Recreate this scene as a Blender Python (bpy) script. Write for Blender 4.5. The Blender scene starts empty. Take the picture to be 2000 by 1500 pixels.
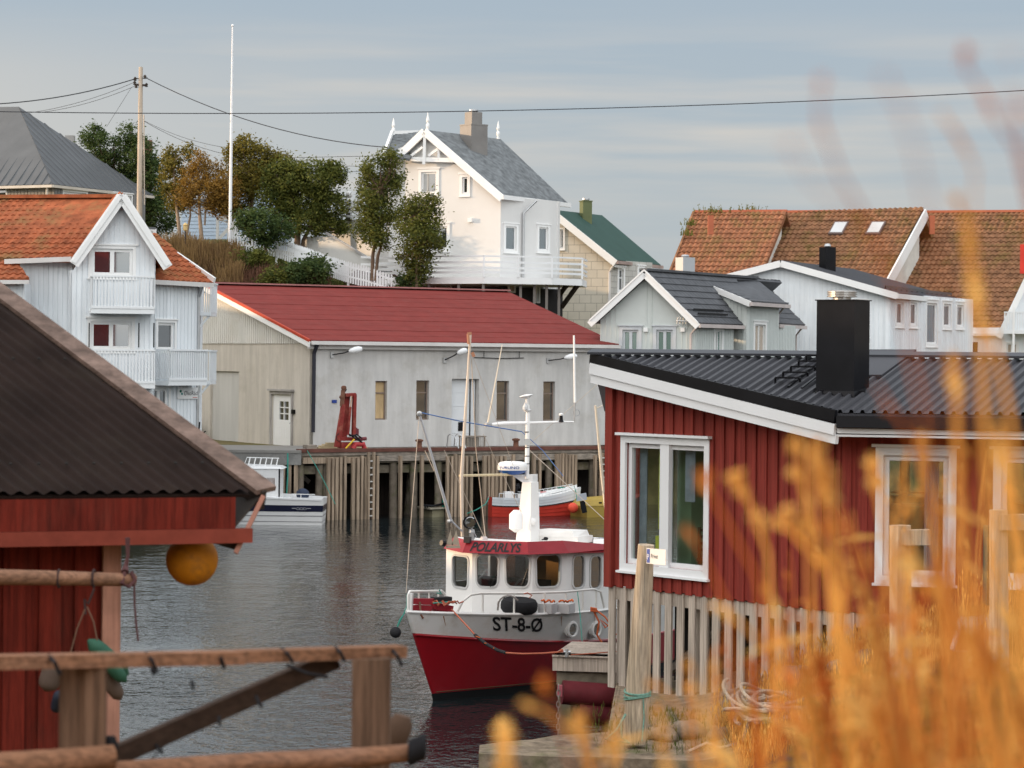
import bpy, math, random
from mathutils import Vector, Matrix, noise
V = Vector
R = math.radians
random.seed(7)
sc = bpy.context.scene
col = sc.collection

# ---------------------------------------------------------------- camera, sky, sun, exposure
F, HP, ZC, ROLL = 5000.0, 700.0, 6.0, 0.010
cam_d = bpy.data.cameras.new('camera')
cam = bpy.data.objects.new('camera', cam_d)
col.objects.link(cam)
cam_d.sensor_width = 36.0
cam_d.lens = 90.0
cam_d.shift_y = -0.025
cam_d.clip_start = 0.1
cam_d.clip_end = 6000
cam_d.dof.use_dof = True
cam_d.dof.focus_distance = 56.0
cam_d.dof.aperture_fstop = 4.4
cam.matrix_world = Matrix.Translation((0, 0, ZC)) @ Matrix.Rotation(R(90), 4, 'X') @ Matrix.Rotation(ROLL, 4, 'Z')
sc.camera = cam

SUN_EL = R(7.5)
SUN = V((-0.995, 0.10, 0)).normalized() * math.cos(SUN_EL) + V((0, 0, math.sin(SUN_EL)))
sd = bpy.data.lights.new('sun', 'SUN')
sd.energy = 4.1
sd.angle = R(0.6)
sd.color = (1.0, 0.69, 0.42)
so = bpy.data.objects.new('sun', sd)
col.objects.link(so)
so.rotation_euler = SUN.to_track_quat('Z', 'Y').to_euler()

sc.view_settings.view_transform = 'Standard'
sc.view_settings.look = 'None'
sc.view_settings.gamma = 1
sc.view_settings.exposure = 0.0
sc.view_settings.use_curve_mapping = False
sc.cycles.max_bounces = 6
sc.cycles.transparent_max_bounces = 8
sc.cycles.caustics_reflective = False
sc.cycles.caustics_refractive = False
sc.cycles.use_denoising = True

world = bpy.data.worlds.new('World')
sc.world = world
world.use_nodes = True
nt = world.node_tree
nt.nodes.clear()
def nd(nt, t, **k):
    n = nt.nodes.new(t)
    for a, b in k.items():
        if a.startswith('i_'):
            n.inputs[a[2:].replace('_', ' ')].default_value = b
        else:
            setattr(n, a, b)
    return n
L = nt.links.new
out = nd(nt, 'ShaderNodeOutputWorld')
sky = nd(nt, 'ShaderNodeTexSky')
sky.sky_type = 'NISHITA'
sky.sun_disc = False
sky.sun_elevation = SUN_EL
sky.sun_rotation = math.atan2(SUN.x, SUN.y)
bg = nd(nt, 'ShaderNodeBackground'); bg.inputs[1].default_value = 0.12
L(sky.outputs[0], bg.inputs[0])
# thin cloud deck: blue grey overhead, long pale streaks near the horizon
tc = nd(nt, 'ShaderNodeTexCoord')
sep = nd(nt, 'ShaderNodeSeparateXYZ'); L(tc.outputs['Generated'], sep.inputs[0])
ramp = nd(nt, 'ShaderNodeValToRGB')
L(sep.outputs[2], ramp.inputs[0])
cr = ramp.color_ramp
cr.elements[0].position = 0.0; cr.elements[0].color = (0.46, 0.52, 0.58, 1)
cr.elements[1].position = 1.0; cr.elements[1].color = (0.42, 0.52, 0.64, 1)
for p, c in ((0.04, (0.48, 0.545, 0.60, 1)), (0.085, (0.47, 0.54, 0.61, 1)), (0.14, (0.43, 0.52, 0.62, 1)), (0.2, (0.52, 0.59, 0.67, 1)), (0.34, (0.64, 0.69, 0.74, 1)), (0.6, (0.5, 0.57, 0.66, 1))):
    e = cr.elements.new(p); e.color = c
mp = nd(nt, 'ShaderNodeMapping'); mp.inputs['Scale'].default_value = (2.2, 2.2, 30)
mp.inputs['Location'].default_value = (0.3, 0.1, 0.4)
L(tc.outputs['Generated'], mp.inputs[0])
nz = nd(nt, 'ShaderNodeTexNoise'); nz.inputs['Scale'].default_value = 3.0; nz.inputs['Detail'].default_value = 5
nz.inputs['Roughness'].default_value = 0.5
L(mp.outputs[0], nz.inputs[0])
r2 = nd(nt, 'ShaderNodeValToRGB'); L(nz.outputs[0], r2.inputs[0])
r2.color_ramp.elements[0].position = 0.40; r2.color_ramp.elements[1].position = 0.74
band = nd(nt, 'ShaderNodeValToRGB'); L(sep.outputs[2], band.inputs[0])
band.color_ramp.elements[0].position = 0.0; band.color_ramp.elements[0].color = (0.3, 0.3, 0.3, 1)
band.color_ramp.elements[1].position = 0.135; band.color_ramp.elements[1].color = (0.06, 0.06, 0.06, 1)
for p, v in ((0.05, .35), (0.078, 1.0), (0.108, .8), (0.17, .08), (0.24, .7), (0.55, .6)):
    e = band.color_ramp.elements.new(p); e.color = (v, v, v, 1)
lft = nd(nt, 'ShaderNodeMapRange'); L(sep.outputs[0], lft.inputs[0]); lft.inputs[1].default_value = 0.02; lft.inputs[2].default_value = -0.22; lft.inputs[3].default_value = 0.0; lft.inputs[4].default_value = 0.75
mxm = nd(nt, 'ShaderNodeMath', operation='MAXIMUM'); L(r2.outputs[0], mxm.inputs[0]); L(lft.outputs[0], mxm.inputs[1])
mu = nd(nt, 'ShaderNodeMath', operation='MULTIPLY'); L(mxm.outputs[0], mu.inputs[0]); L(band.outputs[0], mu.inputs[1])
mx = nd(nt, 'ShaderNodeMixRGB'); L(mu.outputs[0], mx.inputs[0]); L(ramp.outputs[0], mx.inputs[1])
mx.inputs[2].default_value = (0.71, 0.67, 0.635, 1)
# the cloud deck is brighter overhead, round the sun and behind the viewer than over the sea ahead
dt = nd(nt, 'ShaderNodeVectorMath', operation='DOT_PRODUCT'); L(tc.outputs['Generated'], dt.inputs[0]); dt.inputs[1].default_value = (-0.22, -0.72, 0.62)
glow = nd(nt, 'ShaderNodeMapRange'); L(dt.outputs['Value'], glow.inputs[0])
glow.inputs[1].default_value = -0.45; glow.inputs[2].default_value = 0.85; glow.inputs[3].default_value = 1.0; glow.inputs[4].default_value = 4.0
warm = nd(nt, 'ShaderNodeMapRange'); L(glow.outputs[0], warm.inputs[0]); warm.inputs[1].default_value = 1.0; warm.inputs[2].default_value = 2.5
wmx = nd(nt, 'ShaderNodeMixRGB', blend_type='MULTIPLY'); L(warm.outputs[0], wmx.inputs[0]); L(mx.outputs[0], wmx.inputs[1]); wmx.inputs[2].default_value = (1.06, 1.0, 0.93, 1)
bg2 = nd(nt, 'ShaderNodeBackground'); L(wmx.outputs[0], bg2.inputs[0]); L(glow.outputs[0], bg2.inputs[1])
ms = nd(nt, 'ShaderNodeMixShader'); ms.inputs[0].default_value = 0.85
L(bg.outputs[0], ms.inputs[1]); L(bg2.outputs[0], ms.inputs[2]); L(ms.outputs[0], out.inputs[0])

# ---------------------------------------------------------------- geometry helpers
CR, SR = math.cos(ROLL), math.sin(ROLL)
def unroll(px, py):
    dx, dy = px - 1000.0, py - HP
    return dx * CR + dy * SR, dy * CR - dx * SR
def P(px, py, d):
    dx, dy = unroll(px, py)
    return V((dx / F * d, d, ZC - dy / F * d))
def XY(px, d, py=700):
    p = P(px, py, d)
    return V((p.x, p.y))
def zat(px, py, d):
    return P(px, py, d).z

class Wall:
    """vertical plane through plan points A (left) and B (right); n points at the viewer's side"""
    def __init__(s, A, B):
        s.A = V((A[0], A[1])); s.B = V((B[0], B[1])); d = s.B - s.A
        s.len = d.length; s.u = d.normalized(); s.n = V((s.u.y, -s.u.x))
    def sz(s, px, py):
        dx, dy = unroll(px, py)
        rx = dx / F
        q = (rx * s.A.y - s.A.x) / (s.u.x - rx * s.u.y)
        return q, ZC - dy / F * (s.A.y + s.u.y * q)
    def pt(s, q, z, off=0.0):
        p = s.A + s.u * q + s.n * off
        return V((p.x, p.y, z))
    def P(s, px, py, off=0.0):
        return s.pt(*s.sz(px, py), off)
    def rect(s, x0, y0, x1, y1):
        a = s.sz(x0, (y0 + y1) / 2)[0]; b = s.sz(x1, (y0 + y1) / 2)[0]
        m = (x0 + x1) / 2
        return (a, b, s.sz(m, y1)[1], s.sz(m, y0)[1])
    def box(s, mb, a, b, z0, z1, o0, o1):
        mb.hexa([s.pt(a, z0, o1), s.pt(b, z0, o1), s.pt(b, z0, o0), s.pt(a, z0, o0)],
                [s.pt(a, z1, o1), s.pt(b, z1, o1), s.pt(b, z1, o0), s.pt(a, z1, o0)])

WORLD = {}
def origin(o):
    return WORLD.get(o.name, V((0, 0, 0))) if o else V((0, 0, 0))

class MB:
    def __init__(s):
        s.v = []; s.f = []; s.mi = []; s.cur = 0
    def face(s, pts):
        i = len(s.v); s.v.extend(pts); s.f.append(tuple(range(i, i + len(pts)))); s.mi.append(s.cur)
    def hexa(s, b, t):
        i = len(s.v); s.v.extend(b); s.v.extend(t)
        for q in ((3, 2, 1, 0), (4, 5, 6, 7), (0, 1, 5, 4), (1, 2, 6, 5), (2, 3, 7, 6), (3, 0, 4, 7)):
            s.f.append(tuple(i + k for k in q)); s.mi.append(s.cur)
    def box(s, c, sx, sy, sz, rz=0.0):
        """c = centre of the base"""
        c = V(c); co, si = math.cos(rz), math.sin(rz)
        def q(x, y, z): return V((c.x + x * co - y * si, c.y + x * si + y * co, c.z + z))
        a, b = sx / 2, sy / 2
        s.hexa([q(-a, -b, 0), q(a, -b, 0), q(a, b, 0), q(-a, b, 0)], [q(-a, -b, sz), q(a, -b, sz), q(a, b, sz), q(-a, b, sz)])
    def bar(s, p0, p1, w, h, up=V((0, 0, 1)), w1=None, h1=None):
        p0, p1 = V(p0), V(p1)
        d = (p1 - p0).normalized(); sd = d.cross(up)
        if sd.length < 1e-4: sd = d.cross(V((0, 1, 0)))
        sd.normalize(); uu = sd.cross(d)
        w1 = w1 or w; h1 = h1 or h
        def ring(p, w, h): return [p - sd * w / 2 - uu * h / 2, p + sd * w / 2 - uu * h / 2, p + sd * w / 2 + uu * h / 2, p - sd * w / 2 + uu * h / 2]
        s.hexa(ring(p0, w, h), ring(p1, w1, h1))
    def prism(s, poly, vec):
        n = len(poly); i = len(s.v)
        s.v.extend(V(p) for p in poly); s.v.extend(V(p) + vec for p in poly)
        s.f.append(tuple(range(i, i + n))); s.f.append(tuple(i + 2 * n - 1 - k for k in range(n)))
        s.mi += [s.cur] * 2
        for k in range(n):
            m = (k + 1) % n
            s.f.append((i + m, i + k, i + n + k, i + n + m)); s.mi.append(s.cur)
    def tube(s, pts, r, n=8, cap=True):
        pts = [V(p) for p in pts]
        rs = r if isinstance(r, (list, tuple)) else [r] * len(pts)
        i0 = len(s.v); prev = None
        for k, p in enumerate(pts):
            d = (pts[min(k + 1, len(pts) - 1)] - pts[max(k - 1, 0)]).normalized()
            if prev is None:
                a = d.cross(V((0, 0, 1)))
                if a.length < 1e-3: a = d.cross(V((1, 0, 0)))
            else:
                a = prev - d * prev.dot(d)
            a.normalize(); prev = a; b = d.cross(a)
            for j in range(n):
                t = 2 * math.pi * j / n
                s.v.append(p + (a * math.cos(t) + b * math.sin(t)) * rs[k])
        for k in range(len(pts) - 1):
            for j in range(n):
                m = (j + 1) % n
                s.f.append((i0 + k * n + j, i0 + k * n + m, i0 + (k + 1) * n + m, i0 + (k + 1) * n + j)); s.mi.append(s.cur)
        if cap:
            s.f.append(tuple(i0 + n - 1 - j for j in range(n))); e = i0 + (len(pts) - 1) * n
            s.f.append(tuple(e + j for j in range(n))); s.mi += [s.cur] * 2
    def lathe(s, c, prof, n=16, axis=V((0, 0, 1))):
        c = V(c); ax = axis.normalized()
        pts = [c + ax * h for r, h in prof]
        a = ax.cross(V((0, 1, 0)))
        if a.length < 1e-3: a = ax.cross(V((1, 0, 0)))
        a.normalize(); b = ax.cross(a); i0 = len(s.v)
        for (r, h), p in zip(prof, pts):
            for j in range(n):
                t = 2 * math.pi * j / n
                s.v.append(p + (a * math.cos(t) + b * math.sin(t)) * max(r, 1e-4))
        for k in range(len(prof) - 1):
            for j in range(n):
                m = (j + 1) % n
                s.f.append((i0 + k * n + j, i0 + k * n + m, i0 + (k + 1) * n + m, i0 + (k + 1) * n + j)); s.mi.append(s.cur)
        s.f.append(tuple(i0 + n - 1 - j for j in range(n))); e = i0 + (len(prof) - 1) * n
        s.f.append(tuple(e + j for j in range(n))); s.mi += [s.cur] * 2
    def sphere(s, c, r, n=20, sz=1.0, axis=V((0, 0, 1))):
        prof = [(math.sin(math.pi * k / 12) * r, -math.cos(math.pi * k / 12) * r * sz) for k in range(13)]
        s.lathe(c, prof, n, axis)
    def build(s, name, mat, parent=None, smooth=False, loc=None):
        if parent is not None: o = origin(parent)
        elif loc is not None: o = V(loc)
        else:
            xs = [v.x for v in s.v]; ys = [v.y for v in s.v]; zs = [v.z for v in s.v]
            o = V(((min(xs) + max(xs)) / 2, (min(ys) + max(ys)) / 2, min(zs)))
        me = bpy.data.meshes.new(name)
        me.from_pydata([tuple(V(v) - o) for v in s.v], [], s.f)
        for m in (mat if isinstance(mat, (list, tuple)) else [mat]): me.materials.append(m)
        if any(s.mi): me.polygons.foreach_set('material_index', s.mi)
        if smooth:
            me.polygons.foreach_set('use_smooth', [True] * len(me.polygons))
            try: me.set_sharp_from_angle(angle=R(50))
            except Exception: pass
        me.update()
        ob = bpy.data.objects.new(name, me); col.objects.link(ob)
        if parent is not None: ob.parent = parent
        else: ob.location = o
        WORLD[ob.name] = o
        return ob

def tag(o, label=None, cat=None, group=None, kind=None):
    if label: o['label'] = label
    if cat: o['category'] = cat
    if group: o['group'] = group
    if kind: o['kind'] = kind
    return o
def thing(name, label, cat, loc, group=None):
    o = bpy.data.objects.new(name, None); col.objects.link(o); o.location = V(loc)
    o.empty_display_size = 0.2
    WORLD[o.name] = V(loc)
    return tag(o, label, cat, group)

def clip(poly, ax, val, keep_less):
    o = []; n = len(poly)
    for i in range(n):
        a, b = poly[i], poly[(i + 1) % n]
        ia = (a[ax] <= val) if keep_less else (a[ax] >= val); ib = (b[ax] <= val) if keep_less else (b[ax] >= val)
        if ia: o.append(a)
        if ia != ib:
            t = (val - a[ax]) / (b[ax] - a[ax]); o.append((a[0] + (b[0] - a[0]) * t, a[1] + (b[1] - a[1]) * t))
    return o

PROF = {
    'tile': (0.26, [(0, 0), (.18, .035), (.36, .05), (.54, .035), (.72, 0)], .36, .04),
    'bigtile': (0.30, [(0, 0), (.2, .05), (.4, .07), (.6, .05), (.8, 0)], .42, .06),
    'flattile': (0.33, [(0, 0), (.25, .02), (.5, .025), (.75, 0)], .37, .035),
    'rib': (0.21, [(0, 0), (.12, .045), (.34, .045), (.46, 0)], None, 0),
    'wave': (0.108, [(k / 8, .015 * (1 - math.cos(2 * math.pi * k / 8))) for k in range(8)], None, 0),
    'seam': (0.55, [(0, 0), (.03, .045), (.09, .045), (.12, 0)], None, 0),
    'slate': (0.5, [(0, 0)], .22, .018),
    'felt': (1.0, [(0, 0)], .95, .010),
    'flat': (50.0, [(0, 0)], None, 0),
}
def slope(name, mat, parent, pts, kind='flat', udir=None, thick=.1, scale=1.0):
    """roof covering on the plane of pts (pts[0], pts[1] = eave, left to right), ribs or tiles up the slope"""
    pts = [V(p) for p in pts]
    O = pts[0]; E = (pts[1] - pts[0]).normalized()
    N = E.cross(pts[-1] - pts[0]).normalized()
    if N.z < 0: N = -N
    U = N.cross(E).normalized()
    if udir is not None:
        U = (udir - N * udir.dot(N)).normalized()
    c = E.dot(U); det = 1 - c * c
    poly = []
    for p in pts:
        w = p - O; a, b = w.dot(E), w.dot(U)
        poly.append(((a - c * b) / det, (b - c * a) / det))
    period, prof, row, step = PROF[kind]; period *= scale
    if row: row *= scale
    e0 = min(p[0] for p in poly); e1 = max(p[0] for p in poly); u0 = min(p[1] for p in poly); u1 = max(p[1] for p in poly)
    bks = []; k = math.floor(e0 / period)
    while k * period < e1:
        bks += [((k + f) * period, h) for f, h in prof]; k += 1
    bks.append((k * period, prof[0][1]))
    mb = MB()
    rows = [(u0, u1)]
    if row:
        n = max(1, round((u1 - u0) / row)); rows = [(u0 + (u1 - u0) * i / n, u0 + (u1 - u0) * (i + 1) / n) for i in range(n)]
    def P3(e, u, h): return O + E * e + U * u + N * h
    for (ua, ub) in rows:
        rp = poly
        if row: rp = clip(clip(poly, 1, ua, False), 1, ub, True)
        if len(rp) < 3: continue
        wob = random.uniform(-.006, .006) if row else 0
        for (ea, ha), (eb, hb) in zip(bks, bks[1:]):
            q = clip(clip(rp, 0, ea, False), 0, eb, True)
            if len(q) < 3: continue
            def hh(e, u):
                h = ha + (hb - ha) * ((e - ea) / (eb - ea) if eb > ea else 0)
                if step: h += step * (ub - u) / (ub - ua) + wob
                return h
            mb.face([P3(e, u, hh(e, u)) for e, u in q])
            if step:
                lo = [p for p in q if abs(p[1] - ua) < 1e-6]
                if len(lo) == 2:
                    a, b = lo
                    mb.face([P3(a[0], a[1], hh(*a)), P3(b[0], b[1], hh(*b)), P3(b[0], b[1], -.01), P3(a[0], a[1], -.01)])
    if thick:
        mb.prism([p - N * .015 for p in pts], -N * thick)
    return mb.build(name, mat, parent)

def clad(mb, w, s0, s1, zb, zt, holes=(), pitch=.15, gap=.035, dep=.02, back=.12, kinks=()):
    """wall surface in vertical boards with real openings"""
    f = zt if callable(zt) else (lambda s: zt)
    fb = zb if callable(zb) else (lambda s: zb)
    bk = {round(s0, 4), round(s1, 4)}
    for k in kinks: bk.add(round(k, 4))
    for h in holes: bk.add(round(h[0], 4)); bk.add(round(h[1], 4))
    if pitch:
        k = math.floor(s0 / pitch)
        while k * pitch < s1:
            bk.add(round(k * pitch, 4)); bk.add(round(k * pitch + gap, 4)); k += 1
    bk = sorted(b for b in bk if s0 - 1e-3 <= b <= s1 + 1e-3)
    for a, b in zip(bk, bk[1:]):
        if b - a < .002: continue
        m = (a + b) / 2
        off = dep if (pitch and (m % pitch) > gap) else 0
        segs = [(None, None)]
        hs = sorted([(h[2], h[3]) for h in holes if h[0] < m < h[1]])
        lo = None; out = []
        for z0, z1 in hs:
            out.append((lo, z0)); lo = z1
        out.append((lo, None))
        for z0, z1 in out:
            za, zb_ = (fb(a), fb(b)) if z0 is None else (z0, z0)
            ta, tb = (f(a), f(b)) if z1 is None else (z1, z1)
            if ta <= za + .001 and tb <= zb_ + .001: continue
            mb.hexa([w.pt(a, za, off), w.pt(b, zb_, off), w.pt(b, zb_, -back), w.pt(a, za, -back)],
                    [w.pt(a, max(ta, za), off), w.pt(b, max(tb, zb_), off), w.pt(b, max(tb, zb_), -back), w.pt(a, max(ta, za), -back)])

def gable(sL, zL, sA, zA, sR, zR):
    return lambda s: (zL + (zA - zL) * (s - sL) / (sA - sL)) if s < sA else (zA + (zR - zA) * (s - sA) / (sR - sA))

def window(w, root, h, mframe, mglass, trim=.09, cols=1, rows=(), frame=.06, inset=.07, proud=.045, head=.0, sill=True, name='window', tm=None, label=None):
    a, b, z0, z1 = h
    mb = MB()
    t = trim
    if t:
        w.box(mb, a - t, a, z0 - t, z1 + t, .0, proud); w.box(mb, b, b + t, z0 - t, z1 + t, .0, proud)
        w.box(mb, a, b, z1, z1 + t, .0, proud); w.box(mb, a, b, z0 - t, z0, .0, proud)
        if head: w.box(mb, a - t - .06, b + t + .06, z1 + t, z1 + t + head, .0, proud + .04)
    o0, o1 = -inset - .05, -inset + .03
    fr = frame
    w.box(mb, a, a + fr, z0, z1, o0, o1); w.box(mb, b - fr, b, z0, z1, o0, o1)
    w.box(mb, a + fr, b - fr, z0, z0 + fr, o0, o1); w.box(mb, a + fr, b - fr, z1 - fr, z1, o0, o1)
    ww = (b - a) / cols
    for k in range(1, cols): w.box(mb, a + ww * k - fr * .7, a + ww * k + fr * .7, z0 + fr, z1 - fr, o0, o1 + .004)
    for rr in rows:
        zz = z0 + (z1 - z0) * rr
        w.box(mb, a + fr, b - fr, zz - fr * .45, zz + fr * .45, o0, o1 - .004)
    fo = mb.build(name, tm or mframe, root)
    if label: fo['label'] = label
    g = MB(); w.box(g, a + fr * .5, b - fr * .5, z0 + fr * .5, z1 - fr * .5, -inset - .03, -inset - .015)
    g.build('pane', mglass, fo)
    if sill and t:
        s_ = MB(); w.box(s_, a - t - .03, b + t + .03, z0 - t - .035, z0 - t, .0, proud + .05); s_.build('sill', mframe, fo)
    return fo

# ---------------------------------------------------------------- materials
MATS = {}
def mat(name, c, rough=.7, metal=0.0, var=.12, vs=1.5, bump=.0, bs=12.0, spec=.18, stretch=None, coat=0.0, stain=None, stain_amt=.5, stain_s=.6, grain=None):
    if name in MATS: return MATS[name]
    m = bpy.data.materials.new(name); m.use_nodes = True
    nt = m.node_tree; n = nt.nodes; l = nt.links.new
    bs_ = n['Principled BSDF']
    bs_.inputs['Roughness'].default_value = rough; bs_.inputs['Metallic'].default_value = metal
    bs_.inputs['Specular IOR Level'].default_value = spec
    if coat: bs_.inputs['Coat Weight'].default_value = coat
    tcn = nd(nt, 'ShaderNodeTexCoord')
    src = tcn.outputs['Object']
    if stretch:
        mpn = nd(nt, 'ShaderNodeMapping'); mpn.inputs['Scale'].default_value = stretch; l(src, mpn.inputs[0]); src = mpn.outputs[0]
    nz = nd(nt, 'ShaderNodeTexNoise', i_Scale=vs, i_Detail=6.0, i_Roughness=.6); l(src, nz.inputs['Vector'])
    rp = nd(nt, 'ShaderNodeValToRGB'); l(nz.outputs[0], rp.inputs[0])
    rp.color_ramp.elements[0].position = .3; rp.color_ramp.elements[1].position = .7
    rp.color_ramp.elements[0].color = (*[max(0, x * (1 - var)) for x in c], 1)
    rp.color_ramp.elements[1].color = (*[min(1, x * (1 + var)) for x in c], 1)
    o = rp.outputs[0]
    if stain:
        n2 = nd(nt, 'ShaderNodeTexNoise', i_Scale=stain_s, i_Detail=8.0, i_Roughness=.7); l(src, n2.inputs['Vector'])
        r3 = nd(nt, 'ShaderNodeValToRGB'); l(n2.outputs[0], r3.inputs[0]); r3.color_ramp.elements[0].position = .5; r3.color_ramp.elements[1].position = .68
        r3.color_ramp.elements[1].color = (stain_amt,) * 3 + (1,)
        mxn = nd(nt, 'ShaderNodeMixRGB'); l(r3.outputs[0], mxn.inputs[0]); l(o, mxn.inputs[1]); mxn.inputs[2].default_value = (*stain, 1); o = mxn.outputs[0]
    if grain:
        gm = nd(nt, 'ShaderNodeMapping'); gm.inputs['Scale'].default_value = grain[:3]; l(tcn.outputs['Object'], gm.inputs[0])
        gn = nd(nt, 'ShaderNodeTexNoise', i_Scale=1.0, i_Detail=5.0, i_Roughness=.65); l(gm.outputs[0], gn.inputs['Vector'])
        gr = nd(nt, 'ShaderNodeMapRange'); l(gn.outputs[0], gr.inputs[0]); gr.inputs[1].default_value = .34; gr.inputs[2].default_value = .62; gr.inputs[3].default_value = 1 - grain[3]; gr.inputs[4].default_value = 1.08
        gx = nd(nt, 'ShaderNodeVectorMath', operation='SCALE'); l(o, gx.inputs[0]); l(gr.outputs[0], gx.inputs['Scale']); o = gx.outputs[0]
    l(o, bs_.inputs['Base Color'])
    if bump:
        nb = nd(nt, 'ShaderNodeTexNoise', i_Scale=bs, i_Detail=4.0); l(src, nb.inputs['Vector'])
        bn = nd(nt, 'ShaderNodeBump'); bn.inputs['Strength'].default_value = bump; bn.inputs['Distance'].default_value = .02
        l(nb.outputs[0], bn.inputs['Height']); l(bn.outputs[0], bs_.inputs['Normal'])
    MATS[name] = m
    return m

def leafmat(name, c1, c2, trans=.35, scale=2.0):
    m = bpy.data.materials.new(name); m.use_nodes = True; nt = m.node_tree; n = nt.nodes; l = nt.links.new; n.clear()
    o = nd(nt, 'ShaderNodeOutputMaterial'); g = nd(nt, 'ShaderNodeNewGeometry')
    tcn = nd(nt, 'ShaderNodeTexCoord')
    nz = nd(nt, 'ShaderNodeTexNoise', i_Scale=scale, i_Detail=3.0); l(tcn.outputs['Object'], nz.inputs['Vector'])
    ad = nd(nt, 'ShaderNodeMath', operation='MULTIPLY_ADD'); l(g.outputs['Random Per Island'], ad.inputs[0]); ad.inputs[1].default_value = .6
    mm = nd(nt, 'ShaderNodeMath', operation='MULTIPLY_ADD'); l(nz.outputs[0], mm.inputs[0]); mm.inputs[1].default_value = 1.6; mm.inputs[2].default_value = -.6
    l(mm.outputs[0], ad.inputs[2])
    rp = nd(nt, 'ShaderNodeValToRGB'); l(ad.outputs[0], rp.inputs[0])
    rp.color_ramp.elements[0].color = (*c1, 1); rp.color_ramp.elements[1].color = (*c2, 1)
    rp.color_ramp.elements[0].position = .15; rp.color_ramp.elements[1].position = .85
    d = nd(nt, 'ShaderNodeBsdfPrincipled'); l(rp.outputs[0], d.inputs['Base Color']); d.inputs['Roughness'].default_value = .7
    d.inputs['Specular IOR Level'].default_value = .2
    t = nd(nt, 'ShaderNodeBsdfTranslucent'); l(rp.outputs[0], t.inputs['Color'])
    mx = nd(nt, 'ShaderNodeMixShader'); mx.inputs[0].default_value = trans
    l(d.outputs[0], mx.inputs[1]); l(t.outputs[0], mx.inputs[2]); l(mx.outputs[0], o.inputs[0])
    MATS[name] = m
    return m

def glass(name, tint=(.02, .025, .03), clear=0.0, rough=.02):
    m = bpy.data.materials.new(name); m.use_nodes = True; nt = m.node_tree; n = nt.nodes; l = nt.links.new
    if not clear:
        b = n['Principled BSDF']; b.inputs['Base Color'].default_value = (*tint, 1); b.inputs['Roughness'].default_value = rough
        b.inputs['IOR'].default_value = 2.9; b.inputs['Specular IOR Level'].default_value = .5
        return m
    n.clear(); o = nd(nt, 'ShaderNodeOutputMaterial')
    tr = nd(nt, 'ShaderNodeBsdfTransparent'); tr.inputs[0].default_value = (*tint, 1)
    gl = nd(nt, 'ShaderNodeBsdfGlossy'); gl.inputs['Roughness'].default_value = rough
    lw = nd(nt, 'ShaderNodeLayerWeight'); lw.inputs[0].default_value = .5
    pw = nd(nt, 'ShaderNodeMath', operation='POWER'); l(lw.outputs['Facing'], pw.inputs[0]); pw.inputs[1].default_value = 3.0
    ad = nd(nt, 'ShaderNodeMath', operation='MULTIPLY_ADD'); l(pw.outputs[0], ad.inputs[0]); ad.inputs[1].default_value = .6; ad.inputs[2].default_value = 1 - clear; ad.use_clamp = True
    mx = nd(nt, 'ShaderNodeMixShader'); l(ad.outputs[0], mx.inputs[0]); l(tr.outputs[0], mx.inputs[1]); l(gl.outputs[0], mx.inputs[2]); l(mx.outputs[0], o.inputs[0])
    return m

M_white = mat('white_paint', (.76, .77, .77), .55, var=.05, vs=.8)
M_white_old = mat('weathered_white_paint', (.66, .65, .61), .7, var=.1, vs=1.2, stain=(.42, .39, .33), stain_amt=.45)
M_trim = mat('white_trim', (.80, .80, .79), .45, var=.03)
M_gutter = mat('gutter_metal', (.62, .60, .58), .4, var=.08)
M_glass = glass('window_glass')
M_glass_clear = glass('clear_glass', (.86, .9, .89), clear=.94)
M_black = mat('black_metal', (.010, .010, .012), .3, var=.3, spec=.12)
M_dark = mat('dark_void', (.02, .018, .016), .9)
M_wood = mat('weathered_grey_wood', (.29, .25, .21), .85, grain=(3, 3, 25, .45), var=.28, vs=3, bump=.4, bs=14, stretch=(1, 1, .25))
M_rust = mat('rusty_steel', (.16, .075, .05), .85, var=.4, vs=4, bump=.3)
M_steel = mat('galvanised_steel', (.45, .46, .47), .35, metal=.7, var=.15)
M_terra = mat('orange_clay_tile', (.29, .085, .036), .85, var=.38, vs=2.6, stain=(.22, .15, .06), stain_amt=.8, stain_s=.7)
M_darkwood = mat('dark_wood', (.05, .04, .034), .8, var=.3, vs=3)
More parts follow.
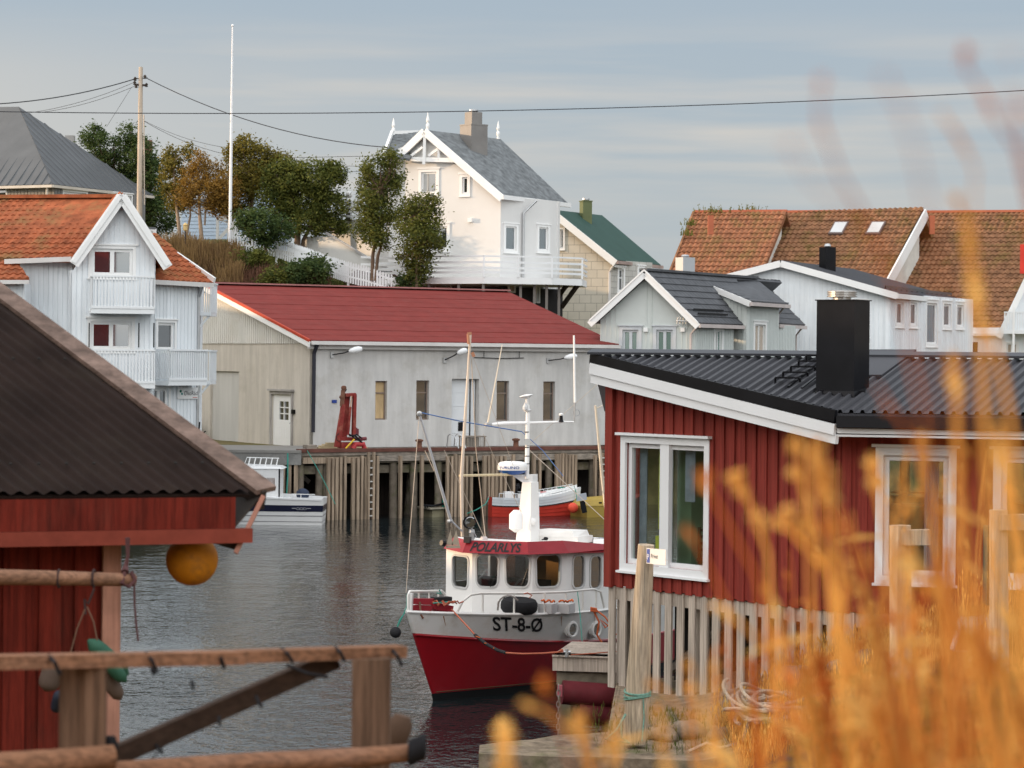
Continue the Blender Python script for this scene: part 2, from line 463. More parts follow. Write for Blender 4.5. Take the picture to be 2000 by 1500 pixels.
# ---------------------------------------------------------------- water
def water_mat():
    m = bpy.data.materials.new('harbour_water'); m.use_nodes = True; nt = m.node_tree; n = nt.nodes; l = nt.links.new
    b = n['Principled BSDF']; b.inputs['Base Color'].default_value = (.012, .018, .02, 1); b.inputs['Roughness'].default_value = .04
    b.inputs['IOR'].default_value = 1.42; b.inputs['Specular IOR Level'].default_value = .5
    tcn = nd(nt, 'ShaderNodeTexCoord')
    def nzz(sx, sy, sc_, det):
        mp = nd(nt, 'ShaderNodeMapping'); mp.inputs['Scale'].default_value = (sx, sy, 1); l(tcn.outputs['Object'], mp.inputs[0])
        z = nd(nt, 'ShaderNodeTexNoise', i_Scale=sc_, i_Detail=det, i_Roughness=.55); l(mp.outputs[0], z.inputs['Vector']); return z.outputs[0]
    a = nzz(1.0, .8, 1.6, 3.0); c = nzz(1.0, .8, 6.5, 2.0); s3 = nzz(.5, .4, .22, 2.0)
    a1 = nd(nt, 'ShaderNodeMath', operation='MULTIPLY_ADD'); l(c, a1.inputs[0]); a1.inputs[1].default_value = .30; l(a, a1.inputs[2])
    # calmer patches
    r = nd(nt, 'ShaderNodeMapRange'); l(s3, r.inputs[0]); r.inputs[1].default_value = .35; r.inputs[2].default_value = .65; r.inputs[3].default_value = .28; r.inputs[4].default_value = 1.0
    mu = nd(nt, 'ShaderNodeMath', operation='MULTIPLY'); l(a1.outputs[0], mu.inputs[0]); l(r.outputs[0], mu.inputs[1])
    bn = nd(nt, 'ShaderNodeBump'); bn.inputs['Strength'].default_value = 1.0; bn.inputs['Distance'].default_value = .09
    l(mu.outputs[0], bn.inputs['Height']); l(bn.outputs[0], b.inputs['Normal'])
    return m
mb = MB()
mb.face([V((-3000, -300, 0)), V((3000, -300, 0)), V((3000, 5000, 0)), V((-3000, 5000, 0))])
tag(mb.build('water', water_mat(), loc=(0, 0, 0)), 'rippled grey harbour water with pale reflections', 'water', kind='structure')

# ---------------------------------------------------------------- shore lines, terrain
DU = V((.86, .51)); DN = V((.51, -.86))          # direction of the warehouse quay and its outward normal
D0 = XY(590, 93.6)
DOCK = Wall(D0, D0 + DU * 20)
def lerp_table(xs, v):
    if v <= xs[0]: return 0, 0.0
    for i in range(len(xs) - 1):
        if v <= xs[i + 1]: return i, (v - xs[i]) / (xs[i + 1] - xs[i])
    return len(xs) - 2, 1.0
TPX = [-1200, -100, 200, 330, 452, 600, 765, 900, 1100, 1300, 1600, 2000, 3200]
TD = [80, 96, 108.6, 113, 118, 124, 132, 146, 165, 260, 900]
TZ = [
    [2.5] * 13,
    [2.5] * 13,
    [3.5, 2.5, 2.5, 2.5, 2.5, 2.5, 2.5, 2.5, 2.5, 2.5, 2.5, 2.5, 2.5],
    [8, 5, 5.0, 5.0, 5.0, 4.6, 4.0, 3.5, 3.4, 3.2, 3.2, 3.2, 3.2],
    [11, 9, 8.6, 8.4, 8.6, 9.0, 8.7, 7.2, 5.8, 4.0, 3.5, 3.5, 3.5],
    [12, 11.3, 11.3, 11.3, 11.3, 10.3, 9.2, 8.0, 7.0, 5.0, 4.0, 4.0, 4.0],
    [12.5, 11.9, 11.9, 12.0, 11.9, 11.2, 10.2, 8.4, 7.4, 5.5, 4.4, 4.4, 4.4],
    [12.5, 12, 12, 12, 12.0, 11.7, 11, 8.6, 7.6, 5.8, 5.0, 5.0, 5.0],
    [12.5, 12, 12, 12, 12, 11.7, 11, 8.6, 7, 5, 5, 5, 5],
    [10, 10, 10, 10, 10, 9, 8, 6, 5, 4, 4, 4, 4],
    [5, 5, 5, 5, 5, 4, 3, 3, 3, 3, 3, 3, 3]]
def far_z(x, y):
    px = x / y * F + 1000
    i, a = lerp_table(TPX, px); j, b = lerp_table(TD, y)
    z = (TZ[j][i] * (1 - a) + TZ[j][i + 1] * a) * (1 - b) + (TZ[j + 1][i] * (1 - a) + TZ[j + 1][i + 1] * a) * b
    if y > 110: z += noise.noise(V((x * .35, y * .35, 0))) * .25
    return z
M_grassy = mat('hill_turf', (.13, .105, .045), .95, var=.4, vs=.9, bump=.8, bs=5, stain=(.06, .085, .02), stain_amt=.8, stain_s=.5)
def strip_mesh(name, rows, m):
    mb = MB()
    for r0, r1 in zip(rows, rows[1:]):
        for k in range(len(r0) - 1): mb.face([r0[k], r0[k + 1], r1[k + 1], r1[k]])
    return mb.build(name, m, loc=(0, 0, 0))
rows = []
ys = [0, .6, 1.3, 2.2, 3.4, 5, 8, 12, 15, 18, 20, 22, 24, 26, 28, 30, 32, 34, 37, 41, 46, 52, 60, 72, 90, 120, 180, 300, 600, 1500, 4000]
xs_ = [-1500, -700, -300, -120, -70, -50, -38, -30, -26, -23] + [-21 + k * .9 for k in range(70)] + [46, 52, 60, 75, 100, 160, 300, 700, 1500]
def shore(x):
    q = D0 + DU * ((x - D0.x) / DU.x)
    if x < D0.x: return 93.9 if x > -13.2 else 84.5
    return q.y + 4.1
for k, s in enumerate(ys):
    r = []
    for x in xs_:
        y = shore(x) + s
        if k == 0: z = -1.0
        elif k == 1: z = .4 + noise.noise(V((x, 0, 0))) * .3
        elif k == 2: z = 1.6
        else: z = far_z(x, y)
        r.append(V((x, y, z)))
    rows.append(r)
tag(strip_mesh('hillside', rows, M_grassy), 'grassy far shore rising behind the warehouse quay', 'hill', kind='structure')

# unseen hill left of the view; its crest is shaped to cast the shade
def crest(y):
    t = [(-60, 3), (13.0, 3), (13.3, 10.2), (20, 11.6), (27, 11.6), (27.5, 3), (39.6, 3), (39.7, 12.4), (46.3, 12.4), (46.8, 7.2), (56, 7.6), (62, 8.6), (84, 9.5), (85, 13.2), (88, 14.0), (93, 14.2), (97, 11.4), (111, 11.7), (115, 13.8), (121, 15.3), (128, 15.5), (132, 15.0), (140, 14.6), (146, 10), (170, 9), (260, 9)]
    for (a, za), (b, zb) in zip(t, t[1:]):
        if a <= y <= b: return za + (zb - za) * (y - a) / (b - a)
    return 3
rows = []
yl = sorted(set([-60, -30, -10, 0, 6, 10, 13.0, 13.3, 16, 20, 24, 27, 27.5, 31, 35, 39.6, 39.7, 41, 44, 46.3, 46.8, 50, 56, 62, 68, 74, 84, 85, 88, 93, 97, 101, 106, 111, 115, 118, 121, 128, 132, 136, 140, 146, 155, 170, 215, 260]))
for dx, k in ((-60, .6), (-25, .8), (-8, .95), (-2, 1.0), (0, 1.0), (.3, .2), (3.5, -.1)):
    rows.append([V((-40 + dx, y, crest(y) * k + (0 if abs(k - 1) > .01 else noise.noise(V((0, y * .8, 3))) * .12))) for y in yl])
tag(strip_mesh('sun_block_hill', rows, M_grassy), 'unseen hill left of the harbour, its crest shaped to cast shade', 'hill', kind='structure')

# near right-hand quay and rocky ground under the red cafe
def near_z(x, y):
    t = min(1, max(0, (x - 2.4) / 3.4)); t = t * t * (3 - 2 * t)
    z = .86 + 1.45 * t + noise.noise(V((x * .9, y * .9, 5))) * .07 * (0.2 + t)
    if y > 35.5: z += (y - 35.5) * .02
    return z
M_conc = mat('old_concrete', (.20, .155, .11), .95, var=.5, vs=5.0, bump=1.0, bs=9, stain=(.12, .13, .05), stain_amt=.7, stain_s=1.6)
mb = MB()
xs2 = [-.38 + k * .35 for k in range(48)]
def front_y(x): return 33.25 - .27 * max(0, x + .36) * .5
def back_y(x): return 34.1 + max(0, x + .36) * .75 if x < 1.55 else 40.6
prev = None
N2 = 22
for x in xs2:
    rr = [V((x, front_y(x) + .02, -.8)), V((x, front_y(x), near_z(x, front_y(x)) - .28 + noise.noise(V((x * 3, 1, 1))) * .03))]
    for k in range(N2 + 1):
        y = front_y(x) + (back_y(x) - front_y(x)) * k / N2
        rr.append(V((x, y, near_z(x, y) + (noise.noise(V((x * 4, y * 4, 2))) * .03))))
    rr.append(V((x, back_y(x) + .05, -.8)))
    if prev:
        for k in range(len(rr) - 1): mb.face([prev[k], rr[k], rr[k + 1], prev[k + 1]])
    else:
        mb.face(rr)
    prev = rr
tag(mb.build('quay_ground', M_conc, loc=(0, 0, 0)), 'rough old concrete quay edge and ground in front of the red timber building', 'ground', kind='structure')

# bank the camera stands on
def bank_z(x, y):
    t = min(1, max(0, (x + .3) / 1.5))
    z = 4.35 + .55 * t
    if y > 7: z -= (y - 7) * (.30 if x < 3 else .22)
    return max(z, -1) + noise.noise(V((x * .7, y * .7, 9))) * .1
rows = [[V((-14 + i * .7, -6 + j * .7, bank_z(-14 + i * .7, -6 + j * .7) if -14 + i * .7 < 20 else -1)) for i in range(50)] for j in range(42)]
M_bank = mat('bank_soil', (.17, .115, .05), .95, var=.4, vs=3, bump=.8, bs=8)
tag(strip_mesh('bank', rows, M_bank), 'dry grassy bank in the foreground', 'ground', kind='structure')

# shore added on the right, out of view, for the far windows to mirror
rows = []
for k, (dx, z) in enumerate(((0, -1), (1, 1.5), (8, 4), (20, 9), (34, 13), (60, 15))):
    rows.append([V((62 + dx + noise.noise(V((y * .05, k, 0))) * 5, y, z + noise.noise(V((y * .1, k * 3, 1))) * 1.5 if k else -1)) for y in range(-60, 95, 8)])
tag(strip_mesh('mirrored_shore', rows, mat('golden_shore_turf', (.20, .155, .10), .95, var=.5, vs=.25)), 'unseen golden shore added right of the harbour to be mirrored in windows', 'hill', kind='structure')

# hill added behind the viewer, out of view; blocks sky light from the foreground
rows = []
for k, (dy, z) in enumerate(((0, 3.8), (-1.5, 9), (-4, 13.5), (-10, 16), (-24, 17))):
    rows.append([V((x, -3.5 + dy + noise.noise(V((x * .3, k, 2))) * .5, z + noise.noise(V((x * .4, k * 3, 4))) * 1.2)) for x in [-45 + j * 2.5 for j in range(18)]])
tag(strip_mesh('sky_block_hill', rows, M_grassy), 'unseen hill added behind the viewer on the left to darken the foreground', 'hill', kind='structure')
# ================================================================= red-roofed warehouse on the quay
def seg_face(name, m, parent, pts, thick=.06, n=None):
    pass
def board(mb, p0, p1, w, h, n):
    """flat board from p0 to p1: w along n, h in the plane"""
    mb.bar(p0, p1, w, h, up=n.cross((V(p1) - V(p0)).normalized()) if abs(n.dot((V(p1) - V(p0)).normalized())) < .9 else V((0, 0, 1)))

M_plaster = mat('warehouse_plaster', (.53, .52, .505), .8, var=.07, vs=.7, bump=.25, bs=6, stain=(.37, .345, .30), stain_amt=.45, stain_s=.8, grain=(2.5, 2.5, .35, .10))
M_plaster_l = mat('warehouse_gable_plaster', (.53, .49, .43), .8, var=.06, vs=.7, bump=.15, bs=6, stain=(.36, .33, .27), stain_amt=.4, stain_s=.8, grain=(2.5, 2.5, .3, .12))
M_redroof = mat('red_roof_felt', (.185, .030, .025), .85, var=.12, vs=1.4, bump=.2, bs=10, stain=(.19, .05, .042), stain_amt=.5, stain_s=2.2)
M_redtrim = mat('red_trim', (.45, .06, .03), .6)
M_boarded = mat('plywood', (.50, .36, .20), .8, var=.25, vs=5, stretch=(1, 1, .2))
WF = Wall(XY(613, 98), XY(613, 98) + DU * 15.0)
GU = V((-.51, .86))
WG = Wall(V((WF.A.x, WF.A.y)) + GU * 19.0, WF.A)       # gable, far left end to the shared corner
wh = thing('warehouse', 'long white harbour warehouse with a red roof, standing on the timber quay', 'warehouse', WF.pt(7, 2.5))
zb = 2.5; zeL = zat(617, 667, 98)
zr = WG.sz(415, 558)[1]; sA = WG.sz(415, 558)[0]
holes = []
wins = [(733, 744, 756, 820), (813, 743, 838, 820), (970, 744, 994, 822), (1061, 745, 1084, 822)]
for x0, y0, x1, y1 in wins: holes.append(WF.rect(x0, y0, x1, y1))
hd = WF.rect(882, 740, 935, 869); hd = (hd[0], hd[1], zb, hd[3]); holes.append(hd)
mb = MB(); clad(mb, WF, 0, 13.6, zb, zeL, holes, pitch=None, back=.35); mb.build('front_wall', M_plaster, wh)
for i, h in enumerate(holes[:4]):
    fo = window(WF, wh, h, mat('old_brown_frame', (.22, .17, .14), .8), M_boarded if i == 0 else M_glass, trim=0, rows=(.69,), frame=.055, inset=.17, sill=False)
    if i == 0: fo['label'] = 'window boarded up with plywood'
d = MB(); WF.box(d, hd[0] + .02, hd[1] - .05, zb, hd[3] - .02, -.3, -.24)
for k in range(1, 5):
    z = zb + (hd[3] - zb) * k / 5; WF.box(d, hd[0] + .05, hd[1] - .3, z - .015, z, -.24, -.225)
dd = d.build('door', mat('white_door_panel', (.66, .68, .70), .5, var=.04), wh)
d = MB(); WF.box(d, hd[1] - .3, hd[1] - .26, zb, hd[3] - .02, -.238, -.2); WF.box(d, hd[1] - .8, hd[1] - .6, zb + .6, zb + .95, -.24, -.21); d.build('door_seal', M_black, dd)
# gable: plaster below, vertical boards above
zs = WG.sz(600, 671)[1]
hD = WG.rect(531, 770, 570, 872); hD = (hD[0], hD[1], zb, hD[3])
hB = WG.rect(411, 725, 466, 868); hB = (hB[0], hB[1], zb, hB[3])
mb = MB(); clad(mb, WG, 0, 18.99, zb, zs, [hD, hB], pitch=None, back=.3); mb.build('gable_wall', M_plaster_l, wh)
mb = MB(); WG.box(mb, hB[0], hB[1], zb, hB[3], -.3, -.1); mb.build('bricked_up_opening', mat('grey_panel', (.50, .49, .46), .8, bump=.3, bs=8, stretch=(1, 1, .15)), wh)
zf = gable(0, zr - .02, sA, zr, 19.0, zeL)
mb = MB(); clad(mb, WG, 0, 18.99, zs, lambda s: zf(s) - .02, pitch=.2, gap=.05, dep=.05, kinks=(sA,)); mb.build('gable_cladding', M_white_old, wh)
# door with six panes
d = MB()
WG.box(d, hD[0] - .12, hD[0], zb, hD[3] + .12, 0, .06); WG.box(d, hD[1], hD[1] + .12, zb, hD[3] + .12, 0, .06); WG.box(d, hD[0], hD[1], hD[3], hD[3] + .12, 0, .06)
WG.box(d, hD[0] - .2, hD[1] + .2, hD[3] + .12, hD[3] + .2, 0, .14)
df = d.build('door_frame', mat('grey_painted_wood', (.36, .34, .32), .8, var=.2), wh)
d = MB(); wp = WG.rect(543, 784, 561, 820)
WG.box(d, hD[0], hD[1], zb, wp[2], -.12, -.06); WG.box(d, hD[0], hD[1], wp[3], hD[3], -.12, -.06); WG.box(d, hD[0], wp[0], wp[2], wp[3], -.12, -.06); WG.box(d, wp[1], hD[1], wp[2], wp[3], -.12, -.06)
ax = (wp[0] + wp[1]) / 2; WG.box(d, ax - .025, ax + .025, wp[2], wp[3], -.1, -.055)
for k in (1, 2): z = wp[2] + (wp[3] - wp[2]) * k / 3; WG.box(d, wp[0], wp[1], z - .02, z + .02, -.1, -.052)
for k in range(1, 8):
    s = hD[0] + (hD[1] - hD[0]) * k / 8; WG.box(d, s - .006, s + .006, zb + .3, wp[2] - .3, -.06, -.052)
do = d.build('door', M_trim, wh)
g = MB(); WG.box(g, wp[0], wp[1], wp[2], wp[3], -.11, -.1); g.build('pane', M_glass, do)
g = MB(); p = WG.P(566, 826, 0); g.bar(p, p + V((.14, .0, 0)), .03, .03); g.tube([p - V((0, .0, .02)), p + V((0, -.12, -.02))], .02, 6); g.build('handle', M_steel, do)
mb = MB(); b = WG.rect(572, 800, 577, 808); WG.box(mb, *b, 0, .08); mb.build('entry_lamp', M_black, wh)
# roof
eo = .35
eL = WF.pt(-.3, zeL, eo + .0); eR = WF.pt(13.75, zeL, eo)
rL = WG.pt(sA, zr, 0) ; rL = V((rL.x, rL.y, zr)) - V((DU.x, DU.y, 0)) * .3
rR = V((rL.x, rL.y, zr)) + V((DU.x, DU.y, 0)) * 14.6
slope('roof', M_redroof, wh, [eL + V((0, 0, .05)), eR + V((0, 0, .05)), rR + V((0, 0, .05)), rL + V((0, 0, .05))], 'felt', thick=.08)
hipb = eR + V((GU.x, GU.y, 0)) * 19.0
slope('roof', M_redroof, wh, [eR + V((0, 0, .04)), hipb + V((0, 0, .04)), rR + V((0, 0, .04))], 'flat', thick=.08)
bk0 = rL + V((GU.x, GU.y, 0)) * 9.6; bk0.z = zeL
slope('roof', M_redroof, wh, [hipb + V((0, 0, .04)), bk0 + V((0, 0, .04)), rL + V((0, 0, .05)), rR + V((0, 0, .05))], 'flat', thick=.08)
mb = MB(); mb.bar(rL + V((0, 0, .12)), rR + V((0, 0, .12)), .3, .06); mb.build('ridge_cap', mat('ridge_metal', (.34, .16, .15), .5), wh)
GN = -V((DU.x, DU.y, 0))
mb = MB()
a = rL + GN * .06 + V((0, 0, -.12)); b = WF.pt(-.36, zeL - .12, eo); mb.bar(a, b, .05, .22)
mb.build('bargeboard', M_trim, wh)
mb = MB(); mb.bar(rL + GN * .07 + V((0, 0, .04)), WF.pt(-.37, zeL + .03, eo), .08, .1); mb.build('verge_flashing', M_redtrim, wh)
mb = MB(); WF.box(mb, -.3, 13.7, zeL - .28, zeL - .06, .02, .2); WF.box(mb, -.3, 13.7, zeL - .12, zeL + .02, eo, eo + .12)
mb.build('gutter', M_gutter, wh)
mb = MB(); s = -.02
mb.tube([WF.pt(s, zeL - .1, eo), WF.pt(s - .04, zeL - .45, .14), WF.pt(s - .04, zb + .9, .12), WF.pt(s - .04, zb + .6, .12)], .075, 8)
mb.build('downpipe', mat('black_pipe', (.03, .03, .04), .5), wh)
mb = MB(); p = WF.P(905, 698, .05)
q0, z0 = WF.sz(925, 698); q1, _ = WF.sz(1022, 698); mb.tube([WF.pt(q0, z0, .05), WF.pt((q0 + q1) / 2, z0 - .03, .05), WF.pt(q1, z0, .05)], .015, 5)
for x in (944, 1013): q, _ = WF.sz(x, 690); mb.tube([WF.pt(q, z0, .05), WF.pt(q, zeL - .1, .05)], .012, 4)
mb.build('cable', M_black, wh)
# body behind, so that the house is closed
WGb = Wall(WF.pt(13.6, 0).xy, WF.pt(13.6, 0).xy + GU * 19)
mb = MB(); WGb.box(mb, .0, 19, zb, zeL, -.25, .0); mb.build('end_wall', M_plaster_l, wh)
mb = MB(); Wall(V(WF.A) + GU * 19, V(WF.A) + GU * 19 + DU * 13.6).box(mb, 0, 13.6, zb, zeL, -.2, 0); mb.build('back_wall', M_plaster_l, wh)

def wall_lamp(px, py, hx, hy, i, label):
    t = thing('wall_lamp', label, 'wall lamp', WF.P(px, py, 0), 'lamps on the warehouse wall')
    q, z = WF.sz(px, py); q2, z2 = WF.sz(hx, hy)
    o2 = .75
    m = MB(); WF.box(m, q - .07, q + .07, z - .12, z + .1, 0, .06); m.build('bracket', M_steel, t)
    m = MB(); a = WF.pt(q, z, .05); c = WF.pt((q + q2) / 2 - .05, (z + z2) / 2 - .02, o2 * .5); e = WF.pt(q + (q2 - q) * .55, z + (z2 - z) * .7, o2 * .7)
    m.tube([a, c, e], .025, 6); m.build('arm', M_black, t)
    m = MB(); f = WF.pt(q2 + .1, z2 + .04, o2)
    ax = (f - e); ln = ax.length
    m.lathe(e, [(.03, 0), (.085, ln * .12), (.125, ln * .45), (.125, ln * .75), (.07, ln * .97), (.01, ln)], 10, ax); m.build('lamp_head', mat('lamp_white', (.7, .71, .72), .35), t, smooth=True)
wall_lamp(648, 693, 686, 683, 0, 'wall lamp with pointed white head above the red crane')
wall_lamp(868, 703, 890, 685, 1, 'wall lamp tilted upward left of the tall boat mast')
wall_lamp(1070, 704, 1104, 697, 2, 'wall lamp with flat head near the right end of the warehouse')
mb = MB(); r = WF.rect(648, 781, 657, 787); WF.box(mb, *r, 0, .04)
tag(mb.build('wall_plate', mat('blue_enamel', (.03, .06, .25), .4)), 'small blue plate on the warehouse wall left of the crane', 'sign')

# ================================================================= timber quay
qz = 2.5
q = thing('timber_quay', 'weathered timber quay on piles in front of the warehouse', 'quay', DOCK.pt(6, 0, 0))
zt = 2.48
mb = MB(); DOCK.box(mb, -.1, 15, zt - .12, zt, -5.6, .05); mb.build('deck', M_wood, q)
mb = MB(); DOCK.box(mb, -.15, 15, zt, zt + .13, -.12, .12); mb.build('edge_beam', mat('tarred_red_beam', (.13, .055, .042), .85, var=.3, vs=3), q)
M_mossy = mat('mossy_timber', (.17, .145, .11), .9, var=.35, vs=4, bump=.5, stain=(.09, .10, .03), stain_amt=.7, stain_s=1.5)
mb = MB(); DOCK.box(mb, -.1, 15, zt - .42, zt - .125, -.3, .0); DOCK.box(mb, -.1, 15, zt - .8, zt - .5, -.5, -.2); mb.build('stringer', M_mossy, q)
M_fend = mat('bleached_fender_timber', (.36, .275, .20), .85, grain=(20, 20, .8, .5), var=.3, vs=2.5, bump=.35, stretch=(2, 2, .2))
# caps at two levels
for x0, x1, y0, y1 in ((588, 712, 893, 900), (735, 870, 888, 896), (930, 1030, 887, 893), (1040, 1182, 886, 891)):
    mb = MB(); a, b, z0, z1 = DOCK.rect(x0, y0, x1, y1); DOCK.box(mb, a, b, z1 - .22, z1, .02, .16); mb.build('cap_beam', M_fend if x0 == 588 else M_wood, q)
# slender vertical fenders (pixel x at y 950)
fx = [636, 644, 652, 660, 668, 684, 693, 701, 708, 722] + [731, 776, 818] + [868, 876, 883, 890, 897, 905, 914] + [940, 948, 956, 963, 972, 980] + [997, 1036, 1048] + [1081, 1087, 1093, 1099, 1105, 1111, 1117, 1156, 1168, 1176, 1184]
for i, x in enumerate(fx):
    s, _ = DOCK.sz(x, 950); mb = MB(); rr = random.Random(i)
    w_ = .085 + rr.random() * .04; top = zt - .12 - rr.random() * .1
    if x in (731, 776, 818, 997, 1036): top = zt - .15
    DOCK.box(mb, s - w_ / 2, s + w_ / 2, -.5, top, .16, .26 + rr.random() * .04)
    mb.build('fender_post', M_fend, q)
for x in (590, 625, 640, 726, 772, 812, 860, 918, 950, 1000, 1044, 1075, 1122, 1160):
    s, _ = DOCK.sz(x, 950); mb = MB(); rr = random.Random(x)
    mb.tube([DOCK.pt(s, -.8, -.15), DOCK.pt(s + rr.uniform(-.05, .05), zt - .3, -.12)], .15, 9); mb.build('pile', mat('pile_timber', (.17, .14, .11), .9, var=.35, vs=3, bump=.5, stain=(.07, .10, .02), stain_amt=.8, stain_s=1.2), q, smooth=True)
for x in (610, 750, 835, 930, 1020, 1140):
    s, _ = DOCK.sz(x, 950); mb = MB(); mb.tube([DOCK.pt(s, -.8, -1.7), DOCK.pt(s + .1, zt - .1, -1.5)], .13, 8)
    mb.build('pile', MATS['pile_timber'], q, smooth=True)
mb = MB(); a = DOCK.P(600, 915, -1.2); b = DOCK.P(632, 945, -1.2); mb.bar(a, b, .1, .16); mb.build('brace', M_wood, q)
mb = MB(); DOCK.box(mb, -.2, 15, -.8, zt - .12, -2.2, -2.1); mb.build('shade_backing', mat('under_deck_shade', (.022, .016, .013), .9, var=.5, vs=3, stretch=(3, 3, .3)), q)  # near-black sheet standing in for the shade under the deck
# left part of the quay: grey concrete beam on posts
QL = Wall(XY(380, 93.3), XY(590, 93.3))
ql = thing('concrete_quay', 'low concrete quay beam on posts behind the white cabin boat', 'quay', QL.pt(2, 0, 0))
r = QL.rect(380, 884, 588, 907); mb = MB(); QL.box(mb, 0, r[1], r[2], r[3], -.5, .1)
mb.build('beam', mat('weathered_concrete', (.20, .195, .185), .9, var=.25, vs=4, bump=.5, stain=(.14, .13, .11), stain_amt=.6, stain_s=2), ql)
mb = MB(); QL.box(mb, 0, r[1], r[3] + .003, r[3] + .1, -5, .14); mb.build('deck', mat('grey_concrete', (.20, .19, .175), .9, var=.12), ql)
for x in (400, 425, 447, 470, 495, 530, 553, 565, 578):
    s, _ = QL.sz(x, 950); mb = MB(); w_ = .14 if x > 500 else .1; QL.box(mb, s - w_ / 2, s + w_ / 2, -.6, r[2], -.08, .05); mb.build('post', M_fend, ql)
mb = MB(); QL.box(mb, 0, r[1], -.7, r[2], -1.2, -1.1); mb.build('shade_backing', MATS['under_deck_shade'], ql)  # near-black sheet again, in place of shade behind the posts

# ladder on the quay with hoops above
def ladder(x0, x1, ytop, n, label, hoops=False):
    t = thing('quay_ladder', label, 'ladder', DOCK.P((x0 + x1) / 2, 1010, .2))
    sa, _ = DOCK.sz(x0, 950); sb, _ = DOCK.sz(x1, 950); z1 = zat(x0, ytop, 97)
    for s in (sa, sb):
        m = MB(); DOCK.box(m, s - .045, s + .045, -.3, zt + .0, .27, .35); m.build('stile', M_fend, t)
    for k in range(n):
        m = MB(); z = .1 + k * (zt - .2) / n; DOCK.box(m, sa + .04, sb - .04, z, z + .05, .28, .33); m.build('rung', mat('rung_metal', (.5, .48, .45), .6), t)
    return t
ladder(712, 722, 880, 9, 'timber ladder down the quay below the red crane')
ladder(1164, 1176, 880, 9, 'dark ladder down the quay beside the red building corner')
lh = thing('hoop_handrails', 'pair of grey metal hoops at the top of the quay edge', 'handrail', DOCK.P(888, 872, -.3))
for x in (880, 894):
    s, _ = DOCK.sz(x, 868); m = MB(); zz = zt + .1
    m.tube([DOCK.pt(s, zz, -.3), DOCK.pt(s + .02, zz + .45, -.25), DOCK.pt(s + .08, zz + .55, -.15), DOCK.pt(s + .18, zz + .45, .0), DOCK.pt(s + .24, zz, .2)], .022, 6); m.build('hoop', M_steel, lh, smooth=True)
# bollards
def bollard(px, label):
    s, _ = DOCK.sz(px, 872); m = MB(); m.lathe(DOCK.pt(s, zt + .13, -.05), [(.11, 0), (.1, .22), (.15, .24), (.15, .3), (.05, .33)], 12)
    tag(m.build('bollard', M_rust, smooth=True), label, 'bollard', 'iron bollards on the quay')
bollard(820, 'rusty iron bollard on the quay left of the tall mast')
bollard(1009, 'rusty iron bollard on the quay right of the wire crate')
# planks and crate
t = thing('plank_stack', 'stack of pale planks lying on the quay behind the red crane', 'plank stack', DOCK.P(695, 870, -1))
sa, _ = DOCK.sz(636, 868); sb, _ = DOCK.sz(752, 868)
for k in range(5):
    m = MB(); DOCK.box(m, sa + .2 + .12 * k, sb - .1 * k, zt + .04 + k * .055, zt + .088 + k * .055, -1.6 + .05 * k, -1.2); m.build('plank', mat('fresh_timber', (.45, .36, .22), .8, var=.25, vs=4, stretch=(.3, .3, 3)), t)
m = MB(); DOCK.box(m, sa - .1, sa + .3, zt, zt + .22, -1.7, -1.3); m.build('bearer', M_wood, t)
t = thing('crate', 'grey wire crate standing on the quay against the white wall', 'crate', DOCK.P(970, 868, -1.5))
a, b, z0, z1 = DOCK.rect(952, 850, 988, 869); z0 = zt + .02; z1 = z0 + .44
m = MB()
for s in (a, b - .04): DOCK.box(m, s, s + .04, z0, z1, -1.6, -1.56); DOCK.box(m, s, s + .04, z0, z1, -2.2, -2.16)
DOCK.box(m, a - .04, b + .04, z1, z1 + .04, -2.22, -1.54); DOCK.box(m, a, b, z0, z0 + .05, -2.2, -1.56)
m.build('frame', M_wood, t)
m = MB()
for k in range(1, 12): s = a + (b - a) * k / 12; DOCK.box(m, s - .012, s + .012, z0 + .05, z1, -1.585, -1.57)
DOCK.box(m, a + .05, b - .05, z0 + .05, z1 - .03, -2.1, -2.0)
m.build('mesh_side', mat('dull_wire', (.28, .25, .22), .7), t)

# red folding crane
M_crane = mat('crane_red', (.22, .03, .026), .5, var=.25, vs=4, stain=(.45, .22, .14), stain_amt=.5, stain_s=2.5)
t = thing('folding_crane', 'folded red loader crane standing on the quay', 'crane', DOCK.P(690, 877, -.4))
CP = lambda x, y, o=-.4: DOCK.P(x, y, o)
m = MB(); m.bar(CP(668, 874), CP(680, 790), .15, .2, w1=.12, h1=.14); m.build('outer_arm', M_crane, t)
m = MB(); m.bar(CP(683, 860, -.55), CP(691, 774, -.55), .15, .24, w1=.13, h1=.2); m.build('inner_arm', M_crane, t)
m = MB(); m.bar(CP(699, 850, -.35), CP(701, 770, -.35), .14, .12); m.build('mast_column', M_crane, t)
m = MB(); m.bar(CP(683, 772, -.45), CP(703, 771, -.45), .3, .12); m.build('knuckle', M_crane, t)
m = MB(); m.tube([CP(687, 850, -.3), CP(692, 795, -.3)], .045, 8); m.cur = 1; m.tube([CP(692, 795, -.3), CP(694, 774, -.3)], .025, 8); m.build('hydraulic_ram', [M_crane, mat('ram_bare_metal', (.5, .3, .2), .5)], t)
m = MB(); m.bar(CP(677, 794), CP(680, 762), .12, .12); m.lathe(CP(681, 758), [(.03, -.07), (.09, -.05), (.09, .05), (.03, .07)], 10, DN.to_3d()); m.lathe(CP(677, 776), [(.03, -.07), (.08, -.05), (.08, .05), (.03, .07)], 10, DN.to_3d()); m.build('boom_tip', M_rust, t)
m = MB(); m.tube([CP(683, 757), CP(686, 761), CP(684, 765)], .02, 6); m.build('hook', M_black, t)
m = MB(); m.bar(CP(668, 858), CP(716, 858), .26, .13); m.build('stabiliser_beam', M_crane, t)
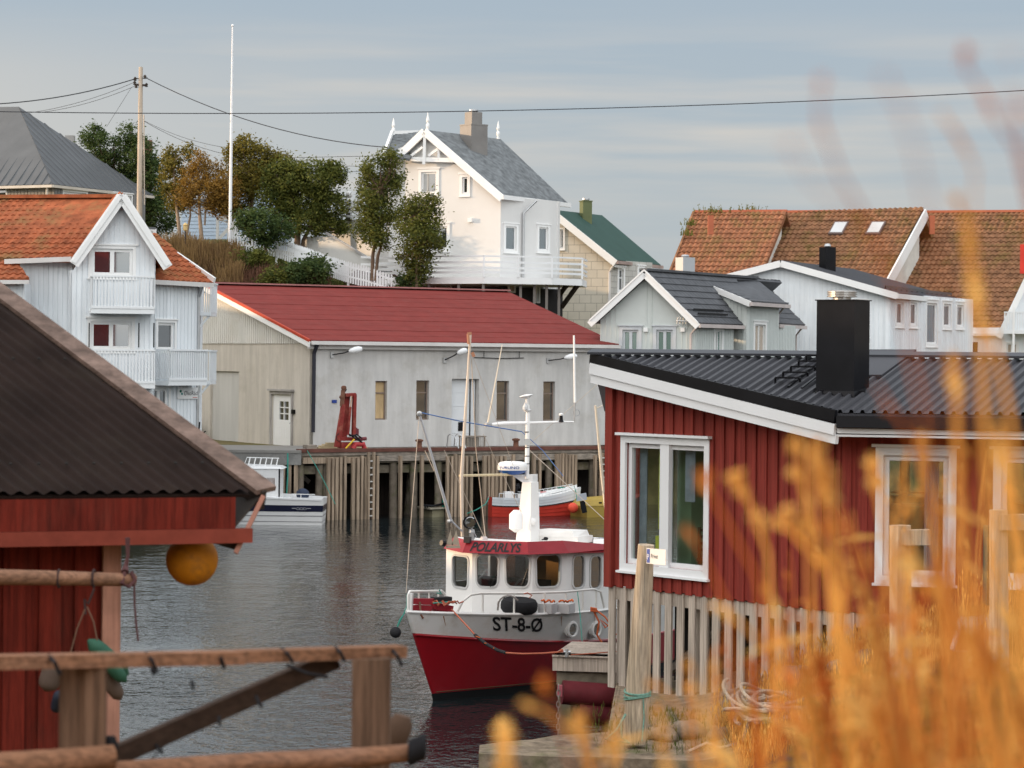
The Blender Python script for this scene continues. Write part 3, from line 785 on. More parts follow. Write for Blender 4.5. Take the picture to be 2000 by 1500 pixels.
m = MB(); m.tube([CP(706, 858, -.2), CP(720, 857, -.2)], .07, 10); m.tube([CP(703, 850), CP(703, 836)], .09, 10); m.tube([CP(708, 850), CP(708, 838)], .05, 10); m.build('motor', mat('dull_red', (.16, .04, .045), .5), t)
m = MB(); m.box(CP(686, 876, -.4), .55, .4, .22, .5); m.build('base_plate', M_crane, t)
m = MB(); m.tube([CP(692, 877, -.1), CP(697, 868, -.1), CP(712, 868, -.1), CP(714, 877, -.1)], .1, 10); m.build('foot', mat('bright_red', (.38, .04, .045), .45), t)
m = MB(); m.tube([CP(675, 876, .0), CP(692, 858, .0)], .03, 8); m.build('yellow_strut', mat('yellow_paint', (.65, .42, .03), .5), t)
m = MB(); m.tube([CP(665, 846, -.1), CP(659, 852, -.1), CP(660, 860, -.1), CP(666, 862, -.1)], .014, 6); m.build('hose', M_black, t); m = MB()
m.tube([CP(684, 850, -.1), CP(696, 852, -.05), CP(706, 862, -.05), CP(710, 868, -.05)], .035, 6); m.tube([CP(686, 852, -.15), CP(698, 849, -.05), CP(708, 856, -.05)], .03, 6); m.tube([CP(686, 848, -.15), CP(694, 856, -.05), CP(708, 864, -.05)], .03, 6); m.build('hose', M_black, t)
# ================================================================= left white apartment house with orange tile roof
def balcony(w, root, x0, x1, yt, yb, depth, name='balcony', post=None):
    a, b, z0, z1 = w.rect(x0, yt, x1, yb)
    m = MB()
    w.box(m, a, b, z1 - .06, z1, depth - .05, depth + .04)
    w.box(m, a, b, z0, z0 + .08, depth - .05, depth + .02)
    s = a
    while s < b - .03:
        w.box(m, s, s + .055, z0 + .05, z1 - .05, depth - .03, depth); s += .105
    for q in (a, b - .05):
        w.box(m, q, q + .05, z1 - .06, z1, 0, depth)
        o = .05
        while o < depth: w.box(m, q + .01, q + .04, z0 + .05, z1 - .05, o, o + .05); o += .1
    w.box(m, a, b, z0 - .16, z0, 0, depth)
    return m.build(name, M_white_slat, root)
M_white_slat = mat('white_slats', (.74, .76, .77), .5, var=.04)
M_cool = mat('white_house_boards', (.75, .785, .81), .55, var=.05, vs=.6, grain=(5, 5, .25, .08))
WB = Wall(XY(137, 83.9), XY(302, 84.5)); WL = Wall(XY(-120, 86.2), XY(138, 85.2)); WR = Wall(XY(302, 85.3), XY(388, 87.0))
ah = thing('apartment_house', 'white boarded apartment house with orange tiled roof, gabled bay and slatted balconies', 'apartment house', WB.pt(2, 2.5))
sl, zl = WB.sz(146, 516); sr, zr_ = WB.sz(323, 522); sa, za = WB.sz(236, 384)
oh = .4
zg = lambda s: gable(sl, zl, sa, za, sr, zr_)(s) - .12
hs = [WB.rect(179, 486, 259, 538), WB.rect(177, 628, 257, 682), WB.rect(190, 757, 250, 840)]
mb = MB(); clad(mb, WB, 0, WB.len, 1.5, zg, hs, pitch=.17, gap=.035, dep=.022, kinks=(sa,)); mb.build('bay_wall', M_cool, ah)
M_glass_r = M_glass
for i, h in enumerate(hs): window(WB, ah, h, M_trim, M_glass_r, cols=2, trim=.11, frame=.1, head=.05, inset=.06)
mb = MB(); SB = Wall(WB.pt(WB.len, 0, 0).xy, WB.pt(WB.len, 0, -2.2).xy); SB.box(mb, 0, 2.2, 1.5, zl - .2, -.1, 0); SB2 = Wall(WB.pt(0, 0, -2.2).xy, WB.pt(0, 0, 0).xy); SB2.box(mb, 0, 2.2, 1.5, zl - .2, -.1, 0); mb.build('bay_side_wall', M_cool, ah)
balcony(WB, ah, 175, 297, 540, 604, 1.1); balcony(WB, ah, 171, 298, 682, 748, 1.1)
for x in (171, 267, 296):
    m = MB(); q_, z_ = WB.sz(x, 655); WB.box(m, q_ - .02, q_ + .02, z_ - .4, z_ + .4, .9, .94); m.build('drop_bar', M_black, ah)
for (p0, p1, nm) in (((sl - .05, zl), (sa, za), 'a'), ((sr + .05, zr_), (sa, za), 'b')):
    m = MB(); a = WB.pt(p0[0], p0[1] - .02, oh); b = WB.pt(p1[0], p1[1] - .02, oh); m.bar(a, b, .07, .34); m.bar(a + V((0, -.045, .06)), b + V((0, -.045, .06)), .05, .14); m.build('bargeboard', M_trim, ah)
for (sx, zx) in ((sl, zl), (sr, zr_)):
    e0 = WB.pt(sx, zx + .1, oh); e1 = WB.pt(sx, zx + .1, -3.6); r1 = WB.pt(sa, za + .1, -3.6); r0 = WB.pt(sa, za + .1, oh)
    slope('bay_roof', M_terra, ah, [e0, e1, r1, r0], 'tile', thick=.12)
# left wall and orange roof
zeave = WL.sz(100, 508)[1]
mb = MB(); clad(mb, WL, 0, WL.len + .05, 1.5, zeave, [], pitch=.17, gap=.035, dep=.022); mb.build('side_wall', M_cool, ah)
e0 = WL.pt(0, zeave + .02, .45); e1 = WL.pt(WL.len + .2, zeave + .02, .45)
rz = zat(120, 386, 88.6); r0 = P(-120, 390, 90.0); r1 = P(234, 384, 88.3); r0.z = r1.z = rz
slope('roof', M_terra, ah, [e0, e1, V((r1.x, r1.y, rz)), V((r0.x, r0.y, rz))], 'tile', thick=.12)
m = MB(); m.bar(r0 + V((0, 0, .06)), r1 + V((0, 0, .06)), .28, .12); m.build('ridge_cap', M_terra, ah)
b0 = r0 + V((.5, 3.4, -2.3)); b1 = r1 + V((.5, 3.4, -2.3))
slope('roof', M_terra, ah, [b1, b0, r0, r1], 'flat', thick=.12)
m = MB(); m.bar(P(10, 511, 84.6), P(140, 506, 84.2), .14, .16); m.build('gutter', M_gutter, ah)
# lower porch roof far left
g0 = P(-60, 546, 83.6); g1 = P(57, 546, 83.6); g2 = P(34, 515, 84.9); g3 = P(-60, 510, 84.9)
slope('porch_roof', M_terra, ah, [g0, g1, g2, g3], 'tile', thick=.1)
m = MB(); m.bar(g0 + V((0, 0, -.08)), g1 + V((0, 0, -.08)), .12, .13); m.build('gutter', M_gutter, ah)
m = MB(); PW = Wall(XY(-60, 84.0), XY(46, 84.0)); clad(m, PW, 0, PW.len, 1.5, g0.z - .1, pitch=.17, gap=.035, dep=.022, back=1.2); m.build('porch_wall', M_cool, ah)
# right wing
zer = WR.sz(350, 553)[1]
hr = [WR.rect(307, 630, 340, 683), WR.rect(294, 758, 328, 812)]
mb = MB(); clad(mb, WR, -.3, WR.len, 1.5, zer, hr, pitch=.17, gap=.035, dep=.022); mb.build('side_wall', M_cool, ah)
for h in hr: window(WR, ah, h, M_trim, M_glass_r, cols=1 if h is hr[0] else 2, trim=.09, frame=.09, head=.04)
balcony(WR, ah, 300, 375, 682, 743, .7)
e0 = WR.pt(-.4, zer + .05, .3); e1 = WR.pt(WR.len + .35, zer + .02, .3)
t1 = P(300, 474, 89.4); t0 = P(236, 440, 88.6)
slope('roof', M_terra, ah, [e0, e1, t1, t0], 'tile', thick=.12)
m = MB(); m.bar(e1 + V((.05, 0, .1)), t1 + V((.05, 0, .1)), .08, .2); m.build('bargeboard', M_trim, ah)
m = MB(); m.bar(e0 + V((0, -.08, -.06)), e1 + V((0, -.08, -.06)), .14, .15); m.build('gutter', M_gutter, ah)
m = MB(); p = WR.pt(WR.len - .08, zer - .1, .2); m.tube([p, p + V((-.12, .1, -.35)), V((p.x - .14, p.y + .1, 1.6))], .055, 8); m.build('downpipe', M_steel, ah)
WRs = Wall(WR.B, WR.B + V((-.6, 6)) * 1.0)
m = MB(); WRs.box(m, 0, 6, 1.5, zer, -.1, 0); m.build('end_wall', M_cool, ah)
for yt, yb in ((552, 610), (684, 744)):
    z1, z0 = zat(400, yt, 88.6), zat(400, yb, 88.6); m = MB(); x0 = WRs.A.x - .22; x1 = x0 + .46; yy = 88.4
    for k in range(6): x = x0 + (x1 - x0) * (k + .5) / 6; m.box((x, yy, z0), .045, .03, z1 - z0)
    for k in range(14): m.box((x1, yy + .08 + k * .12, z0), .03, .05, z1 - z0)
    m.box(((x0 + x1) / 2, yy, z1 - .05), x1 - x0 + .1, .08, .06); m.box((x1, yy + .85, z1 - .05), .08, 1.7, .06); m.box(((x0 + x1) / 2, yy + .85, z0 - .12), x1 - x0, 1.75, .12)
    m.bar(V((x0 - .1, yy + .1, z0 - .7)), V((x1 - .05, yy + .1, z0 - .1)), .06, .07)
    m.build('side_balcony', M_white_slat, ah)
m = MB(); m.bar(P(390, 824, 86.5), P(388, 845, 86.5), .05, .05); m.tube([P(388, 848, 86.5), P(396, 846, 86.5), P(402, 842, 86.5)], .025, 6); m.build('rope_hook', M_black, ah)
# sign with lettering
def text_mesh(s, size, shear=0.0, ext=0.0, res=3):
    cu = bpy.data.curves.new('lettering', 'FONT'); cu.body = s; cu.size = size; cu.shear = shear; cu.resolution_u = res; cu.offset = ext
    ob = bpy.data.objects.new('lettering', cu); col.objects.link(ob)
    dg = bpy.context.evaluated_depsgraph_get(); dg.update()
    me = bpy.data.meshes.new_from_object(ob.evaluated_get(dg))
    vs = [v.co.copy() for v in me.vertices]; fs = [tuple(p.vertices) for p in me.polygons]
    bpy.data.objects.remove(ob); bpy.data.curves.remove(cu); bpy.data.meshes.remove(me)
    return vs, fs
def lettering(s, fn, w, h, mat_, parent, name='lettering', shear=0.0, ext=0.0, flip=False):
    """fn(u, v) with u in 0..w, v in 0..h gives the world point"""
    vs, fs = text_mesh(s, 1.0, shear, ext)
    x0 = min(v.x for v in vs); x1 = max(v.x for v in vs); y0 = min(v.y for v in vs); y1 = max(v.y for v in vs)
    m = MB()
    m.v = [fn((v.x - x0) / (x1 - x0) * w, (v.y - y0) / (y1 - y0) * h) for v in vs]; m.f = [f for f in fs]; m.mi = [0] * len(fs)
    return m.build(name, mat_, parent)
M_ink = mat('black_ink', (.02, .02, .022), .6, var=.05)
sg = thing('house_sign', 'white sign with green leaf mark on the apartment house wall', 'sign', WR.P(363, 768, .05))
a, b, z0, z1 = WR.rect(344, 757, 383, 779)
m = MB(); WR.box(m, a, b, z0, z1, .03, .08); m.build('sign_board', M_trim, sg)
tx, _ = WR.sz(356, 768)
lettering('ØkoRåd', lambda u, v: WR.pt(tx + u, z0 + .12 + v, .084), b - tx - .02, .15, M_ink, sg)
m = MB()
for (x, y, r_, g) in ((349.5, 764, .07, 0), (352, 769, .06, 1)):
    qq, zz = WR.sz(x, y); m.cur = g; m.lathe(WR.pt(qq, zz, .08), [(r_ * .7, 0), (r_ * .7, .006), (0, .007)], 12, WR.n.to_3d())
m.build('leaf_mark', [mat('dark_green', (.01, .14, .10), .5), mat('teal_mark', (.02, .25, .22), .5)], sg)
q1, q2 = WR.sz(373, 776)[0], WR.sz(382, 776)[0]; m = MB(); WR.box(m, q1, q2, z0 + .04, z0 + .06, .08, .086); m.build('red_line', M_redtrim, sg)

# ================================================================= grey house with hipped standing-seam roof
M_seam = mat('grey_seam_roof', (.105, .11, .115), .45, var=.1, vs=.8, metal=.2, bump=.05)
M_greyboard = mat('grey_board', (.22, .215, .21), .7, var=.08)
gh = thing('grey_hip_house', 'grey boarded house with a hipped standing seam metal roof', 'house', P(150, 480, 122))
C1 = XY(103, 133.5); W1 = Wall(XY(-60, 136.0), C1); W2 = Wall(C1, XY(280, 140.5))
ze = zat(103, 361, 133.5)
m = MB(); hh1 = [W1.rect(-12, 366, 12, 400)]; clad(m, W1, 0, W1.len, 10, ze, hh1, pitch=.22, gap=.05, dep=.03); m.build('front_wall', mat('beige_board', (.30, .275, .245), .7, var=.06), gh)
window(W1, gh, hh1[0], M_trim, M_glass, trim=.1)
hh = [W2.rect(124, 376, 168, 400), W2.rect(211, 381, 256, 410)]
m = MB(); clad(m, W2, 0, W2.len, 10, ze, hh, pitch=.22, gap=.05, dep=.03); m.build('side_wall', M_greyboard, gh)
for h in hh: window(W2, gh, h, M_trim, M_glass, cols=3, trim=.1, frame=.11, head=.06)
eA = W1.pt(0, ze, .5); eB = V((C1.x, C1.y - .55, ze)); eC = P(300, 372, 141.5); eC.z = ze
ap = P(36, 208, 139.5); ap0 = P(-60, 209, 141.5)
slope('roof', M_seam, gh, [eA, eB, ap, ap0], 'seam', thick=.1)
slope('roof', M_seam, gh, [eB, eC, ap], 'seam', thick=.1)
m = MB(); m.bar(eA + V((0, 0, -.1)), eB + V((0, 0, -.1)), .15, .14); m.bar(eB + V((0, 0, -.1)), eC + V((0, 0, -.1)), .15, .14); m.build('gutter', mat('beige_trim', (.55, .50, .43), .5), gh)
m = MB(); p = V((C1.x - .35, C1.y - .2, 0)); m.tube([V((p.x, p.y, ze - .1)), V((p.x, p.y, 11))], .07, 8); m.build('downpipe', MATS['beige_trim'], gh)
m = MB(); p = P(137, 265, 145); m.box(V((p.x, p.y, zat(137, 300, 145))), .5, .5, zat(137, 265, 145) - zat(137, 300, 145)); m.build('chimney', mat('grey_render', (.35, .34, .33), .8), gh)
m = MB(); p = P(289, 265, 145); m.box(V((p.x, p.y, 15)), .45, .45, zat(285, 265, 142) - 15)
tag(m.build('brick_chimney', mat('old_brick', (.20, .10, .07), .9)), 'brown chimney showing above the dark green trees by the pole', 'chimney')
# small white shed with window by the dark trees
t = thing('garden_shed', 'small white shed half hidden below the dark green trees', 'shed', P(290, 480, 118))
SW = Wall(XY(279, 118), XY(303, 118.2)); m = MB(); clad(m, SW, 0, SW.len, 10.5, zat(290, 446, 118), [SW.rect(288, 452, 298, 466)], pitch=.2, back=1.5); m.build('wall', M_white, t)
window(SW, t, SW.rect(288, 452, 298, 466), M_trim, M_glass, trim=.05, sill=False)
m = MB(); m.bar(P(276, 445, 117.8), P(304, 446, 117.8), .1, .1); m.build('roof', M_seam, t)

# ================================================================= white villa on the hill
M_villa = mat('villa_white', (.66, .655, .64), .6, var=.04, vs=.5)
M_slate = mat('grey_slate', (.155, .165, .17), .7, var=.4, vs=3.5, bump=.4, bs=9)
M_slate_l = M_slate
c = XY(975, 119.0); VF = Wall(c - V((.89, -.455)) * 8.6, c); VS = Wall(c, c + V((.66, .75)) * 9.0)
vl = thing('white_villa', 'white two-storey villa with grey slate roof, decorated gable and chimney on the hilltop', 'house', V((c.x - 2, c.y, 8)))
s0, _ = VF.sz(775, 500)
zce = VF.sz(975, 384)[1]          # eave height at the corner
sA_, zA_ = VF.sz(836, 256)
sE = VS.sz(1094, 400)[0]
zW = 8.0
hv = [VF.rect(823, 336, 853, 378), VF.rect(903, 346, 914, 378), VF.rect(846, 442, 874, 486), VF.rect(775, 345, 784, 380)]
lslope = (zA_ - zce) / (VF.len - sA_)
f_ = lambda s: min(zA_ - .1 - abs(s - sA_) * lslope, 99)
m = MB(); clad(m, VF, s0, VF.len, zW, lambda s: max(f_(s), VF.sz(790, 290)[1] if s < sA_ else 0), hv[:3], pitch=None, back=.2, kinks=(sA_,)); m.build('gable_wall', M_villa, vl)
hs2 = [VS.rect(987, 442, 1008, 489), VS.rect(1052, 444, 1070, 489)]
m = MB(); clad(m, VS, 0, sE, zW, zce, hs2, pitch=None, back=.2); m.build('side_wall', M_villa, vl)
window(VF, vl, hv[0], M_trim, M_glass, cols=1, trim=.14, head=.07, frame=.09); window(VF, vl, hv[1], M_trim, M_glass, trim=.13, head=.1, frame=.07); window(VF, vl, hv[2], M_trim, M_glass, trim=.13, head=.06, frame=.08)
for h in hs2: window(VS, vl, h, M_trim, glass('villa_blue_glass', (.05, .08, .10)) if 'villa_blue_glass' not in bpy.data.materials else bpy.data.materials['villa_blue_glass'], trim=.12, head=.05, frame=.07)
cur = MB(); h = hv[0]; VF.box(cur, h[0] + .1, h[0] + (h[1] - h[0]) * .42, h[2] + .1, h[3] - .08, -.085, -.06); cur.build('curtain', mat('net_curtain', (.45, .45, .44), .9), vl)
m = MB(); r_ = VF.rect(916, 426, 924, 434); VF.box(m, *r_, 0, .15); m.build('vent', M_trim, vl)
# roof, right slope of the front gable
fo = .36
rF = VF.pt(sA_, zA_ + .05, fo); eF = VF.pt(VF.len + .25, zce, fo)
UU = V((VS.u.x, VS.u.y, 0))
rB = P(978, 271, 125.2); eB_ = P(1113, 391, 124.5)
slope('roof', M_slate, vl, [eF + V((0, 0, .02)), V((eB_.x, eB_.y, eF.z - .0)), V((rB.x, rB.y, rF.z)), rF], 'slate', thick=.12)
# left small slope with its own verge (seen above the trees)
lv = P(757, 300, 121.5)
kL = P(768, 263, 123.5); kR = P(836, 262, 124.6)
slope('roof', M_slate, vl, [P(752, 303, 120.6), P(800, 310, 120.4), kR, kL], 'slate', thick=.1)
m = MB(); m.bar(P(750, 303, 120.5), kL + V((-.05, 0, .1)), .12, .26); m.build('bargeboard', M_trim, vl)
m = MB(); m.bar(kL + V((0, 0, .1)), kR + V((0, 0, .12)), .16, .16); m.build('ridge_board', M_trim, vl)
LW = Wall(XY(757, 121.4), VF.pt(s0, 0).xy); m = MB(); LW.box(m, 0, LW.len + .02, 8, zat(770, 306, 121), -.2, 0); m.build('side_wall', M_villa, vl)
wl_ = LW.rect(773, 345, 780, 380); m = MB(); LW.box(m, wl_[0], wl_[1], wl_[2], wl_[3], .0, .03); m.build('window', M_glass, vl)
zb_ = VF.sz(790, 300)[1]
m = MB(); lF = VF.pt(VF.sz(782, 312)[0], zat(782, 312, 122), fo)
m.bar(lF, rF + V((0, 0, -.1)), .1, .34); m.build('bargeboard', M_trim, vl)
m = MB(); m.bar(eF + V((.0, 0, -.12)), rF + V((0, 0, -.1)), .1, .34); m.build('bargeboard', M_trim, vl)
lslp = VF.pt(VF.sz(782, 312)[0], lF.z, -3.6); slope('roof', M_slate, vl, [VF.pt(VF.sz(782, 312)[0], lF.z + .1, -2.0), lF + V((0, 0, .1)), rF, VF.pt(sA_, rF.z, -3)], 'slate', thick=.1)
# truss in the gable
m = MB()
y_c = 313
A1 = VF.P(786, 311, fo - .1); A2 = VF.P(893, 314, fo - .1); m.bar(A1, A2, .12, .2)
m.bar(VF.P(834, 322, fo - .05), VF.P(836, 262, fo - .05), .14, .18, up=V((0, 1, 0)))
m.bar(VF.P(862, 312, fo - .1), VF.P(861, 286, fo - .1), .1, .14, up=V((0, 1, 0)))
m.bar(VF.P(842, 305, fo - .12), VF.P(862, 290, fo - .12), .08, .12)
m.bar(VF.P(808, 305, fo - .12), VF.P(830, 288, fo - .12), .08, .12)
m.build('gable_truss', M_trim, vl)
def finial(px, pyb, pyt, d, nm='finial'):
    m = MB(); b = P(px, pyb, d); h = zat(px, pyt, d) - b.z
    m.lathe(b - V((0, 0, .2)), [(.08, 0), (.08, .25), (.045, h * .35), (.085, h * .45), (.085, h * .6), (.04, h * .68), (.09, h * .78), (.07, h * .86), (.01, h + .2)], 8)
    m.build(nm, M_trim, vl, smooth=True)
finial(835.5, 258, 219, 121.2); finial(768.5, 264, 230, 123.5); finial(973, 272, 236, 125.2)
m = MB(); m.bar(eF + V((0, -.05, -.05)), V((eB_.x, eB_.y - .05, eF.z - .05)), .16, .2); m.build('gutter', M_trim, vl)
m = MB(); q_, z_ = VS.sz(1020, 400); m.tube([VS.pt(q_ + .5, zce - .1, .45), VS.pt(q_, zce - .7, .1), VS.pt(q_, 9.6, .1)], .06, 8); m.build('downpipe', M_steel, vl)
ch = MB(); pc = P(925, 290, 122.2)
zc0 = zat(925, 300, 122.2); zc1 = zat(925, 246, 122.2); zc2 = zat(925, 222, 122.2)
rz_ = .62
ch.box(V((pc.x, pc.y, zc0 - .8)), .95, .95, zc1 - zc0 + .8, rz_); ch.box(V((pc.x, pc.y, zc1)), .98, .98, .06, rz_); ch.box(V((pc.x - .02, pc.y, zc1 + .06)), .6, .6, zc2 - zc1, rz_)
co = ch.build('chimney', mat('sheet_clad_chimney', (.21, .20, .19), .5, metal=.1, var=.1), vl)
m = MB(); m.lathe(V((pc.x - .02, pc.y, zc2 + .05)), [(.14, 0), (.22, .05), (.22, .13), (.12, .17), (.02, .18)], 12); m.build('chimney_cowl', M_steel, co, smooth=True)
back = Wall(VS.pt(sE, 0).xy, VS.pt(sE, 0).xy - V((.89, -.455)) * 8.6); m = MB(); back.box(m, 0, 8.6, 8, zce, -.2, 0); m.build('back_wall', M_villa, vl)
# dark lower storey under the balcony deck
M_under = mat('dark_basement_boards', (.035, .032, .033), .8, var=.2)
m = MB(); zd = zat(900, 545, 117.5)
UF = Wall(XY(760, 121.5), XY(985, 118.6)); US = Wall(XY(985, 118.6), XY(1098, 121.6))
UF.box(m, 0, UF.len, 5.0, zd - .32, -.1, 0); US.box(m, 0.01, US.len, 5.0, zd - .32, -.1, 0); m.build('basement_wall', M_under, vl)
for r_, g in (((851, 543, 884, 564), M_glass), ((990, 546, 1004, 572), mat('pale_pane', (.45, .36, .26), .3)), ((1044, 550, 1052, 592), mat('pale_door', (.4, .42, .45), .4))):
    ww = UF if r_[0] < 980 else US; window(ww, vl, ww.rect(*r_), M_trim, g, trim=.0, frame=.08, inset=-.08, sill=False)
# balcony deck: front straight, right part swings out
dk = [P(735, 541, 119.2), P(840, 540, 117.2), P(945, 541, 115.9), P(1078, 548, 116.4), P(1137, 548, 117.6)]
zd = dk[2].z
m = MB(); poly = [V((p.x, p.y, zd)) for p in dk] + [V((dk[-1].x + .3, dk[-1].y + 3, zd)), V((dk[0].x, dk[0].y + 5, zd))]
m.prism(poly, V((0, 0, -.30))); bo = m.build('balcony_deck', M_white, vl)
m = MB()
zr1 = zd + .95
dkk0 = None
for a, b in zip(dk, dk[1:]):
    a = V((a.x, a.y, zd)); dkk0 = a if dkk0 is None else dkk0; b = V((b.x, b.y, zd))
    for hgt in (.22, .42, .68): m.bar(a + V((0, 0, hgt)), b + V((0, 0, hgt)), .04, .10)
    m.bar(a + V((0, 0, .95)), b + V((0, 0, .95)), .09, .07)
    n = max(1, int((b - a).length / 1.5))
    for k in range(n + 1): p = a.lerp(b, k / n); (m.box(p, .08, .08, .93) if k or a is dkk0 else None)
e = V((dk[-1].x, dk[-1].y, zd)); e2 = e + V((.3, 3, 0))
for hgt in (.22, .42, .68, .95): m.bar(e + V((0, 0, hgt)), e2 + V((0, 0, hgt)), .05, .09)
m.build('balcony_railing', M_white_slat, vl)
for px, d in ((838, 117.4), (896, 116.7), (944, 116.1), (1017, 116.6), (1044, 116.8), (1068, 116.8), (1092, 117.3)):
    m = MB(); p = P(px, 545, d); m.box(V((p.x, p.y, 5.0)), .12, .12, zd - .3 - 5.0); m.build('deck_post', mat('grey_post', (.20, .18, .165), .8), vl)
for (x0, y0, x1, y1) in ((1097, 600, 1133, 550), (1090, 580, 1112, 550)):
    m = MB(); m.bar(P(x0, y0, 119.0), P(x1, y1, 117.6), .14, .18); m.build('brace', M_darkwood, vl)
# left garage wing of the villa with sloping white stair wall
t = thing('white_annex', 'low white annex with a sloping wall between the trees', 'annex', P(660, 520, 123))
AW = Wall(XY(585, 126), XY(765, 122.2)); m = MB()
q0 = AW.sz(590, 470)[0]; kz = [(AW.sz(600, 461)), (AW.sz(640, 457)), (AW.sz(640, 420)), AW.sz(740, 420)]
m.prism([AW.P(592, 540), AW.P(765, 560), AW.P(765, 530), AW.P(720, 505), AW.P(648, 462), AW.P(592, 462)], V((0, .3, 0)))
m.build('stair_wall', mat('annex_white', (.60, .60, .58), .7, var=.05), t)
m = MB(); m.bar(AW.P(640, 455, .1), AW.P(722, 504, .1), .12, .09); m.bar(AW.P(722, 504, .1), AW.P(770, 530, .1), .12, .09); m.build('coping', mat('grey_coping', (.35, .34, .33), .7), t)
m = MB(); BW = Wall(XY(640, 128), XY(770, 125)); BW.box(m, 0, BW.len, 9, BW.sz(700, 428)[1], -.3, 0); m.build('upper_wall', M_villa, t)
m = MB()
for y in (395, 404, 413, 422): m.bar(P(665, y, 126.5), P(706, y + 1, 126), .05, .12)
for x in (668, 686, 704): m.bar(P(x, 392, 126.4), P(x, 428, 126.4), .08, .08, up=V((0, 1, 0)))
m.build('terrace_railing', M_white_slat, t)
m = MB()
for y in (505, 519, 528): m.bar(P(705, y - 3, 119.5), P(800, y + 1, 118), .04, .1)
m.build('lower_railing', M_white_slat, t)
m = MB(); p = P(682, 384, 127); m.box(V((p.x, p.y, p.z - 1.2)), .3, .3, 1.0); m.cur = 1; m.sphere(V((p.x, p.y, p.z + .1)), .17, 8); m.build('terrace_ornament', [M_darkwood, M_trim], t)
t = thing('parked_car', 'dark red car parked low beside the villa behind the picket fence', 'car', P(745, 556, 120.5))
m = MB(); p = P(735, 548, 120.5); m.prism([V((p.x - 1.6, p.y, 8.9)), V((p.x + 2, p.y, 8.9)), V((p.x + 2, p.y, 9.6)), V((p.x + 1.1, p.y, 9.7)), V((p.x + .6, p.y, 10.15)), V((p.x - .9, p.y, 10.15)), V((p.x - 1.5, p.y, 9.65))], V((0, 1.6, 0))); m.build('body', mat('dark_red_car', (.05, .012, .012), .4), t)
m = MB(); m.box(V((p.x + .0, p.y - .01, 9.72)), 1.3, .02, .33); m.build('side_window', M_glass, t)
for dx in (-1, 1.3):
    m = MB(); m.lathe(V((p.x + dx, p.y - .02, 8.95)), [(.3, 0), (.3, .2)], 14, V((0, 1, 0))); m.build('wheel', M_black, t)
# pale blue house behind the trees
t = thing('blue_house', 'pale blue clapboard house glimpsed behind the trees and flagpole', 'house', P(450, 470, 134))
M_blue = mat('pale_blue_boards', (.42, .52, .64), .6, var=.04)
B1 = Wall(XY(352, 134), XY(446, 133)); B2 = Wall(XY(446, 133), XY(560, 136)); m = MB()
for w_, zt_ in ((B1, 395), (B2, 360)):
    z = 11.5; top = w_.sz((w_ is B1 and 400) or 500, zt_)[1]
    while z < top: m.hexa([w_.pt(0, z, .03), w_.pt(w_.len, z, .03), w_.pt(w_.len, z, -.1), w_.pt(0, z, -.1)], [w_.pt(0, z + .19, 0), w_.pt(w_.len, z + .19, 0), w_.pt(w_.len, z + .19, -.1), w_.pt(0, z + .19, -.1)]); z += .19
m.build('wall', M_blue, t)
window(B2, t, B2.rect(438, 437, 448, 460) if False else B2.rect(452, 436, 462, 462), M_trim, M_glass, trim=.1, inset=-.1, rows=(.33, .66), cols=2, sill=False)
m = MB(); Wp = Wall(XY(425, 131), XY(448, 131))
for x in (425, 447, 455): q = P(x, 425, 131); m.box(V((q.x, q.y, 11.5)), .14, .14, zat(x, 425, 131) - 11.5)
m.bar(P(424, 426, 131), P(456, 426, 131), .14, .2); m.bar(P(428, 466, 131), P(446, 447, 131), .08, .16); m.bar(P(426, 428, 131), P(446, 436, 131), .06, .06)
m.build('porch', M_trim, t)
m = MB(); B1.box(m, -.3, B1.len + .3, B1.sz(400, 395)[1], B1.sz(400, 389)[1], -3, .3); B2.box(m, -.3, B2.len, B2.sz(500, 360)[1], B2.sz(500, 355)[1], -3, .3); m.build('roof', M_seam, t)
# ================================================================= green-roofed house
M_shingle = None
def panel_mat(name, c, ux, uy, bw, bh, rough=.85, mortar=.6):
    m = mat(name, c, rough, var=.08, vs=1.2)
    nt = m.node_tree; l = nt.links.new; b = nt.nodes['Principled BSDF']
    g = nd(nt, 'ShaderNodeNewGeometry')
    dp = nd(nt, 'ShaderNodeVectorMath', operation='DOT_PRODUCT'); l(g.outputs['Position'], dp.inputs[0]); dp.inputs[1].default_value = (ux, uy, 0)
    sp = nd(nt, 'ShaderNodeSeparateXYZ'); l(g.outputs['Position'], sp.inputs[0])
    cb = nd(nt, 'ShaderNodeCombineXYZ'); l(dp.outputs['Value'], cb.inputs[0]); l(sp.outputs[2], cb.inputs[1])
    br = nd(nt, 'ShaderNodeTexBrick'); l(cb.outputs[0], br.inputs[0]); br.inputs['Scale'].default_value = 1.0
    br.inputs['Brick Width'].default_value = bw; br.inputs['Row Height'].default_value = bh; br.inputs['Mortar Size'].default_value = .016
    old = b.inputs['Base Color'].links[0].from_socket
    l(old, br.inputs['Color1']); l(old, br.inputs['Color2']); br.inputs['Mortar'].default_value = (*[x * mortar for x in c], 1)
    l(br.outputs[0], b.inputs['Base Color'])
    return m
gc = XY(1192, 128.5)
GW = Wall(gc - V((.93, -.37)) * 9, gc); GS = Wall(gc, gc + V((.62, .78)) * 10)
t = thing('green_roof_house', 'cream panel-clad house with a dark green roof behind the villa', 'house', V((gc.x - 1, gc.y, 6)))
zc = GW.sz(1190, 508)[1]; se = GS.sz(1274, 515)[0]
sAp = GW.sz(1085, 405)[0]; zAp = GW.sz(1090, 416)[1]
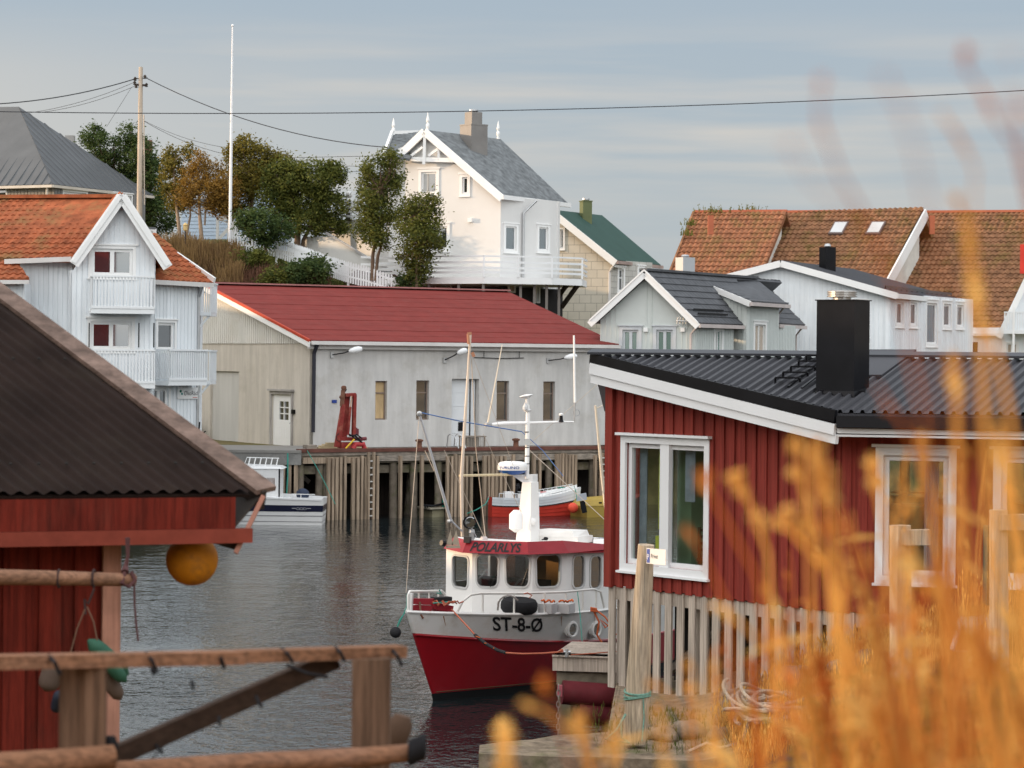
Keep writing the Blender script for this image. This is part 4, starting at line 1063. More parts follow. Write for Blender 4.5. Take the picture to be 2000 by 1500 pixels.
m = MB(); clad(m, GW, GW.sz(1030, 450)[0], GW.len, 5, lambda s: zc + (zAp - zc) * min(1, (GW.len - s) / (GW.len - sAp)) if s > sAp else zAp, [GW.rect(1094, 448, 1101, 485)], pitch=None, back=.2, kinks=(sAp,))
m.build('gable_wall', panel_mat('cream_panels', (.58, .54, .46), .93, -.37, .62, .42), t)
hw = GW.rect(1094, 448, 1101, 485); window(GW, t, hw, M_trim, M_glass, trim=.08, inset=.05)
h2 = [GS.rect(1208, 526, 1217, 568), GS.rect(1247, 524, 1256, 545)]
m = MB(); clad(m, GS, 0, se, 5, zc, h2, pitch=None, back=.2); m.build('side_wall', panel_mat('grey_panels', (.47, .455, .42), .62, .78, .62, .30), t)
for h in h2: window(GS, t, h, M_trim, M_glass, trim=.12, head=.06, rows=(.6,))
eF = GW.pt(GW.len + .35, zc, .35); rF = GW.pt(sAp, zAp + .15, .35)
eB = P(1291, 513, 134.5); eB.z = eF.z
rB = P(1172, 423, 136.5); rB.z = rF.z
slope('roof', mat('green_roof_felt', (.035, .075, .062), .75, var=.1, vs=1.0), t, [eF, eB, rB, rF], 'flat', thick=.14)
m = MB(); m.bar(eF + V((0, 0, -.18)), rF + V((0, 0, -.18)), .08, .34); m.build('bargeboard', M_trim, t)
m = MB(); m.bar(eF + V((.05, -.05, -.12)), eB + V((.05, -.05, -.12)), .18, .16); m.build('gutter', mat('rusty_pink_gutter', (.36, .27, .24), .6, var=.2), t)
m = MB(); m.bar(eF + V((.0, 0.15, -.3)), eB + V((.0, 0.1, -.3)), .1, .14); m.build('fascia', M_trim, t)
m = MB(); m.tube([GW.pt(GW.len + .3, zc - .15, .25), GW.pt(GW.len - .05, zc - .6, .1), GW.pt(GW.len - .05, 5.5, .1)], .07, 8); m.build('downpipe', M_gutter, t)
pc = P(1144, 420, 132.5); m = MB(); z0 = zat(1144, 435, 132.5); z1 = zat(1144, 394, 132.5); m.box(V((pc.x, pc.y, z0 - .6)), .5, .5, z1 - z0 + .6, .35); m.box(V((pc.x, pc.y, z1)), .56, .56, .05, .35)
co = m.build('chimney', mat('olive_sheet_chimney', (.13, .15, .07), .45, var=.1), t)
m = MB(); m.lathe(V((pc.x, pc.y, z1 + .05)), [(.12, 0), (.2, .04), (.2, .12), (.1, .15)], 12); m.build('chimney_cowl', M_steel, co)

# ================================================================= small grey house with dormer wing
M_lg = mat('pale_grey_green_board', (.55, .585, .565), .6, var=.04)
M_lg_side = M_lg
M_gtile = mat('grey_roof_tile', (.085, .088, .095), .6, var=.22, vs=2.5)
ca = XY(1357, 104.0); GF = Wall(XY(1172, 104.9), ca); sdir = V((.515, .857)); GSD = Wall(ca, ca + sdir * 14)
t = thing('grey_gable_house', 'small pale grey boarded house with grey tiled roof and a dormer wing', 'house', V((ca.x - 1.5, ca.y + 1, 2.5)))
zrk = GF.sz(1365, 634)[1]; zlk = GF.sz(1155, 630)[1]
sAp, zAp = GF.sz(1262, 534)
sl0, sr0 = GF.sz(1155, 630)[0], GF.sz(1366, 634)[0]
gf = gable(sl0, zlk, sAp, zAp, sr0, zrk)
h2 = [GF.rect(1216, 644, 1247, 690), GF.rect(1282, 644, 1314, 690)]
m = MB(); clad(m, GF, 0, GF.len, 2.5, lambda s: gf(s) - .1, h2, pitch=.21, gap=.03, dep=-.0, kinks=(sAp,));
s = 0
while s < GF.len:      # proud cover strips
    if not any(h[0] - .15 < s < h[1] + .15 for h in h2): GF.box(m, s, s + .045, 2.5, gf(s) - .15, 0, .025)
    s += .21
m.build('gable_wall', M_lg, t)
M_curt_g = glass('pane_green_curtain', (.13, .22, .20), rough=.1)
for h in h2: window(GF, t, h, M_trim, M_curt_g, cols=2, trim=.14, frame=.09, head=.05, tm=mat('pale_grey_trim', (.50, .52, .54), .5))
for x in (1258, 1330):
    r = GF.rect(x, 640, x + 8, 648); m = MB(); GF.box(m, *r, 0, .14); m.build('vent_cover', M_trim, t)
m = MB(); q0, z0 = GF.sz(1326, 627); m.tube([GF.pt(q0, z0, .0), GF.pt(q0 + .0, z0, .35), GF.pt(q0 + .5, z0 - .02, .4)], .025, 6); m.tube([GF.pt(q0 + .05, z0 - .18, .3), GF.pt(q0 - .04, z0 + .0, .3), GF.pt(q0 + .08, z0 + .18, .3)], .02, 6)
for k in range(4): m.tube([GF.pt(q0 - .02 + .12 * k, z0 - .12, .35), GF.pt(q0 - .0 + .12 * k, z0 + .14, .35)], .01, 4)
m.build('aerial', M_steel, t)
# side wall
sm = GSD.sz(1375, 640)[0]; s1 = GSD.sz(1426, 640)[0]; s2 = GSD.sz(1520, 640)[0]; s3 = GSD.sz(1553, 650)[0]
hh = [GSD.rect(1396, 646, 1409, 690)]
m = MB(); clad(m, GSD, 0, s1 + .3, 2.5, zrk - .1, hh, pitch=.16, gap=.03, dep=.02); m.build('side_wall', M_lg, t)
window(GSD, t, hh[0], M_trim, M_curt_g, cols=2, trim=.12, head=.05)
m = MB(); clad(m, GSD, s2 - .4, s3, 2.5, GSD.sz(1545, 636)[1], [], pitch=.16, gap=.03, dep=.02); m.build('side_wall', M_lg, t)
# dormer wing stands forward
dn = V((.857, -.515))
wa = XY(1374, 105.6); DWL = Wall(XY(1345, 107.0), XY(1458, 106.4)); 
dcor = XY(1458, 107.0); DWF = Wall(XY(1362, 108.9), dcor); DWS = Wall(dcor, XY(1520, 110.3))
zt0 = DWF.sz(1362, 556)[1]; zt1 = DWF.sz(1458, 590)[1]
m = MB(); clad(m, DWF, 0, DWF.len, 3, lambda s: zt0 + (zt1 - zt0) * s / DWF.len, pitch=.2, gap=.03, dep=.02, back=.15); m.build('dormer_side_wall', M_lg, t)
hd_ = [DWS.rect(1473, 634, 1494, 690)]; zs = DWS.sz(1490, 592)[1]
m = MB(); clad(m, DWS, 0, DWS.len, 3, zs, hd_, pitch=.16, gap=.03, dep=.02, back=.15); m.build('dormer_front_wall', M_lg, t)
window(DWS, t, hd_[0], M_trim, glass('pale_glass', (.42, .34, .26), rough=.15), cols=2, trim=.13, head=.05)
# roofs
fo = .4
eF = GF.pt(sr0, zrk + .05, fo); rF = GF.pt(sAp, zAp + .1, fo); lF = GF.pt(sl0, zlk + .05, fo)
S3 = V((sdir.x, sdir.y, 0))
rB = rF + S3 * 14
eM = GSD.pt(s1 + .6, eF.z, (eF.xy - ca).dot(GSD.n))
slope('roof', M_gtile, t, [eF, V((eM.x, eM.y, eF.z)), rF + S3 * 8.5, rF], 'flattile', thick=.12)
slope('roof', M_gtile, t, [rF + S3 * 13, lF + S3 * 13, lF, rF], 'flattile', thick=.12)
e2 = P(1518, 632, 110.6); e3 = P(1572, 636, 115.2); r3 = P(1478, 545, 117.5); r2 = P(1440, 545, 113)
e3.z = e2.z
slope('roof', M_gtile, t, [e2, e3, r3, r2], 'flattile', thick=.12)
d0 = P(1465, 589, 106.3); d1 = P(1540, 589, 110.6); d1.z = d0.z; d2 = P(1475, 545, 113.6); d3 = P(1336, 536, 110.0); d2.z = d3.z
slope('dormer_roof', M_gtile, t, [d0, d1, d2, d3], 'flattile', thick=.1)
m = MB(); m.bar(d0 + V((0, 0, -.1)), d3 + V((0, 0, -.1)), .08, .24); m.build('bargeboard', M_trim, t)
for p0, p1 in ((eF, rF), (lF, rF)):
    m = MB(); m.bar(p0 + V((0, -.03, -.14)), p1 + V((0, -.03, -.14)), .07, .26); m.bar(p0 + V((0, -.0, .02)), p1 + V((0, 0, .02)), .2, .06); m.build('bargeboard', M_trim, t)
m = MB(); m.bar(rF + V((0, 0, .05)), rF + S3 * 10.5 + V((0, 0, .05)), .25, .1); m.build('ridge_cap', M_gtile, t)
M_pinkg = mat('pinkish_gutter', (.50, .44, .42), .45)
for p0, p1 in ((eF, V((eM.x, eM.y, eF.z))), (d0, d1), (e2, e3)):
    m = MB(); m.bar(p0 + V((.04, -.06, -.1)), p1 + V((.04, -.06, -.1)), .13, .15); m.build('gutter', M_pinkg, t)
for p in (eF + V((.0, .1, -.1)), e3 + V((-.1, .1, -.1)), d1 + V((-.15, .1, -.1))):
    m = MB(); m.tube([p, p + V((-.25, .25, -.35)), V((p.x - .28, p.y + .25, 2.6))], .045, 6); m.build('downpipe', M_pinkg, t)
m = MB()
for f in (.12, .2): a = eF.lerp(rF, f) + V((0, 0, .15)); m.bar(a + S3 * .6, a + S3 * 3.3, .04, .08)
m.build('snow_guard', M_black, t)
m = MB(); pc = P(1338, 540, 109); z1 = zat(1338, 503, 109); m.box(V((pc.x, pc.y, z1 - 1.4)), .6, .6, 1.4, .5); co = m.build('chimney', mat('pale_sheet_chimney', (.42, .44, .46), .5, metal=.3, var=.06), t)
m = MB(); m.lathe(V((pc.x, pc.y, z1)), [(.13, 0), (.18, .06), (.13, .12)], 10); m.build('chimney_cowl', M_steel, co)

# ================================================================= large white house with low dark roof
cb = XY(1737, 116.5); HF = Wall(XY(1395, 117.6), cb); HS = Wall(cb, XY(1899, 127.0))
t = thing('white_gable_house', 'large white boarded house with a low dark felt roof and black chimney', 'house', V((cb.x - 3, cb.y + 2, 2.5)))
sAp, zAp = HF.sz(1525, 513); zR = HF.sz(1752, 574)[1]; sR = HF.sz(1752, 574)[0]; zL = HF.sz(1395, 545)[1]
gf = gable(0, zL, sAp, zAp, sR, zR)
hk = HF.rect(1655, 588, 1693, 656)
m = MB(); clad(m, HF, 0, HF.len, 2.5, lambda s: gf(s) - .15, [hk], pitch=.24, gap=.04, dep=.025, kinks=(sAp,)); m.build('gable_wall', M_cool, t)
window(HF, t, hk, M_trim, M_glass, trim=.1)
zs = HS.sz(1800, 577)[1]
h5 = [HS.rect(1750, 590, 1763, 634), HS.rect(1777, 591, 1790, 635), HS.rect(1809, 592, 1829, 672), HS.rect(1842, 594, 1856, 638), HS.rect(1868, 596, 1881, 638)]
m = MB(); clad(m, HS, 0, HS.len, 2.5, zs, h5, pitch=.24, gap=.04, dep=.025); m.build('side_wall', M_cool, t)
for i, h in enumerate(h5): window(HS, t, h, M_trim, bpy.data.materials['villa_blue_glass'] if i == 2 else M_glass, trim=.14, head=.05, frame=.1)
fo = .4
rF = HF.pt(sAp, zAp + .1, fo); eF = HF.pt(sR, zR + .05, fo); lF = HF.pt(-.3, zL - .0, fo)
HS3 = V((HS.u.x, HS.u.y, 0))
eB = P(1880, 580, 127.5); eB.z = eF.z; rB = P(1665, 523, 128.5); rB.z = rF.z
M_felt = mat('dark_felt_roof', (.045, .046, .052), .8, var=.12)
slope('roof', M_felt, t, [eF, eB, rB, rF], 'flat', thick=.14)
slope('roof', M_felt, t, [lF + (rB - rF), lF, rF, rB], 'flat', thick=.14)
for p0 in (eF, lF):
    m = MB(); m.bar(p0 + V((0, -.02, -.16)), rF + V((0, -.02, -.16)), .08, .3); m.build('bargeboard', M_trim, t)
m = MB(); m.bar(eF + V((0, -.05, -.16)), eB + V((0, -.05, -.16)), .1, .22); m.build('gutter', M_trim, t)
m = MB(); a = eF.lerp(rF, .1) + V((0, 0, .12)); b = eB.lerp(rB, .1) + V((0, 0, .12)); m.bar(a, b, .04, .12)
for k in range(14): p = a.lerp(b, k / 13); m.bar(p, p + V((0, .2, -.1)), .04, .04)
m.build('snow_guard', M_black, t)
m = MB(); pc = P(1616, 524, 120.5); z1 = zat(1616, 483, 120.5); m.box(V((pc.x, pc.y, z1 - 1.6)), .56, .56, 1.6, .5); co = m.build('chimney', M_black, t)
m = MB(); m.lathe(V((pc.x, pc.y, z1)), [(.1, 0), (.17, .05), (.12, .16), (.02, .18)], 10); m.build('chimney_cowl', M_steel, co, smooth=True)
# small bits behind it on the right
t = thing('white_balcony_house', 'white house with slatted balcony at the right edge behind the orange tiled roof', 'house', P(1960, 650, 134))
EW = Wall(XY(1899, 133), XY(2100, 131)); m = MB(); clad(m, EW, 0, EW.len, 2.5, EW.sz(1950, 640)[1] + .0, [EW.rect(1966, 671, 1986, 690)], pitch=.25); m.build('wall', M_cool, t)
window(EW, t, EW.rect(1966, 671, 1986, 690), M_trim, bpy.data.materials['pale_glass'], cols=2, trim=.1)
m = MB(); EW.box(m, .0, 1.45, EW.sz(1920, 656)[1], EW.sz(1920, 651)[1], .0, .3); m.build('fascia', M_trim, t)
m = MB(); r_ = EW.rect(1900, 668, 1910, 690); EW.box(m, *r_, .03, .06); m.build('door', M_black, t)
m = MB(); r_ = EW.rect(1968, 612, 2060, 645); s = r_[0]
while s < r_[1]: EW.box(m, s, s + .07, r_[2], r_[3], .9, .94); s += .13
EW.box(m, r_[0], r_[1], r_[3], r_[3] + .07, .86, .98); EW.box(m, r_[0], r_[1], r_[2] - .2, r_[2], 0, .98); m.build('balcony', M_white_slat, t)
m = MB()
for x in (1985, 2030): r_ = EW.rect(x, 600, x + 4, 690); EW.box(m, *r_, .9, 1.0)
m.build('balcony_post', M_trim, t)
ul = EW.rect(1950, 560, 2100, 640)
m = MB(); m.prism([EW.P(1957, 655, -.05), EW.P(2100, 655, -.05), EW.P(2100, 480, -.05), EW.P(2020, 520, -.05)], V((0, .3, 0))); m.build('gable_wall', M_cool, t)
m = MB(); m.bar(EW.P(1953, 660, .3), EW.P(2030, 500, .3), .08, .3); m.build('bargeboard', M_trim, t)
m = MB(); r_ = EW.rect(1996, 478, 2010, 535); EW.box(m, *r_, .4, .5); m.build('red_frame', mat('bright_red_frame', (.5, .04, .03), .5), t)

# ================================================================= three orange tiled roofs on the right
M_terra2 = mat('mossy_clay_tile', (.215, .105, .055), .9, var=.5, vs=2.6, stain=(.12, .085, .022), stain_amt=.9, stain_s=.6)
M_brick = mat('terracotta', (.42, .13, .07), .8)
M_pale = mat('cream_render', (.62, .60, .55), .8)
def tile_house(nm, label, tl, tr, bl, br, dt, db, m, verge=None):
    t = thing(nm, label, 'house', V((P((bl + br) / 2, 655, db).x, db, 5)))
    z1 = zat((tl + tr) / 2, 414, dt)
    w_ = (tr - tl) / 5000 * dt * .28
    a = P(tl, 414, dt + w_ / 2); b = P(tr, 414, dt - w_ / 2); a.z = b.z = z1
    e0 = P(bl, 655, db + w_ / 2); e1 = P(br, 655, db - w_ / 2); e0.z = e1.z = zat((bl + br) / 2, 655, db)
    ud = (a + b) / 2 - (e0 + e1) / 2
    slope('roof', m, t, [e0, e1, b, a], 'bigtile', udir=ud, thick=.2)
    q = MB(); q.bar(a + V((0, 0, .05)), b + V((0, 0, .05)), .3, .14); q.build('ridge_cap', M_brick, t)
    bk_ = V((a - e0).xy.to_tuple() + (0,)) * .9; slope('roof', m, t, [b + bk_ - V((0, 0, 6.5)), a + bk_ - V((0, 0, 6.5)), a, b], 'flat', thick=.2)
    q = MB()
    W_ = Wall(e0.xy + V((.3, .4)), e1.xy + V((-.3, .4))); W_.box(q, 0, W_.len, 2.5, e0.z, -.3, 0); W2_ = Wall(a.xy, b.xy)
    q.prism([V((e0.x + .35, e0.y + .4, 2.5)), V((e0.x + .35, e0.y + .4, e0.z)), V((a.x + .35, a.y, z1 - .3)), V((a.x + .35, a.y, 2.5))], V((.2, 0, 0)))
    q.prism([V((e1.x - .5, e1.y + .4, 2.5)), V((e1.x - .5, e1.y + .4, e1.z)), V((b.x - .5, b.y, z1 - .3)), V((b.x - .5, b.y, 2.5))], V((.2, 0, 0)))
    q.build('wall', M_pale, t)
    q = MB(); q.bar(e0 + V((-.05, 0, -.05)), a + V((-.05, 0, -.05)), .12, .3); q.build('bargeboard', verge or M_terra2, t)
    return t, a, b, e0, e1
t1, a, b, e0, e1 = tile_house('tiled_house', 'leftmost house of the row with brighter orange tiled roof and small vent stack', 1357, 1537, 1262, 1440, 152, 144.5, mat('faded_clay_tile', (.27, .115, .06), .88, var=.4, vs=2.6, stain=(.16, .12, .04), stain_amt=.8, stain_s=.6))
q = MB(); p = P(1388, 441, 149); q.box(p + V((0, 0, -.5)), .32, .32, 1.1); q.build('vent_stack', M_brick, t1)
t2, a, b, e0, e1 = tile_house('tiled_house', 'middle house of the row with two skylights in its mossy orange roof', 1537, 1806, 1440, 1674, 151.9, 144.2, M_terra2)
q = MB(); q.bar(e1 + V((.1, -.1, -.12)), b + V((.1, -.1, -.12)), .1, .65); q.build('bargeboard', M_trim, t2)
ud = (b - e1).normalized(); ee = (e1 - e0).normalized(); nn = ee.cross(ud).normalized()
for (x0, y0) in ((1619, 467), (1691, 467)):
    # point on the roof plane
    def onroof(px, py):
        ray = P(px, py, 100.0) - V((0, 0, ZC)); o_ = V((0, 0, ZC)); den = ray.dot(nn); return o_ + ray * ((b - o_).dot(nn) / den)
    c0 = onroof(x0, y0); c1 = onroof(x0 + 28, y0); c2 = onroof(x0 + 41, y0 - 24); c3 = onroof(x0 + 13, y0 - 24)
    q = MB(); q.prism([c + nn * .24 for c in (c0, c1, c2, c3)], nn * .18); fo_ = q.build('skylight', mat('skylight_frame', (.14, .10, .09), .5), t2)
    ce = (c0 + c1 + c2 + c3) / 4
    q = MB(); q.face([ce + (c - ce) * .82 + nn * .435 for c in (c0, c1, c2, c3)]); q.build('pane', glass('skylight_glass', (.45, .45, .44), rough=.25) if 'skylight_glass' not in bpy.data.materials else bpy.data.materials['skylight_glass'], fo_)
t3, a, b, e0, e1 = tile_house('tiled_house', 'rightmost house of the row, its mossy orange roof stepped down behind the white bargeboard', 1806, 2140, 1690, 2040, 152.6, 145.2, M_terra2)
q = MB(); p = P(1820, 441, 150.6); q.box(p + V((0, 0, -.5)), .3, .3, 1.1); q.build('vent_stack', M_brick, t3)
# weeds on the ridge
M_leafdry = leafmat('ridge_weeds', (.10, .11, .02), (.22, .20, .05))
def weeds(name, label, pts, n, h, m, cat='weeds'):
    q = MB(); rr = random.Random(len(label))
    for (c, sx) in pts:
        for _ in range(n):
            b = c + V((rr.gauss(0, sx), rr.gauss(0, .1), 0)); tip = b + V((rr.gauss(0, .12), rr.gauss(0, .1), h * rr.uniform(.4, 1.1)))
            w_ = V((.03, 0, 0)); q.face([b - w_, b + w_, tip])
            for k in range(3):
                p = b.lerp(tip, rr.random()); a = rr.uniform(0, 6.3); r_ = .08; q.face([p, p + V((math.cos(a) * r_, .02, math.sin(a) * r_)), p + V((math.cos(a + .9) * r_, 0, math.sin(a + .9) * r_))])
    return tag(q.build(name, m), label, cat, kind='stuff')
weeds('roof_weeds', 'green weeds growing along the ridge of the leftmost tiled roof', [(P(1390, 414, 152), .6), (P(1465, 413, 152), .5), (P(1348, 440, 151), .2), (P(1342, 460, 150.5), .2)], 26, .45, M_leafdry)

# ================================================================= flagpole, power poles, wires
m = MB(); b = P(449, 480, 123.6); tp = P(454.5, 50, 123.6); m.tube([b + V((0, 0, -.15)), b.lerp(tp, .5), tp], [.085, .07, .035], 10); m.sphere(tp, .07, 8)
t = tag(m.build('flagpole', mat('white_pole', (.75, .76, .78), .35), smooth=True), 'tall slender white flagpole on the grassy hill', 'flagpole')
t = thing('power_pole', 'wooden power pole with insulators rising from the dark green trees', 'utility pole', P(272, 470, 129))
m = MB(); tp = P(275, 131, 129); bt = P(272, 470, 129); m.tube([bt, bt.lerp(tp, .5), tp], [.15, .13, .10], 10); m.build('pole', mat('pole_wood', (.48, .40, .32), .8, var=.25, vs=4, stretch=(3, 3, .3)), t, smooth=True)
m = MB(); m.bar(P(264, 165, 129), P(287, 167, 129), .1, .1); m.bar(P(262, 154, 129), P(288, 152, 129), .05, .05); m.build('crossarm', M_darkwood, t)
for x, y in ((264, 154), (283, 150), (263, 162), (286, 166), (266, 168)):
    m = MB(); m.lathe(P(x, y, 128.9) - V((0, 0, .1)), [(.04, 0), (.09, .03), (.05, .08), (.09, .12), (.03, .2)], 8); m.build('insulator', M_darkwood, t)
m = MB(); tp = P(281, 224, 140); bt = P(282, 400, 140); m.tube([bt, tp], .035, 8); tag(m.build('distant_pole', MATS['pole_wood']), 'thin second pole right behind the power pole', 'utility pole')
def wire(name, label, pts, r=.018, sag=None):
    q = MB(); out = []
    for (a, b) in zip(pts, pts[1:]):
        n = 14
        for k in range(n + (b is pts[-1])):
            f = k / n; p = a.lerp(b, f); p.z -= (sag or 0) * 4 * f * (1 - f); out.append(p)
    q.tube(out, r, 5); return tag(q.build(name, mat('wire_black', (.03, .03, .035), .6)), label, 'power line', 'overhead wires')
wire('overhead_wire', 'long nearly level overhead wire crossing the whole sky above the villa roof', [P(-60, 217, 112), P(1000, 215.5, 112), P(2080, 172, 112)], .02, sag=.12)
wire('overhead_wire', 'overhead wire sagging from the power pole down to the villa roof', [P(283, 151, 129), P(757, 288, 121)], .022, sag=.65)
wire('overhead_wire', 'thick overhead wire from the power pole out of the left picture edge, topmost', [P(-60, 205, 120), P(264, 154, 129)], .026, sag=.3)
wire('overhead_wire', 'middle wire from the power pole towards the grey hipped roof', [P(60, 220, 133), P(264, 160, 129)], .012, sag=.2)
wire('overhead_wire', 'lower wire from the power pole towards the grey hipped roof', [P(75, 220, 133), P(264, 168, 129)], .012, sag=.2)
wire('overhead_wire', 'steep thin guy wire left of the power pole', [P(208, 248, 129), P(256, 172, 129)], .009)
wire('overhead_wire', 'upper wire from the thin second pole to the olive trees', [P(282, 236, 140), P(440, 288, 133)], .011, sag=.2)
wire('overhead_wire', 'lower wire from the thin second pole to the olive trees', [P(282, 237, 140), P(440, 301, 133)], .013, sag=.2)
wire('overhead_wire', 'thin wire between the olive trees and the villa gable, topmost of three', [P(430, 311, 131), P(760, 304, 124)], .012)
wire('overhead_wire', 'thin wire between the round tree and the slim tree, middle of three', [P(668, 324, 131), P(715, 325, 124)], .011)
wire('overhead_wire', 'thin wire between the round tree and the slim tree, lowest of three', [P(670, 335, 131), P(712, 335, 124)], .011)

# ================================================================= white picket fence running down the slope
t = thing('picket_fence', 'white picket fence running down the hillside to the warehouse roof', 'fence', P(600, 510, 122))
def ground_hit(px, y0): return V((px, y0))
pts = [P(453, 487, 124), P(475, 487, 123.8), P(510, 492, 123.4), P(540, 498, 122.8), P(575, 512, 122), P(600, 520, 121), P(640, 535, 119.6), P(680, 548, 118.4), P(720, 558, 117.6), P(770, 575, 116.8)]
m = MB(); k = 0; mr = MB()
for a, b in zip(pts, pts[1:]):
    n = max(1, round((b - a).xy.length / .155))
    for i in range(n):
        p = a.lerp(b, i / n); hgt = .92 + random.uniform(-.02, .02); m.box(p + V((0, 0, -.1)), .085, .03, hgt); 
        m.prism([p + V((-.0425, -.015, hgt - .1)), p + V((.0425, -.015, hgt - .1)), p + V((0, -.015, hgt - .04))], V((0, .03, 0)))
    for z in (.2, .65): mr.bar(a + V((0, .03, z)), b + V((0, .03, z)), .04, .08)
m.build('pickets', M_white_slat, t); mr.build('rails', M_white_slat, t)
m = MB()
for p in pts: m.box(p + V((0, .08, -.6)), .1, .1, 1.4)
m.build('fence_posts', M_white_slat, t)
t = thing('garden_lamp', 'small garden lamp on a post among the bushes left of the flagpole', 'lamp', P(362, 470, 122))
m = MB(); p = P(362, 452, 122); m.tube([p + V((0, 0, -.9)), p], .03, 6); m.build('post', M_darkwood, t)
m = MB(); m.lathe(p, [(.05, 0), (.11, .06), (.11, .28), (.14, .3), (.02, .42)], 8); m.build('lantern', mat('brass', (.55, .40, .18), .4), t)
# ================================================================= trees
def tree(label, blobs, trunks, d, leafm, barkm, name='tree', cat='tree', leaf=.175, dens=1.0, group=None, twig=True):
    """blobs: (px, py, rx, ry) crown masses in photo pixels at distance d; trunks: lists of (px, py, radius)"""
    rr = random.Random(hash(label) % 1000 if False else sum(map(ord, label)))
    b0 = P(trunks[0][0][0], trunks[0][0][1], d)
    t = thing(name, label, cat, b0, group)
    k = d / F
    tm = MB()
    for tr in trunks:
        pts = [P(x, y, d + rr.uniform(-.1, .1)) for x, y, r in tr]; tm.tube(pts, [r for _, _, r in tr], 8)
    centers = []
    cm = MB()
    for (x, y, rx, ry) in blobs:
        c = P(x, y, d + rr.uniform(-.5, .5)); RX, RZ = rx * k, ry * k; RY = (RX + RZ) * .5
        n = max(8, int(RX * RZ * 60 * dens * (123.0 / d) ** 2))
        for _ in range(n):
            while True:
                q = V((rr.uniform(-1, 1), rr.uniform(-1, 1), rr.uniform(-1, 1)))
                if .12 < q.length < 1: break
            q = q.normalized() * (q.length ** .6)
            cc = c + V((q.x * RX, q.y * RY, q.z * RZ)); centers.append(cc)
            s = rr.uniform(.20, .38)
            for _ in range(46):
                g = V((rr.gauss(0, 1), rr.gauss(0, 1), rr.gauss(0, .85))) * s * .62
                p = cc + g
                a = V((rr.gauss(0, 1), rr.gauss(0, 1), rr.gauss(0, .6))).normalized(); b = a.cross(V((rr.gauss(0, 1), rr.gauss(0, 1), rr.gauss(0, 1)))).normalized()
                L_ = leaf * rr.uniform(.6, 1.25); W_ = L_ * .45
                cm.face([p - a * L_ * .5, p + b * W_ * .5, p + a * L_ * .5, p - b * W_ * .5])
    base = P(*trunks[0][-1][:2], d)
    tops = [P(tr[-1][0], tr[-1][1], d) for tr in trunks]; mids = [P(tr[max(0, len(tr) - 2)][0], tr[max(0, len(tr) - 2)][1], d) for tr in trunks]
    if twig:
        for i, cc in enumerate(centers):
            if i % 4: continue
            s0 = min(tops + mids, key=lambda q: (q - cc).length)
            md = s0.lerp(cc, .5) + V((rr.gauss(0, .1), rr.gauss(0, .1), rr.gauss(0, .1) - .08))
            tm.tube([s0, md, cc], [.035, .022, .01], 4, cap=False)
    tm.build('trunk', barkm, t, smooth=True)
    cm.build('crown', leafm, t)
    return t
LF_dark = leafmat('leaves_dark_green', (.028, .055, .018), (.10, .14, .04))
LF_olive = leafmat('leaves_olive', (.08, .075, .015), (.24, .19, .035))
LF_gold = leafmat('leaves_gold_brown', (.15, .085, .018), (.34, .20, .04))
LF_green = leafmat('leaves_mid_green', (.045, .065, .015), (.17, .175, .035))
BK = mat('bark_brown', (.16, .11, .075), .9, var=.3, vs=5, bump=.5)
BK_w = mat('bark_pale', (.34, .25, .18), .9, var=.3, vs=5)
tree('dark green bushy tree nearest the grey hipped roof', [(185, 262, 16, 24), (205, 290, 34, 26), (222, 330, 40, 34), (250, 370, 34, 40), (165, 272, 10, 12)], [[(225, 470, .16), (222, 400, .12), (215, 330, .06)]], 143.5, LF_dark, BK, dens=1.5)
tree('dark green bushy tree in front of the power pole', [(250, 262, 20, 20), (270, 300, 36, 34), (292, 330, 26, 34), (285, 385, 44, 46), (310, 420, 34, 38), (275, 440, 30, 30)], [[(285, 478, .18), (280, 400, .13), (272, 310, .06)]], 142.5, LF_dark, BK, dens=1.5)
tree('upright olive tree between the dark trees and the golden tree', [(337, 305, 14, 18), (338, 345, 22, 40), (350, 385, 24, 28), (367, 300, 9, 14)], [[(352, 470, .10), (345, 400, .07), (338, 320, .03)], [(362, 470, .08), (372, 420, .05), (368, 380, .03)]], 126.8, LF_olive, BK_w, dens=1.5)
tree('golden brown tree left of the flagpole', [(385, 318, 18, 20), (400, 345, 40, 30), (405, 380, 42, 30), (440, 375, 26, 34), (365, 375, 20, 26), (430, 405, 28, 20)], [[(394, 470, .11), (390, 420, .08), (388, 360, .05)], [(400, 440, .05), (402, 400, .04), (420, 370, .02)]], 126.0, LF_gold, BK_w, dens=1.5, leaf=.14)
tree('tall olive tree directly behind the flagpole', [(462, 300, 20, 26), (480, 285, 18, 18), (505, 300, 20, 18), (530, 305, 16, 14), (470, 345, 26, 30), (500, 350, 40, 34), (545, 330, 32, 26), (460, 395, 30, 26)], [[(490, 480, .15), (490, 420, .12), (495, 350, .06)]], 127.4, LF_olive, BK, dens=1.6)
tree('broad round green tree with forked trunk at the picket fence', [(560, 345, 42, 32), (610, 350, 46, 32), (650, 345, 22, 28), (540, 390, 38, 36), (590, 395, 56, 36), (640, 400, 34, 32), (600, 435, 60, 26), (655, 440, 22, 18), (640, 325, 22, 12)], [[(580, 515, .20), (581, 470, .16), (583, 440, .11), (570, 380, .06)], [(590, 510, .12), (592, 470, .10), (612, 430, .07), (625, 380, .04)], [(581, 468, .07), (560, 448, .05), (545, 420, .03)]], 125.6, LF_green, BK, dens=1.5)
tree('low spreading green bush right of the flagpole', [(480, 430, 22, 16), (510, 440, 36, 26), (545, 445, 24, 22), (520, 468, 28, 12)], [[(520, 492, .08), (515, 460, .05)]], 122, LF_dark, BK, name='bush', cat='bush', dens=1.5)
